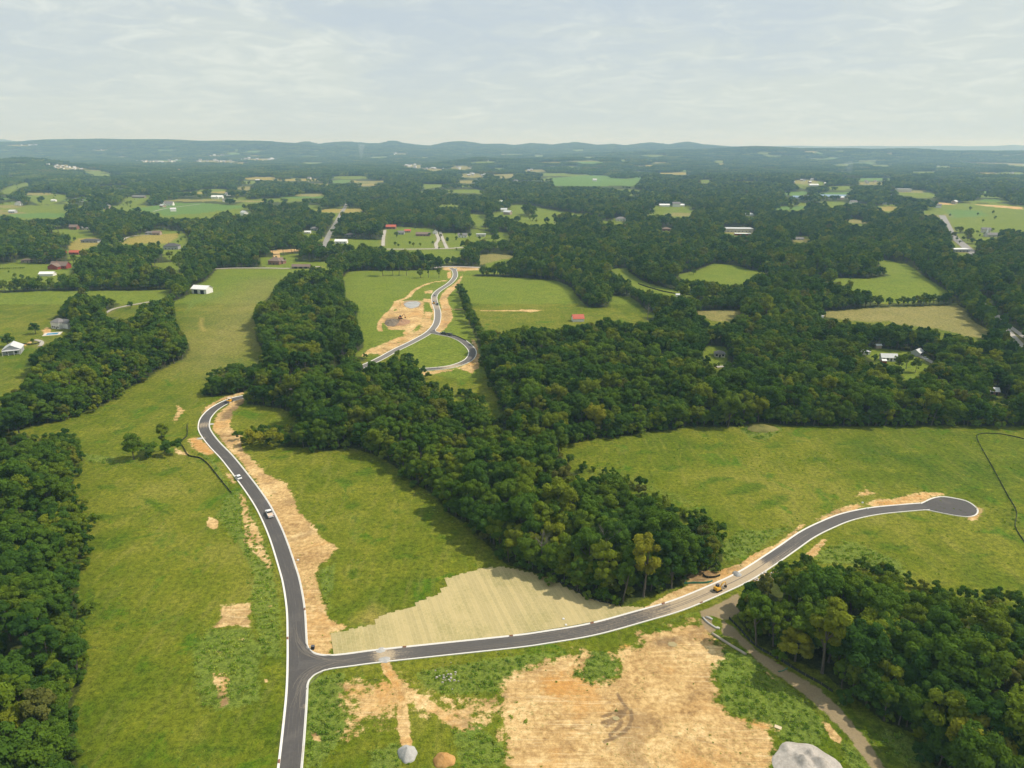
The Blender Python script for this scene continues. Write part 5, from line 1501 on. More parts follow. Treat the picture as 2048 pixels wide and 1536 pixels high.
# villages in the distance: tiny houses
tiny_src = {}
VILL_NAMES = ['in the long pale village at the foot of the left ridge', 'in the right half of the long village below the left ridge', 'at the right end of the long village below the left ridge', 'on the slope above the long village', 'on the bare hillside estate at upper left', 'left of the hillside estate at upper left', 'in the left part of the middle village', 'in the middle village below the knobs', 'in the right lower part of the middle village', 'between the middle village and the hills', 'high on the left ridge', 'on the far ridge at the left edge', 'below the knobs near the smoke', 'in a small clearing right of the middle village', 'round the far clearing at right', 'near the far right factory']
for k, (x_, y_, a_, b_, n_) in enumerate(CLUSTERS):
    g = np.random.default_rng(500 + k)
    for i in range(n_):
        u, v = g.uniform(-1, 1), g.uniform(-1, 1)
        p = at(x_ + u * a_, y_ + v * b_)
        s = px_size(p)
        w_ = float(np.clip(g.uniform(3.2, 5.2) * s, 11, 24))
        mw, mr = random.choice([(m_white, m_rgrey), (m_offwhite, m_rgrey), (m_white, m_rsilver), (m_tanwall, m_rsilver)])
        key = (mw.name, mr.name, int(g.integers(0, 2)))
        if key not in tiny_src:
            tiny_src[key] = (wall_mesh(1, 0.7, 0.42, 0.22, 'gable_x').build('wall', mw).data, roof_slabs(1, 0.7, 0.43, 0.22, 0.05, 0.03, 'gable_x').build('roof', mr).data)
            for o in [q for q in COL.objects if q.data in tiny_src[key]]:
                bpy.data.objects.remove(o)
        r_ = empty('far_house', (p.x, p.y, p.z), math.radians(g.uniform(-25, 25)))
        r_.scale = (w_, w_, w_ * g.uniform(0.9, 1.2))
        tag(r_, 'tiny pale gabled house ' + VILL_NAMES[k], 'house', 'far houses ' + VILL_NAMES[k])
        for nm_, me in zip(('wall', 'roof'), tiny_src[key]):
            c = bpy.data.objects.new(nm_, me)
            COL.objects.link(c)
            c.parent = r_
        HOUSE_SPOTS.append((p.x, p.y, w_ * 0.8))

SCATTER = []
g = np.random.default_rng(640)
while len(SCATTER) < 78:
    x_, y_ = g.uniform(0, 2048), 318 + 150 * g.random() ** 1.3
    if 540 < x_ < 1000 and y_ > 430:
        continue
    if x_ < 540 and y_ > 440:
        continue
    SCATTER.append((x_, y_))
for i, (x_, y_) in enumerate(SCATTER):
    p = at(x_, y_)
    w_ = float(g.uniform(11, 19))
    key = list(tiny_src)[int(g.integers(0, len(tiny_src)))]
    r_ = empty('far_house', (p.x, p.y, p.z), math.radians(g.uniform(-40, 40)))
    r_.scale = (w_, w_, w_ * g.uniform(0.7, 1.0))
    side = 'left' if x_ < 680 else 'middle' if x_ < 1365 else 'right'
    dist = 'far' if y_ < 365 else 'middle distance'
    tag(r_, 'small pale gabled house half hidden among trees in the %s woods at %s' % (dist, side), 'house', 'houses in the %s woods at %s' % (dist, side))
    for nm_, me in zip(('wall', 'roof'), tiny_src[key]):
        c = bpy.data.objects.new(nm_, me)
        COL.objects.link(c)
        c.parent = r_
    HOUSE_SPOTS.append((p.x, p.y, w_ * 0.9))
    HOUSE_SPOTS.append((p.x, p.y - w_ * 1.6, w_ * 0.9))

# swimming pool
m_water = plain('pool_water', (0.055, 0.25, 0.42), 0.08, 0.08, spec=0.6)
pc = at(105, 668)
pool = empty('swimming_pool', (pc.x, pc.y, pc.z), 0.35)
tag(pool, 'blue swimming pool with pale deck below the white house', 'pool')
MB().box(-6.5, 6.5, -5.5, 5.5, -0.4, 0.22).build('deck', m_offwhite, pool)
MB().box(-4.2, 4.2, -3.2, 3.2, 0.10, 0.26).build('water', m_water, pool)

# ------------------------------------------------------------------ planting the woods
rt = np.random.default_rng(77)
x1, y1 = jitter_points(72, 1000, 8.0, math.radians(45), 31)
hs1 = rt.uniform(0.72, 1.2, len(x1))
# local stands differ in height
hs1 *= 0.93 + 0.17 * vnoise(x1 / 30, y1 / 30, 12)
hs1 = np.clip(hs1, 0.5, 1.28)
k1_ = rt.integers(0, 8, len(x1))
edge1 = edge_of_wood(x1, y1, 7.0)
k1_ = np.where(edge1 & (rt.random(len(x1)) < 0.88), rt.choice([7, 3, 7, 0, 5], len(x1)), k1_)
hs1 = np.where(edge1, hs1 * rt.uniform(0.72, 1.0, len(x1)), hs1)
HK = np.array([d['h'] for d in KINDS], float)
RK = np.array([d['R'] for d in KINDS], float)
ok = allowed(x1, y1, HK[k1_] * hs1, RK[k1_] * hs1)
x1, y1, hs1, k1_ = x1[ok], y1[ok], hs1[ok], k1_[ok]
# a second planting fills the gaps the first one left
xf, yf = jitter_points(72, 800, 4.2, math.radians(44), 37)
hf = rt.uniform(0.6, 1.05, len(xf))
kf = rt.choice([0, 3, 5, 7, 2, 6, 7], len(xf))
ok = allowed(xf, yf, HK[kf] * hf, RK[kf] * hf)
xf, yf, hf, kf = xf[ok], yf[ok], hf[ok], kf[ok]
occ = {}
for a_, b_2 in zip(x1, y1):
    occ.setdefault((int(a_ // 5.2), int(b_2 // 5.2)), []).append((a_, b_2))
keep = np.zeros(len(xf), bool)
for i in range(len(xf)):
    ca, cb = int(xf[i] // 5.2), int(yf[i] // 5.2)
    if all((xf[i] - p_[0]) ** 2 + (yf[i] - p_[1]) ** 2 > 27 for da in (-1, 0, 1) for db in (-1, 0, 1) for p_ in occ.get((ca + da, cb + db), ())):
        keep[i] = True
        occ.setdefault((ca, cb), []).append((xf[i], yf[i]))
x1 = np.concatenate([x1, xf[keep]])
y1 = np.concatenate([y1, yf[keep]])
hs1 = np.concatenate([hs1, hf[keep]])
k1_ = np.concatenate([k1_, kf[keep]])
# smaller trees close the edges of the woods
xs, ys = jitter_points(72, 1000, 4.6, math.radians(45), 33)
ss = rt.uniform(0.5, 0.72, len(xs))
ks = rt.choice([0, 3, 5, 7, 7, 6], len(xs))
oks = allowed(xs, ys, HK[ks] * ss, RK[ks] * ss)
oks &= edge_of_wood(xs, ys, 9.0)
xs, ys, ss, ks = xs[oks], ys[oks], ss[oks], ks[oks]
# shrubs along the feet of the trees
xb, yb = jitter_points(72, 520, 3.6, math.radians(44), 35)
sb = rt.uniform(0.55, 1.05, len(xb))
kb = rt.integers(0, 4, len(xb))
okb = allowed(xb + rt.normal(0, 2.4, len(xb)), yb + rt.normal(0, 2.4, len(xb)), 1.5 * sb, 0.8 * sb)
for pth_ in (MAIN, SIDE, LOOP):
    okb &= ~near_path(xb, yb, pth_, 7.0)
okb &= edge_of_wood(xb, yb, 8.0)
xb, yb, sb, kb = xb[okb], yb[okb], sb[okb], kb[okb]
# farther woods
x2, y2 = jitter_points(1000, 1900, 9.6, math.radians(44), 41)
hs2 = np.clip(rt.uniform(0.75, 1.15, len(x2)) * (0.93 + 0.17 * vnoise(x2 / 40, y2 / 40, 14)), 0.5, 1.25)
k2 = rt.integers(0, 8, len(x2))
ok = allowed(x2, y2, HK[k2] * hs2, RK[k2] * hs2)
x2, y2, hs2, k2 = x2[ok], y2[ok], hs2[ok], k2[ok]
x3, y3 = jitter_points(1900, 3600, 11.5, math.radians(42), 43)
hs3 = np.clip(rt.uniform(0.75, 1.15, len(x3)) * (0.93 + 0.17 * vnoise(x3 / 50, y3 / 50, 15)), 0.5, 1.25)
k3 = rt.integers(0, 8, len(x3))
ok = allowed(x3, y3, HK[k3] * hs3, RK[k3] * hs3, 3)
x3, y3, hs3, k3 = x3[ok], y3[ok], hs3[ok], k3[ok]
def glade(x, y):
    return vnoise(x / 58, y / 210, 88) + 0.55 * vnoise(x / 24, y / 90, 89)


kp = glade(x2, y2) < 0.70 + 0.9 * smoothstep(1500, 1150, y2)
x2, y2, hs2, k2 = x2[kp], y2[kp], hs2[kp], k2[kp]
kp = glade(x3, y3) < 0.62
x3, y3, hs3, k3 = x3[kp], y3[kp], hs3[kp], k3[kp]
x4, y4 = jitter_points(3600, 13500, 60.0, math.radians(41), 47, 0.3)
ok = allowed(x4, y4, np.full(len(x4), 14.0), np.full(len(x4), 26.0), 3)
x4, y4 = x4[ok], y4[ok]
kp = vnoise(x4 / 210, y4 / 420, 91) + 0.4 * rt.normal(size=len(x4)) < 0.95
x4, y4 = x4[kp], y4[kp]

# trees standing alone or showing their own colour: base px, height px, kind, yellow?, label
SINGLE = [
    (268, 919, 54, 7, 0, 'round bushy tree standing alone left of the pair beside the curve'),
    (330, 903, 60, 6, 0, 'tall slim tree rising behind dark bushes beside the road curve'),
    (347, 909, 34, 21, 0, 'low dark round bush tree nearest the silt fence by the curve'),
    (303, 912, 26, 20, 0, 'low spreading bush between the round tree and the slim tree'),
    (262, 616, 14, 7, 0, 'small round tree alone beside the pale farm drive'),
    (18, 694, 29, 7, 0, 'round dark tree standing behind the grey barn at the left edge'),
    (72, 668, 24, 7, 0, 'spreading tree between the swimming pool and the left meadow'),
    (67, 690, 14, 6, 0, 'thin open crowned young tree beside the curved pool path'),
    (1334, 629, 36, 7, 1, 'pale yellow green round tree at the corner of the right hand field'),
    (1698, 582, 22, 7, 0, 'dark round tree alone at the near edge of the bright field'),
    (1387, 549, 12, 7, 0, 'small dark round tree at the left end of the hilltop meadow'),
    (1644, 1346, 142, 4, 0, 'tall tree with a long bare trunk on the edge of the lower right wood'),
    (1512, 1288, 100, 2, 0, 'tall slim trunked tree at the tip of the lower right wood by the stream'),
    (1287, 1193, 118, 4, 1, 'tall yellow green tree with a bare trunk at the foot of the central wood'),
    (1246, 1202, 78, 2, 0, 'slender tree leaning at the lowest corner of the central wood'),
    (1590, 1322, 62, 7, 1, 'yellow green low tree in front of the dark lower right wood'),
    (1935, 1560, 118, 5, 1, 'large yellow green spreading tree at the bottom of the lower right wood'),
    (511, 894, 36, 21, 1, 'left yellow green bush tree at the end of the hedge by the road'),
    (546, 895, 38, 23, 1, 'second yellow green bush tree in the hedge by the road'),
    (1186, 868, 66, 3, 1, 'light green tree in front of the right hand wood above the meadow'),
    (158, 655, 30, 7, 1, 'yellowing tree right of the white two storey house'),
    (330, 655, 32, 7, 1, 'yellow green tree on the right edge of the upper left wood'),
    (690, 553, 26, 6, 0, 'leftmost spindly tree in the row above the development field'),
    (766, 552, 34, 3, 0, 'broad tree in the middle of the row above the development field'),
    (786, 551, 24, 6, 0, 'spindly tree just right of the broad tree in the field edge row'),
    (798, 551, 28, 2, 0, 'taller thin tree right of centre in the field edge row'),
    (813, 551, 26, 6, 0, 'thin tree before the gap in the field edge row'),
    (841, 556, 20, 7, 0, 'round bush tree after the gap in the field edge row'),
    (857, 555, 24, 6, 0, 'thin pale tree between the bush and the road end of the row'),
    (878, 556, 20, 6, 0, 'last dark thin tree of the row nearest the upper road'),
    (920, 590, 25, 3, 0, 'first tree of the hedge line right of the upper road'),
    (926, 602, 26, 7, 0, 'second tree of the hedge line right of the upper road'),
    (929, 614, 24, 0, 0, 'third tree of the hedge line above the tan track'),
    (935, 632, 28, 3, 0, 'tree of the hedge line just below the tan track'),
    (941, 648, 26, 7, 0, 'tree of the hedge line halfway to the right hand wood'),
    (948, 664, 28, 0, 0, 'last tree of the hedge line where it meets the wood'),
]
sing_xy = np.array([unproject(a[0], a[1])[0][:2] for a in SINGLE])


def tree_height(px, py, hpx):
    p = at(px, py)
    dep = math.atan2(H - p.z, math.hypot(p.x, p.y))
    return hpx * px_size(p) / math.cos(dep), p


for k, (sx, sy) in enumerate(sing_xy):      # room for the singled out trees
    for arr in ('1', 's', 'b'):
        X = globals()['x' + arr]
        Y = globals()['y' + arr]
        lim = 4.0
        keep = np.hypot(X - sx, Y - sy) > lim
        for nm in {'1': ('x1', 'y1', 'hs1', 'k1_'), 's': ('xs', 'ys', 'ss', 'ks'), 'b': ('xb', 'yb', 'sb', 'kb')}[arr]:
            globals()[nm] = globals()[nm][keep]

# the trees that show largest are individuals
allx = np.concatenate([x1, xs])
ally = np.concatenate([y1, ys])
alls = np.concatenate([hs1, ss])
allk = np.concatenate([k1_, ks])
alle = edge_of_wood(allx, ally, 8.0)
zt = height(allx, ally)
tpx, tpy, tz = project(allx, ally, zt + HK[allk] * alls * 0.85)
bpx, bpy_, _ = project(allx, ally, zt)
size = HK[allk] * alls * F / tz * np.cos(np.arctan2(H, np.hypot(allx, ally)))
vis = (tpx > 10) & (tpx < 2038) & (tpy < 1520)
rank = np.where(vis & (alls > 0.62), size, -1)
pick = np.argsort(-rank)[:250]
indiv = np.zeros(len(allx), bool)
indiv[pick] = True


SHAPE = ['rounded', 'large domed', 'narrow tall', 'bushy', 'high crowned', 'very broad', 'slender', 'low spreading']


def wood_of(px, py, k, edge, sc):
    if px < 420 and py > 850:
        wood = 'the far left wood'
        part = 'far end' if py < 1000 else 'upper half' if py < 1180 else 'lower half' if py < 1380 else 'bottom corner'
    elif px > 1440 and py > 1090:
        wood = 'the lower right wood'
        part = 'stream end' if px < 1600 else 'left half' if px < 1780 else 'right half' if py < 1400 else 'bottom corner'
    elif px < 470:
        wood = 'the upper left wood'
        part = 'near end' if py > 780 else 'far end'
    elif px > 1000 and py < 905:
        wood = 'the right hand wood'
        part = 'left end' if px < 1300 else 'middle' if px < 1650 else 'right end'
    else:
        wood = 'the central wood'
        part = 'far end' if py < 930 else 'middle' if py < 1050 else 'front left' if px < 1180 else 'front right'
    lab = '%s%s tree %s at %s of %s' % ('tall ' if sc > 1.08 else 'low ' if sc < 0.85 else '', SHAPE[k], 'on the edge' if edge else 'inside', part, wood)
    return lab, 'trees of ' + wood


def add_tree(x, y, sc, k, rz, label, group=None, yellow=False, sz=None):
    z = float(height(np.array([x]), np.array([y]))[0])
    r = empty('broadleaf_tree', (x, y, z), rz)
    r.scale = (sc, sc, sz if sz else sc)
    tag(r, label, 'tree', group)
    c = bpy.data.objects.new('crown', YCROWN_ME[k] if yellow else CROWN_ME[k])
    t_ = bpy.data.objects.new('trunk', TRUNK_ME[k])
    for q in (c, t_):
        COL.objects.link(q)
        q.parent = r
    return r


YCROWN_ME = []
for me in CROWN_ME:
    m2 = me.copy()
    m2.materials.clear()
    m2.materials.append(m_leaf_yellow)
    YCROWN_ME.append(m2)
for i in pick:
    lab, grp = wood_of(bpx[i], bpy_[i], allk[i], alle[i], alls[i])
    add_tree(allx[i], ally[i], alls[i], allk[i], rt.uniform(0, 6.28), lab, grp)
for (px, py, hpx, k, yel, lab) in SINGLE:
    hm, p = tree_height(px, py, hpx)
    if k >= 20:
        k -= 20
        sc = hm / (4.2 + 0.9 * k)
        r = empty('bush', (p.x, p.y, p.z), random.uniform(0, 6.28))
        r.scale = (sc * 1.1, sc * 1.1, sc)
        tag(r, lab, 'bush')
        me = SHRUB_ME[k].copy()
        if yel:
            me.materials.clear()
            me.materials.append(m_leaf_yellow)
        c = bpy.data.objects.new('foliage', me)
        COL.objects.link(c)
        c.parent = r
        continue
    sc = hm / HK[k]
    wide = sc if hm > 12 else sc * 1.25
    add_tree(p.x, p.y, wide, k, random.uniform(0, 6.28), lab, None, bool(yel), sc)


def bare_tree(px, py, hpx, label):
    hm, p = tree_height(px, py, hpx)
    r = empty('bare_tree', (p.x, p.y, p.z), random.uniform(0, 6))
    tag(r, label, 'tree')
    mb = MB()
    g = random.Random(px)
    trunk = [(0, 0, -0.4), (0.1, 0.1, hm * 0.3), (0.3, 0.0, hm * 0.62), (0.5, 0.2, hm)]
    mb.tube(trunk, [0.32, 0.26, 0.17, 0.05], 6)
    mb.build('trunk', m_bark_pale, r)
    br = MB()

    def grow(st, d, L, rad, lev):
        mid = st + d * L * 0.5 + Vector((g.uniform(-.1, .1), g.uniform(-.1, .1), 0.08)) * L
        en = st + d * L + Vector((0, 0, L * 0.16))
        br.tube([st, mid, en], [rad, rad * .75, rad * .4], 4, False)
        if lev:
            for q in range(4):
                nd = (d + Vector((g.uniform(-.8, .8), g.uniform(-.8, .8), g.uniform(0.0, .7)))).normalized()
                grow(mid.lerp(en, g.random()), nd, L * g.uniform(.4, .65), rad * .5, lev - 1)
    for q in range(12):
        z = hm * g.uniform(0.35, 0.92)
        a = g.uniform(0, 6.28)
        grow(Vector((0.25, 0.05, z)), Vector((math.cos(a) * .75, math.sin(a) * .75, 0.7)).normalized(), hm * g.uniform(.16, .3), 0.13, 2)
    br.build('branches', m_bark_pale, r)


bare_tree(1209, 1150, 72, 'pale bare forked tree among green crowns at the foot of the central wood')
bare_tree(1084, 1140, 56, 'pale bare tree in the left part of the central wood front')
bare_tree(1295, 641, 26, 'dark bare snag beside the grass behind the right hand wood')
bare_tree(1562, 834, 46, 'grey dead tree at the front of the large right hand wood')
bare_tree(75, 1500, 60, 'grey dead tree inside the wood at the lower left corner')

# trees in the lawns of the scattered houses: base px, height px
LAWN = [(793, 476, 14), (806, 456, 10), (736, 472, 10), (753, 474, 14), (859, 474, 9), (866, 490, 9), (840, 493, 8), (827, 494, 9), (791, 492, 10), (797, 495, 8), (895, 486, 12), (940, 478, 12), (926, 500, 17), (936, 501, 20), (946, 500, 16), (955, 504, 12), (968, 499, 20), (978, 500, 22), (990, 499, 18), (1000, 502, 14), (1008, 489, 11), (959, 481, 9), (882, 460, 8), (890, 462, 10), (897, 463, 10), (905, 463, 11), (913, 463, 11), (921, 464, 11), (929, 464, 11), (936, 464, 10), (716, 470, 11), (665, 470, 14), (1032, 445, 14), (1036, 446, 15), (1060, 441, 12), (1066, 442, 13), (1072, 441, 12),
        (593, 524, 9), (31, 557, 11), (45, 560, 12), (18, 546, 5), (452, 534, 12), (470, 533, 14), (488, 534, 15), (505, 533, 14), (84, 410, 18), (108, 393, 12), (60, 404, 10), (150, 486, 12), (128, 516, 16), (274, 492, 8), (284, 494, 10), (300, 492, 9), (318, 495, 12), (255, 412, 10), (262, 410, 9), (245, 424, 9), (232, 408, 7), (1797, 740, 34), (1812, 738, 36), (1830, 745, 30), (1748, 724, 18), (1733, 712, 22), (1700, 560, 6), (1906, 478, 16), (1900, 484, 10), (1965, 447, 9), (1940, 422, 9), (1990, 440, 8), (1955, 432, 7), (1866, 722, 40), (1880, 728, 34), (1424, 404, 0), (1787, 412, 13), (1170, 607, 0)]
for k in range(14):
    LAWN.append((2 + k * 3.6, 539.5 - k * 0.12, 4))
for k in range(16):
    LAWN.append((1262 + 222 * k / 15 + rt.uniform(-5, 5), 548 + 42 * (k / 15) ** 0.6 + rt.uniform(-1, 2), rt.uniform(4, 9)))
for nm, cnt in (('h4b', 5), ('h8', 9), ('h9', 6), ('h10', 5), ('h11', 5), ('i1', 16), ('j1', 13), ('j9', 6), ('k7', 6), ('h6', 3), ('h13', 5), ('i3', 4), ('k11', 6)):
    poly = np.array(FIELDS[nm][1], float)
    n_ = 0
    for _ in range(400):
        q = rt.uniform(poly.min(0), poly.max(0))
        if inside(np.array([q[0]]), np.array([q[1]]), poly)[0]:
            LAWN.append((q[0], q[1], rt.uniform(4, 9) * (q[1] - 290) / 170))
            n_ += 1
            if n_ >= cnt:
                break
lx, ly, lsc, lk = [], [], [], []
for (px, py, hpx) in LAWN:
    if hpx <= 0:
        continue
    hm, p = tree_height(px, py, hpx)
    lx.append(p.x)
    ly.append(p.y)
    k = int(rt.choice([3, 5, 7, 0]))
    lk.append(k)
    lsc.append(hm / HK[k])
lx, ly, lsc, lk = np.array(lx), np.array(ly), np.array(lsc), np.array(lk)

rest = ~indiv
PX = np.concatenate([allx[rest], xb, x2, x3, x4, lx])
PY = np.concatenate([ally[rest], yb, y2, y3, y4, ly])
SC = np.concatenate([alls[rest], sb, hs2 * 1.18, hs3 * 1.28, rt.uniform(0.9, 1.15, len(x4)), lsc])
r_all = np.hypot(allx[rest], ally[rest])
KI = np.concatenate([np.where(r_all < 620, allk[rest], allk[rest] + 8), kb + 24, k2 + 8, k3 + 16, rt.integers(28, 32, len(x4)), lk + 8])
PZ = height(PX, PY) - 0.1
SZ = SC * rt.uniform(0.9, 1.12, len(SC)) / np.concatenate([np.ones(rest.sum() + len(xb)), np.full(len(x2), 1.18), np.full(len(x3), 1.28), np.ones(len(x4) + len(lx))])
ROT = rt.uniform(0, 6.283, len(SC))
print('trees', len(PX), 'near', rest.sum(), 'shrubs', len(xb), 'mid', len(x2), 'far', len(x3), 'patches', len(x4))


def scatter_object(name, pts, scl, rot, kind, protos, proto_name):
    c = bpy.data.collections.new(name + '_kinds')
    for k, me in enumerate(protos):
        c.objects.link(bpy.data.objects.new('%s.%03d' % (proto_name, k + 1), me))
    me = bpy.data.meshes.new(name)
    me.vertices.add(len(pts))
    me.vertices.foreach_set('co', np.asarray(pts, np.float32).ravel())
    a = me.attributes.new('scl', 'FLOAT_VECTOR', 'POINT')
    a.data.foreach_set('vector', np.asarray(scl, np.float32).ravel())
    a = me.attributes.new('rot', 'FLOAT_VECTOR', 'POINT')
    a.data.foreach_set('vector', np.asarray(rot, np.float32).ravel())
    a = me.attributes.new('kind', 'INT', 'POINT')
    a.data.foreach_set('value', np.asarray(kind, np.int32))
    o = bpy.data.objects.new(name, me)
    COL.objects.link(o)
    ng = bpy.data.node_groups.new(name, 'GeometryNodeTree')
    ng.interface.new_socket('Geometry', in_out='INPUT', socket_type='NodeSocketGeometry')
    ng.interface.new_socket('Geometry', in_out='OUTPUT', socket_type='NodeSocketGeometry')
    gi = ng.nodes.new('NodeGroupInput')
    go = ng.nodes.new('NodeGroupOutput')
    ci = ng.nodes.new('GeometryNodeCollectionInfo')
    ci.inputs['Collection'].default_value = c
    ci.inputs['Separate Children'].default_value = True
    ci.inputs['Reset Children'].default_value = True
    ip = ng.nodes.new('GeometryNodeInstanceOnPoints')
    ip.inputs['Pick Instance'].default_value = True

    def na(nm, dt):
        nd = ng.nodes.new('GeometryNodeInputNamedAttribute')
        nd.data_type = dt
        nd.inputs['Name'].default_value = nm
        return nd.outputs[0]
    er = ng.nodes.new('FunctionNodeEulerToRotation')
    ng.links.new(na('rot', 'FLOAT_VECTOR'), er.inputs[0])
    ng.links.new(gi.outputs[0], ip.inputs['Points'])
    ng.links.new(ci.outputs[0], ip.inputs['Instance'])
    ng.links.new(na('kind', 'INT'), ip.inputs['Instance Index'])
    ng.links.new(er.outputs[0], ip.inputs['Rotation'])
    ng.links.new(na('scl', 'FLOAT_VECTOR'), ip.inputs['Scale'])
    ng.links.new(ip.outputs[0], go.inputs[0])
    md = o.modifiers.new(name, 'NODES')
    md.node_group = ng
    return o


# the forest floor lies only under the trees that stand there
cell = 4.0
gw = np.zeros((1000, 900), bool)
for X_, Y_, r_ in ((allx, ally, 2), (x2, y2, 2), (lx, ly, 0)):
    for ox in range(-r_, r_ + 1):
        for oy in range(-r_, r_ + 1):
            if ox * ox + oy * oy <= r_ * r_ + 1:
                gi_ = np.floor(X_ / cell).astype(int) + 500 + ox
                gj_ = np.floor(Y_ / cell).astype(int) + oy
                k_ = (gi_ >= 0) & (gi_ < 1000) & (gj_ >= 0) & (gj_ < 900)
                gw[gi_[k_], gj_[k_]] = True
gi_ = np.floor(gx / cell).astype(int) + 500
gj_ = np.floor(gy / cell).astype(int)
k_ = (gi_ >= 0) & (gi_ < 1000) & (gj_ >= 0) & (gj_ < 480)
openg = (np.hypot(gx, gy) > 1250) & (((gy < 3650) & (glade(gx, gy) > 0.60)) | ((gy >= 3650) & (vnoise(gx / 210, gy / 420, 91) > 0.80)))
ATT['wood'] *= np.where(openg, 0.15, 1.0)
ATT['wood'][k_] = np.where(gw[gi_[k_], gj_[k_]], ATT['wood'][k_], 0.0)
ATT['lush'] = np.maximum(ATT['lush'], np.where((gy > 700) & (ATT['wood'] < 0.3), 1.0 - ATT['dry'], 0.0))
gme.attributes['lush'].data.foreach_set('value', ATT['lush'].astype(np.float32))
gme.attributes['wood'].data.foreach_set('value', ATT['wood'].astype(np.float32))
zr = np.zeros(len(PX))
woods = scatter_object('woodland', np.stack([PX, PY, PZ], 1), np.stack([SC, SC, SZ], 1), np.stack([zr, zr, ROT], 1), KI,
                       NEAR_ME + MID_ME + FAR_ME + SHRUB_ME + CLUMP_ME, 'woodland_tree')
tag(woods, 'dense green woodland running back over the hills to the horizon', 'woodland', None, 'stuff')

# weeds and rough grass tufts
TUFT_ME = []
for k in range(5):
    g = np.random.default_rng(900 + k)
    n_ = 46
    P = np.stack([g.normal(0, 0.34, n_), g.normal(0, 0.34, n_), np.abs(g.normal(0.22, 0.16, n_))], 1)
    nrm = g.normal(size=(n_, 3))
    nrm[:, 2] = np.abs(nrm[:, 2]) * 0.8
    nrm /= np.linalg.norm(nrm, axis=1, keepdims=True)
    a = np.cross(nrm, g.normal(size=(n_, 3)))
    a /= np.linalg.norm(a, axis=1, keepdims=True)
    b = np.cross(nrm, a)
    s_ = g.uniform(0.12, 0.30, n_)[:, None]
    V = np.stack([P - a * s_, P - b * s_ * .6, P + a * s_, P + b * s_ * .6], 1).reshape(-1, 3)
    TUFT_ME.append(quads_mesh('weed_tuft', V, np.arange(len(V)).reshape(-1, 4), [m_weed], None, {'clump': np.repeat(g.random(n_), 4)}))
xw, yw = jitter_points(135, 520, 1.12, math.radians(39), 61, 0.5)
# sample the ground layers at the tuft positions (polar grid lookup)
ia = np.clip(np.searchsorted(az, np.arctan2(xw, yw)), 0, na - 1)
ir = np.clip(np.searchsorted(rad, np.hypot(xw, yw)), 0, nr - 1)
fl = ir * na + ia
wv = ATT['weed'][fl]
dv = ATT['dirt'][fl]
gvv = ATT['gravel'][fl]
wo = ATT['wood'][fl]
rnd = rt.random(len(xw))
mead = 0.010 + 0.10 * smoothstep(0.1, 0.6, vnoise(xw / 9, yw / 9, 71))
prob = np.maximum(wv * 0.42, mead) * np.where(wv > 0.5, 1 - 0.3 * dv, 1 - dv) * (1 - gvv) * (1 - wo) * smoothstep(560, 380, np.hypot(xw, yw)) + 0.007 * (dv > 0.3)
kp = rnd < prob
for pth in (MAIN, SIDE):
    kp &= ~near_path(xw, yw, pth, 4.2)
STRAW_PX = [(668, 1312), (800, 1296), (1020, 1272), (1130, 1255), (1220, 1238), (1296, 1216), (1241, 1213), (1172, 1196), (1100, 1158), (1037, 1139), (1000, 1134), (963, 1137), (935, 1145), (889, 1158), (894, 1174), (880, 1177), (884, 1185), (833, 1205), (833, 1213), (770, 1228), (753, 1239), (750, 1248), (665, 1267)]
sxa = unproject(*np.array(STRAW_PX, float).T)
kp &= poly_mask(xw, yw, sxa, 0.5) < 0.5
xw, yw, wv = xw[kp], yw[kp], wv[kp]
sw = rt.uniform(0.55, 1.2, len(xw)) * np.where(wv > 0.5, 1.0, 0.58)
zr = np.zeros(len(xw))
print('tufts', len(xw))
wo_ = scatter_object('weeds', np.stack([xw, yw, height(xw, yw) - 0.03], 1), np.stack([sw, sw, sw * rt.uniform(.7, 1.2, len(xw))], 1), np.stack([zr, zr, rt.uniform(0, 6.28, len(xw))], 1), rt.integers(0, 5, len(xw)), TUFT_ME, 'weed_tuft')
tag(wo_, 'rough green weeds and grass tufts over the verges and meadows', 'weeds', None, 'stuff')

# ------------------------------------------------------------------ straw matting laid in strips
m_straw, t = new_mat('straw_matting')
uv = t.node('ShaderNodeUVMap').outputs[0]
us = t.node('ShaderNodeSeparateXYZ', {0: uv})
fib = t.node('ShaderNodeCombineXYZ', {0: t.math('MULTIPLY', us.outputs[0], 2.6), 1: t.math('MULTIPLY', us.outputs[1], 0.16), 2: 0}).outputs[0]
geo = t.node('ShaderNodeNewGeometry').outputs['Position']
fn = t.noise(fib, 2.4, 5, 0.7)
gn = t.noise(geo, 1.1, 5, 0.7)
big = t.noise(geo, 0.07, 3, 0.6)
inf = t.node('ShaderNodeObjectInfo')
sc_ = t.mix(fn, (0.33, 0.265, 0.120), (0.58, 0.475, 0.250))
grn = t.math('MULTIPLY', t.smooth(t.math('ADD', t.math('MULTIPLY', gn, 0.6), t.math('MULTIPLY', big, 0.5)), 0.50, 0.72), 0.5)
sc_ = t.mix(grn, sc_, (0.22, 0.22, 0.075))
sc_ = t.mix(1.0, sc_, t.mix(inf.outputs['Random'], (0.92, 0.93, 0.91), (1.07, 1.06, 1.04)), 'MULTIPLY')
sc_ = t.mix(t.math('MULTIPLY', t.smooth(t.math('ABSOLUTE', us.outputs[0]), 0.80, 1.0), 0.4), sc_, (0.60, 0.52, 0.31))
finish(t, sc_, 0.95, fn, 0.4, 0.08, 0.1)
sw_ = unproject(*np.array(STRAW_PX, float).T)[:, :2]
pa = unproject([941, 997], [1143, 1259])[:, :2]
du = pa[0] - pa[1]
du /= np.linalg.norm(du)
dv_ = np.array([-du[1], du[0]])
U_ = sw_ @ du
V_ = sw_ @ dv_
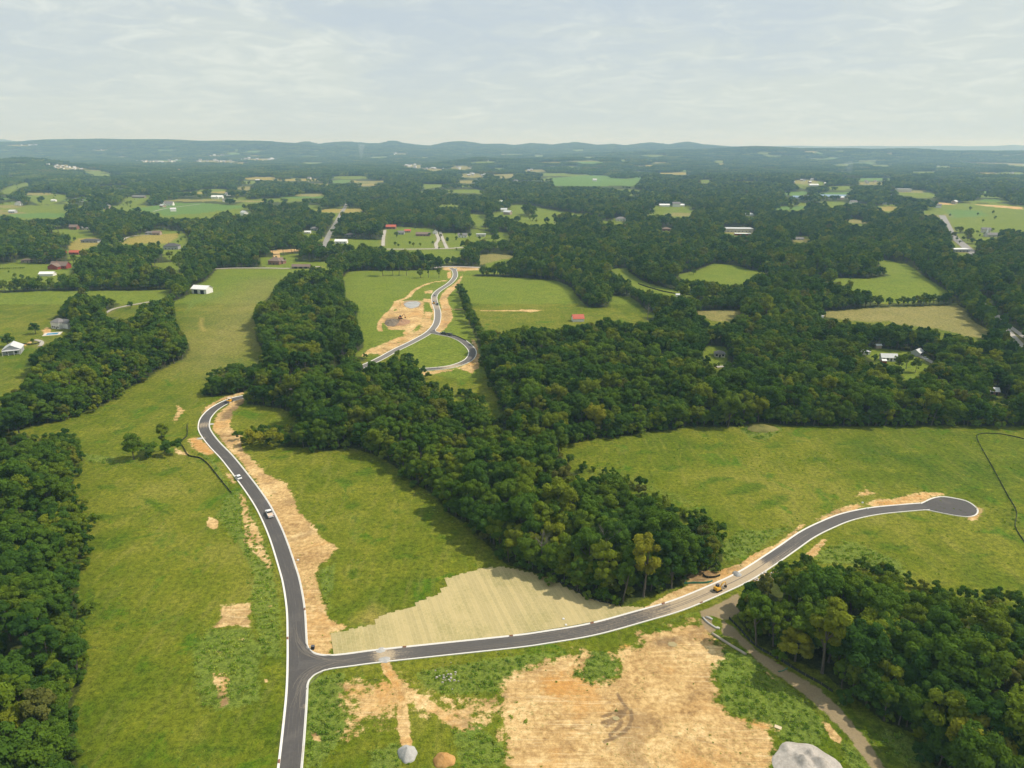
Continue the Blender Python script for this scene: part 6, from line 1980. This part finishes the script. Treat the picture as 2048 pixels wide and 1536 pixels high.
straw = empty('straw_matting', (0, 0, 0))
tag(straw, 'pale straw erosion matting laid in parallel strips above the side road', 'straw matting')
wst = 1.45
v0 = V_.min()
k = 0
while v0 < V_.max():
    vc = v0 + wst / 2
    cuts = []
    for i in range(len(U_)):
        a, b = i - 1, i
        if (V_[a] > vc) != (V_[b] > vc):
            cuts.append(U_[a] + (vc - V_[a]) / (V_[b] - V_[a]) * (U_[b] - U_[a]))
    cuts.sort()
    if len(cuts) >= 2 and cuts[-1] - cuts[0] > 1.0:
        u0, u1 = cuts[0] + 0.2, cuts[-1] + random.uniform(-0.5, 0.4)
        n = max(2, int((u1 - u0) / 3))
        vs = []
        lift = 0.12 + 0.015 * (k % 2)
        for q in range(n + 1):
            uu = u0 + (u1 - u0) * q / n
            for e in (-0.5, 0.5):
                vv = vc + e * wst * 1.02
                xy = du * uu + dv_ * vv
                vs.append((xy[0], xy[1], float(height(xy[0], xy[1])) + lift + 0.03 * math.sin(q * 1.3 + k)))
        o = mesh_obj('straw_strip', vs, [(2 * q, 2 * q + 1, 2 * q + 3, 2 * q + 2)[::-1] for q in range(n)], m_straw, straw)
        ul = o.data.uv_layers.new(name='UVMap')
        for lp in o.data.loops:
            vi = lp.vertex_index
            ul.data[lp.index].uv = (1.0 if vi % 2 else -1.0, (u1 - u0) * (vi // 2) / n + k * 7.3)
        k += 1
    v0 += wst

# ------------------------------------------------------------------ silt fences
m_fabric = plain('black_silt_fabric', (0.030, 0.036, 0.026), 0.9)
m_green_fabric = plain('green_silt_fabric', (0.05, 0.22, 0.14), 0.9)


def silt_fence(pts_px, label, h=0.85, mat=None, sag=0.1):
    p = world_path(pts_px, 1.2)
    c = p.mean(0)
    z0 = float(height(c[0], c[1]))
    r = empty('silt_fence', (c[0], c[1], z0))
    tag(r, label, 'silt fence')
    hz = height(p[:, 0], p[:, 1]) - z0
    d, nn = normals2d(p)
    mb = MB()
    st = MB()
    V = []
    for i in range(len(p)):
        wob = 0.06 * math.sin(i * 1.9)
        for (o_, z) in ((0.05, -0.1), (0.05 + wob, h - sag * abs(math.sin(i * 0.9))), (-0.05 + wob, h - sag * abs(math.sin(i * 0.9))), (-0.05, -0.1)):
            q = p[i] - c + nn[i] * o_
            V.append((q[0], q[1], hz[i] + z))
        if i % 2 == 0:
            q = p[i] - c + nn[i] * 0.1
            st.box(q[0] - .03, q[0] + .03, q[1] - .03, q[1] + .03, hz[i] - .1, hz[i] + h + .15)
    Fq = []
    for i in range(len(p) - 1):
        for k in range(4):
            Fq.append((i * 4 + k, i * 4 + (k + 1) % 4, i * 4 + 4 + (k + 1) % 4, i * 4 + 4 + k)[::-1])
    mb.add(V, Fq)
    mb.build('fabric', mat or m_fabric, r)
    s_ = st.build('stakes', m_wood, r)
    s_['kind'] = 'stuff'


silt_fence([(375, 850), (374, 872), (361, 885), (368, 897), (378, 912), (400, 917), (415, 928), (430, 946), (446, 966), (463, 987)], 'black silt fence bending round the soil patch left of the road curve')
silt_fence([(1458, 1238), (1476, 1256), (1510, 1292), (1560, 1321), (1600, 1346), (1640, 1368), (1665, 1385)], 'long black silt fence between the gravel track and the lower right wood', 1.0)
silt_fence([(2075, 885), (2030, 874), (1995, 868), (1960, 868.5), (1955.5, 881), (1985, 935), (2014, 989), (2033, 1024), (2031, 1055), (2054, 1092)], 'dark fence line bending across the far right meadow', 0.55)
silt_fence([(1368, 1168), (1390, 1167), (1412, 1167), (1425, 1163)], 'green silt fence beside the soil verge at the foot of the central wood', 0.8, m_green_fabric)
silt_fence([(1406, 1151), (1414, 1156), (1428, 1156), (1440, 1152)], 'short black silt fence on the bank behind the side road', 0.9)
silt_fence([(1101, 1157), (1135, 1172), (1172, 1194), (1206, 1205), (1243, 1212)], 'thin black silt fence along the top edge of the straw matting', 0.6)
silt_fence([(898, 669), (915, 674), (932, 682)], 'short black silt fence along the outside of the loop street', 0.9)
silt_fence([(1556, 1344), (1566, 1342), (1575, 1337)], 'green cloth scrap lying across the gravel track', 0.35, m_green_fabric)
silt_fence([(1276, 568), (1300, 576), (1340, 586), (1400, 593)], 'thin dark fence along the lower edge of the curved field', 1.2)
silt_fence([(40, 688), (66, 689), (82, 685)], 'dark fence rail below the pool path', 0.9)


# ------------------------------------------------------------------ heaps
def heap_mat(name, c1, c2):
    m, t = new_mat(name)
    geo = t.node('ShaderNodeNewGeometry').outputs['Position']
    n = t.noise(geo, 1.3, 6, 0.7)
    n2_ = t.noise(geo, 0.22, 4, 0.6)
    v = t.math('ADD', t.math('MULTIPLY', n, 0.5), t.math('MULTIPLY', n2_, 0.5))
    finish(t, t.ramp(v, [(0.35, c1), (0.65, c2)]), 0.95, n, 0.6, 0.25, 0.1)
    return m


m_gravel = heap_mat('crushed_limestone', (0.30, 0.27, 0.235), (0.55, 0.505, 0.455))
m_palegravel = heap_mat('pale_limestone', (0.34, 0.33, 0.31), (0.50, 0.485, 0.46))
m_orangesoil = heap_mat('orange_clay', (0.38, 0.19, 0.06), (0.56, 0.33, 0.13))
m_bluegravel = heap_mat('blue_grey_gravel', (0.26, 0.26, 0.255), (0.44, 0.44, 0.43))
m_debris = heap_mat('brush_debris', (0.10, 0.085, 0.06), (0.24, 0.19, 0.14))


def heap(name, px, py, wpx, dpx, h, mat, label, cat, seed, rough=0.25, peak=1.0, rot=0.0, lobes=0):
    p = at(px, py)
    s = px_size(p)
    a = wpx * s / 2
    b = dpx * s / 2 / max(0.12, math.sin(math.atan2(H, p.y)))
    n, m = 22, 44
    V = [(0, 0, 0)]
    g = np.random.default_rng(seed)
    ph = g.uniform(0, 6.28, 8)
    bumps = [(g.uniform(-.55, .55), g.uniform(-.55, .55), g.uniform(.18, .38), g.uniform(.3, .9)) for _ in range(lobes)]

    def hz(x, y):
        r = math.hypot(x, y)
        z = max(0, 1 - r) ** peak * (0.55 if lobes else 1.0)
        for bx, by, br, bh in bumps:
            z = max(z, bh * max(0, 1 - math.hypot(x - bx, y - by) / br) ** 0.9 + 0.25 * max(0, 1 - r))
        return z
    V = []
    for i in range(n + 1):
        r = i / n
        for j in range(m):
            t_ = 2 * math.pi * j / m
            wob = 1 + 0.09 * math.sin(2 * t_ + ph[0]) + 0.06 * math.sin(3 * t_ + ph[1]) + 0.04 * math.sin(7 * t_ + ph[2])
            x, y = r * math.cos(t_), r * math.sin(t_)
            z = hz(x, y) * h
            z += rough * h * 0.25 * (math.sin(x * 9 + ph[3]) * math.sin(y * 8 + ph[4]) + 0.5 * math.sin(x * 21 + ph[5]) * math.sin(y * 19 + ph[6])) * (1 - r) * min(1, 4 * r + .2)
            X, Y = x * a * wob, y * b * wob
            X, Y = X * math.cos(rot) - Y * math.sin(rot), X * math.sin(rot) + Y * math.cos(rot)
            gz_ = float(height(p.x + X, p.y + Y)) - p.z
            V.append((X, Y, gz_ + z + (0.04 if i < n else -0.15)))
    Fq = []
    for i in range(n):
        for j in range(m):
            Fq.append((i * m + j, (i + 1) * m + j, (i + 1) * m + (j + 1) % m, i * m + (j + 1) % m))
    o = mesh_obj(name, V, Fq, mat, None, True)
    o.location = p
    tag(o, label, cat)
    return o


heap('gravel_pile', 815, 1508, 40, 32, 2.2, m_palegravel, 'small smooth pale grey gravel pile left of the orange soil pile', 'gravel pile', 1, 0.08, 0.75)
heap('soil_pile', 888, 1521, 42, 30, 2.0, m_orangesoil, 'small orange soil pile right of the pale gravel pile', 'soil pile', 2, 0.25, 0.7)
heap('gravel_pile', 1612, 1536, 130, 104, 2.9, m_gravel, 'large ridged grey gravel heap at the bottom edge beside the track', 'gravel pile', 3, 0.3, 0.8, -0.3, 9)
heap('gravel_patch', 762, 1301, 20, 11, 0.3, m_palegravel, 'grey gravel ramp spilled over the upper kerb of the side road', 'gravel', 4, 0.3, 0.4)
heap('gravel_patch', 769, 1320, 26, 11, 0.4, m_palegravel, 'pale gravel ramp spilled over the lower kerb of the side road', 'gravel', 5, 0.3, 0.4)
heap('gravel_pile', 1474, 1149, 17, 11, 1.1, m_bluegravel, 'dark grey gravel ring pile on the kerb near the excavator', 'gravel pile', 6, 0.5, 0.6)
heap('gravel_pile', 824, 609, 34, 13, 0.5, m_bluegravel, 'blue grey gravel spread beside the upper road works', 'gravel pile', 7, 0.8, 0.4)
heap('brush_pile', 785, 645, 30, 16, 3.0, m_debris, 'dark brush and stump pile on the tan works yard', 'brush pile', 8, 0.9, 0.6, 0, 5)
heap('soil_pile', 806, 645, 28, 12, 2.0, heap_mat('rusty_soil', (0.24, 0.13, 0.07), (0.40, 0.25, 0.15)), 'rusty brown soil pile right of the brush pile', 'soil pile', 9, 0.9, 0.6, 0, 4)
heap('gravel_patch', 422, 848.5, 12, 3, 0.25, m_palegravel, 'pale gravel ramp over the inner kerb of the curve', 'gravel', 10, 0.3, 0.4)
heap('gravel_patch', 401, 877, 14, 4, 0.25, m_palegravel, 'pale gravel ramp over the outer kerb below the curve', 'gravel', 11, 0.3, 0.4)
rk = MB()
g = random.Random(8)
rp = at(893, 1356)
for k in range(26):
    a_, b_2 = (g.gauss(0, 2.0), g.gauss(0, 2.6)) if k < 30 else (g.gauss(5.0, 2.0), g.gauss(-8.6, 1.2))
    r_ = g.uniform(0.15, 0.42)
    zz_ = float(height(rp.x + a_, rp.y + b_2)) - rp.z
    rk.box(a_ - r_, a_ + r_, b_2 - r_ * .8, b_2 + r_ * .8, zz_ - .1, zz_ + r_, r_ * .3)
rk = rk.build('rocks', m_gravel)
rk.location = rp
tag(rk, 'loose grey rocks scattered in the weeds below the side road', 'rocks', None, 'stuff')
heap('grass_mound', 1524, 858, 70, 14, 2.6, heap_mat('dry_grass_mound', (0.11, 0.12, 0.03), (0.24, 0.21, 0.07)), 'overgrown grassy mound at the edge of the right hand wood', 'mound', 14, 0.6, 0.7)

# ------------------------------------------------------------------ stream crossing: concrete pieces, logs, boards, puddles
m_conc = plain('broken_concrete', (0.46, 0.44, 0.40))
m_log = plain('sediment_sock', (0.40, 0.34, 0.27))
m_mud = plain('muddy_water', (0.36, 0.29, 0.14), 0.2, 0.1, spec=0.5)


def tube_thing(name, pts_px, r, mat, label, cat):
    p = world_path(pts_px, 1.0)
    c = p.mean(0)
    z0 = float(height(c[0], c[1]))
    o = MB().tube([(q[0] - c[0], q[1] - c[1], float(height(q[0], q[1])) - z0 + r * 0.6) for q in p], r, 8).build(name, mat, None, True)
    o.location = (c[0], c[1], z0)
    tag(o, label, cat)
    return o


tube_thing('filter_sock', [(1424, 1268), (1440, 1278), (1462, 1292), (1492, 1310)], 0.42, m_log, 'long pale filter sock lying below the stream crossing', 'filter sock')
tube_thing('stone_channel', [(1406, 1236), (1413, 1244), (1424, 1252), (1432, 1257)], 0.34, m_conc, 'pale stone lined ditch edge beside the culvert', 'stone channel')
tube_thing('culvert_pipe', [(1411, 1235), (1419, 1237), (1424, 1240)], 0.4, m_conc, 'short pale concrete culvert pipe under the side road bank', 'pipe')
for k, (px, py, wd) in enumerate([(1530, 1146, 9), (1537, 1152, 8), (1524, 1149, 6), (1543, 1147, 5), (1514, 1158, 6), (1519, 1163, 9), (1510, 1161, 5), (1548, 1140, 5), (1556, 1143, 5), (1562, 1136, 5), (1552, 1150, 4), (1436, 1257, 8)]):
    p = at(px, py)
    s = px_size(p)
    g = random.Random(k)
    a, b = wd * s / 2, wd * s * 0.35
    o = MB().add([(-a, -b, 0), (a * .8, -b * 1.2, 0), (a, b * .8, 0), (-a * .7, b, 0), (-a * .9, -b * .9, .35), (a * .7, -b, .5), (a * .9, b * .7, .3), (-a * .6, b * .9, .45)],
                 [(3, 2, 1, 0), (4, 5, 6, 7), (0, 1, 5, 4), (1, 2, 6, 5), (2, 3, 7, 6), (3, 0, 4, 7)]).build('concrete_slab', m_conc)
    o.location = p
    o.rotation_euler = (g.uniform(-.15, .15), g.uniform(-.15, .15), g.uniform(0, 3))
    tag(o, 'broken pale concrete slab dumped between the side road and the lower right wood' if k < 11 else 'tan flat stone lying beside the ditch below the crossing', 'concrete slab', 'dumped concrete slabs' if k < 11 else None)
for px, py, lab in ((1345, 1289, 'small yellow brown puddle in the bare soil below the side road'), (1232, 1437, 'narrow yellow puddle between curved ruts in the bare soil')):
    p = at(px, py)
    s = px_size(p)
    n = 16
    w_ = 9 if px > 1300 else 7
    V = [(w_ * s * math.cos(6.283 * i / n) * (1 + .15 * math.sin(3 * i)), w_ * s * .8 * math.sin(6.283 * i / n) * (1 + .12 * math.cos(2 * i)), 0.13) for i in range(n)]
    V = [(x, y, float(height(p.x + x, p.y + y)) - p.z + 0.1) for x, y, z in V]
    o = mesh_obj('puddle', V, [tuple(range(n))], m_mud)
    o.location = p
    tag(o, lab, 'puddle')
b_ = at(1556, 1455)
o = MB().box(-0.9, 0.9, -0.5, 0.5, 0.05, 0.2).build('board', plain('plywood', (0.62, 0.50, 0.33)))
o.location = b_
o.rotation_euler = (0.1, 0.05, -0.5)
tag(o, 'pale plywood board lying in the weeds above the large gravel heap', 'board')
for px, py, lab in ((1132, 1251, 'white plastic bag on the straw matting near the side road'), (1127, 1239, 'scrap of white plastic higher on the straw matting'), (596, 1121, 'white bucket on the tan verge right of the main road'), (1735, 1018, 'white sack on the verge of the turning circle road'), (1725, 1006, 'white scrap on the red verge above the side road')):
    b_ = at(px, py)
    o = MB().box(-0.4, 0.4, -0.3, 0.3, 0.1, 0.5, 0.1).build('litter', m_white)
    o.location = b_
    tag(o, lab, 'litter')
b_ = at(626, 1298)
o = empty('rubbish_bin', b_)
tag(o, 'small black bin standing on bare soil at the road corner', 'bin')
MB().box(-0.45, 0.45, -0.4, 0.4, 0, 1.15, -0.06).build('bin_body', m_dark, o)
MB().box(-0.55, 0.55, -0.5, 0.5, 1.16, 1.28, 0.08).build('lid', m_chrome, o)

m_inlet = plain('rusty_inlet_guard', (0.30, 0.13, 0.06))
for px, py, path, sd, where in ((804, 1296, SIDE, -1, 'on the upper kerb nearest the gravel ramp'), (1024, 1273, SIDE, -1, 'on the upper kerb below the straw matting middle'), (1186, 1250, SIDE, -1, 'on the upper kerb right of the white bag'), (1327, 1214, SIDE, -1, 'on the upper kerb left of the excavator'), (1408, 1210, SIDE, 1, 'on the lower kerb below the excavator'), (606, 1218, MAIN, 1, 'on the right kerb above the road junction'), (576, 1280, MAIN, -1, 'on the left kerb facing the road junction'), (557, 1524, MAIN, -1, 'on the left kerb at the bottom edge')):
    i = at_path(path, px, py)
    d, nn = normals2d(path)
    q = path[i] + nn[i] * sd * (ASPH + 0.3)
    r_ = empty('inlet_guard', (q[0], q[1], float(height(q[0], q[1])) + 0.2), math.atan2(d[i][1], d[i][0]))
    tag(r_, 'rust brown drain inlet guard ' + where, 'drain guard')
    r_.scale = (0.65, 0.75, 0.8)
    MB().box(-0.9, 0.9, -0.35, 0.35, -0.05, 0.22, 0.06).build('filter_bag', m_inlet, r_)
    MB().box(-0.95, 0.95, -0.05, 0.05, 0.22, 0.30).build('grate', m_chrome, r_)

# ------------------------------------------------------------------ vehicles
m_carwhite = plain('white_car_paint', (0.76, 0.76, 0.75), 0.3, 0.04, spec=0.5)
m_cargrey = plain('grey_car_paint', (0.22, 0.23, 0.24), 0.3, 0.05, spec=0.5)
m_carblack = plain('black_car_paint', (0.025, 0.027, 0.028), 0.3, 0.05, spec=0.5)
m_cargreen = plain('dark_green_car_paint', (0.025, 0.05, 0.035), 0.3, 0.05, spec=0.5)
m_tyre = plain('rubber', (0.022, 0.022, 0.022), 0.9)
m_yellow = plain('machine_yellow', (0.68, 0.36, 0.025), 0.45, 0.08, spec=0.5)
m_cargo = plain('tan_cargo_boards', (0.60, 0.46, 0.34), 0.8)
m_lamp = plain('red_lamp_glass', (0.42, 0.03, 0.02), 0.3)


def vehicle_root(px, py, path, off, flip, name, label, cat, sc=1.0, ang=None):
    i = at_path(path, px, py)
    d, nn = normals2d(path)
    q = path[i] + nn[i] * off
    rz = math.atan2(d[i][1], d[i][0]) - math.pi / 2 + (math.pi if flip else 0)
    r = empty(name, (q[0], q[1], float(height(path[i][0], path[i][1])) + 0.14), rz if ang is None else ang)
    r.scale = (sc,) * 3
    tag(r, label, cat)
    return r


def wheels(r, xs_, ys_, rd=0.38, wd=0.26):
    for x in (-xs_, xs_):
        for y in ys_:
            MB().wheel(x, y, rd, rd, wd).build('wheel', m_tyre, r)


def pickup(r, mb_, cargo=None):
    b = MB()
    b.prism([(-2.7, 0.5), (2.75, 0.5), (2.8, 0.85), (2.7, 1.08), (1.35, 1.16), (-0.35, 1.16), (-0.35, 0.78), (-2.7, 0.78)][::-1], -0.95, 0.95)
    b.box(-0.97, -0.86, -2.75, -0.33, 0.5, 1.18).box(0.86, 0.97, -2.75, -0.33, 0.5, 1.18)
    b.build('body', mb_, r)
    MB().box(-0.86, 0.86, -2.78, -2.68, 0.5, 1.16).build('tailgate', mb_, r)
    MB().prism([(-0.40, 1.15), (1.45, 1.15), (0.75, 1.78), (-0.25, 1.80)][::-1], -0.84, 0.84).build('cabin_glass', m_glass, r)
    MB().box(-0.80, 0.80, -0.22, 0.78, 1.785, 1.86, 0.05).build('cabin_roof', mb_, r)
    wheels(r, 0.86, (-1.75, 1.8))
    for x in (-0.8, 0.8):
        MB().box(x - .12, x + .12, -2.82, -2.75, 0.75, 1.1).build('tail_light', m_lamp, r)
        MB().box(x - .16, x + .16, 2.72, 2.82, 0.75, 0.95).build('headlight', m_white, r)
    if cargo:
        MB().box(-0.84, 0.84, -2.66, -0.38, 0.8, 1.12).build('bed_floor', cargo, r)


def car(r, mb_):
    MB().prism([(-2.2, 0.35), (2.2, 0.35), (2.25, 0.7), (1.2, 0.92), (-2.0, 0.98), (-2.25, 0.75)][::-1], -0.9, 0.9).build('body', mb_, r)
    MB().prism([(-1.9, 0.95), (1.15, 0.91), (0.45, 1.42), (-1.3, 1.44)][::-1], -0.80, 0.80).build('cabin_glass', m_glass, r)
    MB().box(-0.74, 0.74, -1.25, 0.42, 1.43, 1.50, 0.06).build('cabin_roof', mb_, r)
    wheels(r, 0.82, (-1.4, 1.4), 0.33, 0.22)


pickup(vehicle_root(537, 1032, MAIN, 0.7, False, 'pickup_truck', 'white pickup truck with tan loaded bed driving up the main road', 'pickup truck', 1.18), m_carwhite, m_cargo)
car(vehicle_root(476, 958, MAIN, -1.9, False, 'parked_car', 'white car at the left kerb of the main road above the pickup', 'car', 1.12), m_carwhite)
pickup(vehicle_root(878, 610, MAIN, 1.7, True, 'pickup_truck', 'black pickup truck on the upper road beside the tan verge', 'pickup truck', 1.1), m_carblack)
car(vehicle_root(871, 592, MAIN, 0.2, False, 'parked_car', 'small grey car highest on the bend of the upper road', 'car', 1.0), m_cargrey)
car(vehicle_root(912, 540, MAIN, 3.0, True, 'parked_car', 'white car at the far end of the upper road', 'car', 1.2), m_carwhite)
rr = vehicle_root(887, 668.5, LOOP, -0.9, True, 'flatbed_truck', 'dark green truck with trailer parked on the loop street', 'truck', 1.15)
pickup(rr, m_cargreen)
tr_ = MB().box(-1.0, 1.0, -7.6, -3.3, 0.75, 0.95).build('trailer_bed', m_chrome, rr)
for y in (-5.0, -6.0):
    for x in (-0.95, 0.95):
        MB().wheel(x, y, 0.36, 0.36, 0.22).build('wheel', m_tyre, rr)
MB().box(-0.8, 0.8, -7.3, -3.6, 0.96, 1.7, 0.1).build('load', m_carblack, rr)
car(vehicle_root(1850, 719, FARP['yard_drive'], 0.0, False, 'parked_car', 'white car parked beside the yard drive at right', 'car', 1.0), m_carwhite)

# road roller beside the curve
rr = vehicle_root(458, 806, MAIN, 2.4, False, 'road_roller', 'small yellow road roller at the inner kerb of the curve', 'road roller', 1.25)
MB().wheel(0, 1.35, 0.62, 0.62, 1.7, 18).build('drum', m_chrome, rr)
MB().wheel(0, -1.35, 0.62, 0.62, 1.7, 18).build('drum', m_chrome, rr)
MB().box(-0.8, 0.8, -1.0, 1.0, 0.5, 1.25, 0.05).box(-0.6, 0.6, 0.55, 1.5, 1.0, 1.4).box(-0.6, 0.6, -1.5, -0.55, 1.0, 1.4).build('body', m_yellow, rr)
MB().box(-0.3, 0.3, -0.5, 0.1, 1.25, 1.7).build('seat', m_tyre, rr)
MB().box(-0.75, 0.75, -0.8, 0.8, 2.45, 2.55).build('canopy', m_cargo, rr)
for x in (-.68, .68):
    for y in (-.72, .72):
        MB().box(x - .04, x + .04, y - .04, y + .04, 1.2, 2.45).build('canopy_post', m_tyre, rr)


def excavator(r, body_mat):
    for x in (-0.75, 0.75):
        tb = MB()
        prof = [(-1.35, 0.12), (-1.1, 0.0), (1.1, 0.0), (1.35, 0.12), (1.4, 0.35), (1.2, 0.6), (-1.2, 0.6), (-1.4, 0.35)]
        tb.prism(prof[::-1], x - 0.22, x + 0.22)
        tb.build('track', m_tyre, r)
    MB().box(-0.45, 0.45, -0.6, 0.6, 0.4, 0.75).build('undercarriage', m_chrome, r)
    MB().box(-0.95, 0.95, -1.35, 0.7, 0.78, 1.35, 0.05).box(-0.9, 0.9, -1.5, -0.6, 1.0, 1.85, 0.12).build('engine_housing', body_mat, r)
    cb = MB().box(-0.9, -0.05, -0.5, 0.75, 1.3, 2.35, 0.08).build('cabin', m_glass, r)
    MB().box(-0.92, -0.03, -0.52, 0.77, 2.36, 2.46, 0.05).build('cabin_roof', m_chrome, cb)
    MB().tube([(0.3, 0.6, 1.2), (0.3, 1.6, 2.6), (0.3, 2.4, 2.95), (0.3, 3.1, 2.75)], [0.2, 0.24, 0.2, 0.15], 6).build('boom', body_mat, r)
    MB().tube([(0.3, 3.05, 2.85), (0.3, 3.5, 1.9), (0.3, 3.6, 1.1)], [0.17, 0.15, 0.11], 6).build('stick', body_mat, r)
    MB().prism([(3.25, 1.15), (3.75, 1.2), (3.8, 0.6), (3.5, 0.25), (3.05, 0.55)][::-1], -0.1, 0.7).build('bucket', m_tyre, r)
    MB().tube([(0.3, 0.9, 1.1), (0.3, 1.7, 2.3)], 0.07, 6).build('hydraulic_ram', m_chrome, r)


excavator(vehicle_root(1440, 1188, SIDE, 0.9, False, 'excavator', 'yellow tracked excavator with raised boom on the dusty side road', 'excavator', 1.0), m_yellow)
p_ = at(801, 641)
ex = empty('excavator', p_, -1.0)
tag(ex, 'small dark excavator working on the brush piles of the tan yard', 'excavator')
ex.scale = (1.3,) * 3
ex.location.z += 1.4
excavator(ex, plain('faded_machine_orange', (0.30, 0.13, 0.05), 0.5))
p_ = vehicle_root(866, 608, MAIN, -1.6, False, 'skid_loader', 'small tan loader on the left side of the upper road', 'loader', 1.2)
MB().box(-0.8, 0.8, -1.2, 1.0, 0.45, 1.2, 0.06).build('body', m_yellow, p_)
MB().box(-0.55, 0.55, -0.7, 0.5, 1.2, 2.1, 0.1).build('cabin', m_glass, p_)
MB().prism([(1.1, 0.15), (1.9, 0.15), (1.7, 0.8), (1.1, 0.8)][::-1], -0.95, 0.95).build('bucket', m_tyre, p_)
wheels(p_, 0.85, (-0.75, 0.75), 0.42, 0.3)

# ------------------------------------------------------------------ smoke plumes and haze
def smoke(px, py, wpx, hpx, dens, label, lean):
    p = at(px, py)
    s = px_size(p)
    pts = []
    rad_ = []
    for i in range(7):
        t_ = i / 6
        pts.append((lean * hpx * s * t_ ** 1.5, 0, hpx * s * t_ - 2))
        rad_.append(wpx * s * (0.12 + 0.5 * t_ ** 0.8))
    m = bpy.data.materials.new('smoke')
    m.use_nodes = True
    m.node_tree.nodes.clear()
    t = NT(m.node_tree)
    v = t.node('ShaderNodeVolumePrincipled', {'Color': (0.85, 0.92, 1.0), 'Density': dens})
    t.node('ShaderNodeOutputMaterial', {'Volume': v.outputs[0]})
    o = MB().tube(pts, rad_, 10).build('smoke_plume', m, None, True)
    o.location = p
    tag(o, label, 'smoke', None, 'stuff')


smoke(722, 320, 12, 30, 0.0035, 'thin blue smoke plume rising before the left ridge', 0.1)
smoke(1700, 354, 15, 30, 0.0030, 'faint smoke plume rising from the right hand forest', -0.25)

m_haze = bpy.data.materials.new('haze')
m_haze.use_nodes = True
m_haze.node_tree.nodes.clear()
t = NT(m_haze.node_tree)
v = t.node('ShaderNodeVolumePrincipled', {'Color': (0.44, 0.70, 1.0), 'Absorption Color': (1.0, 1.0, 1.0), 'Density': HAZE_DENSITY, 'Anisotropy': 0.1})
t.node('ShaderNodeOutputMaterial', {'Volume': v.outputs[0]})
zlo = float(gz.min()) - 1.5
zhi = max(float(gz.max()) + 25.0, H + 6)
hz_ = MB().box(-30500, 30500, -30500, 30500, zlo, zhi).build('haze', m_haze)
tag(hz_, 'thin pale blue summer haze over the whole landscape', None, None, 'stuff')
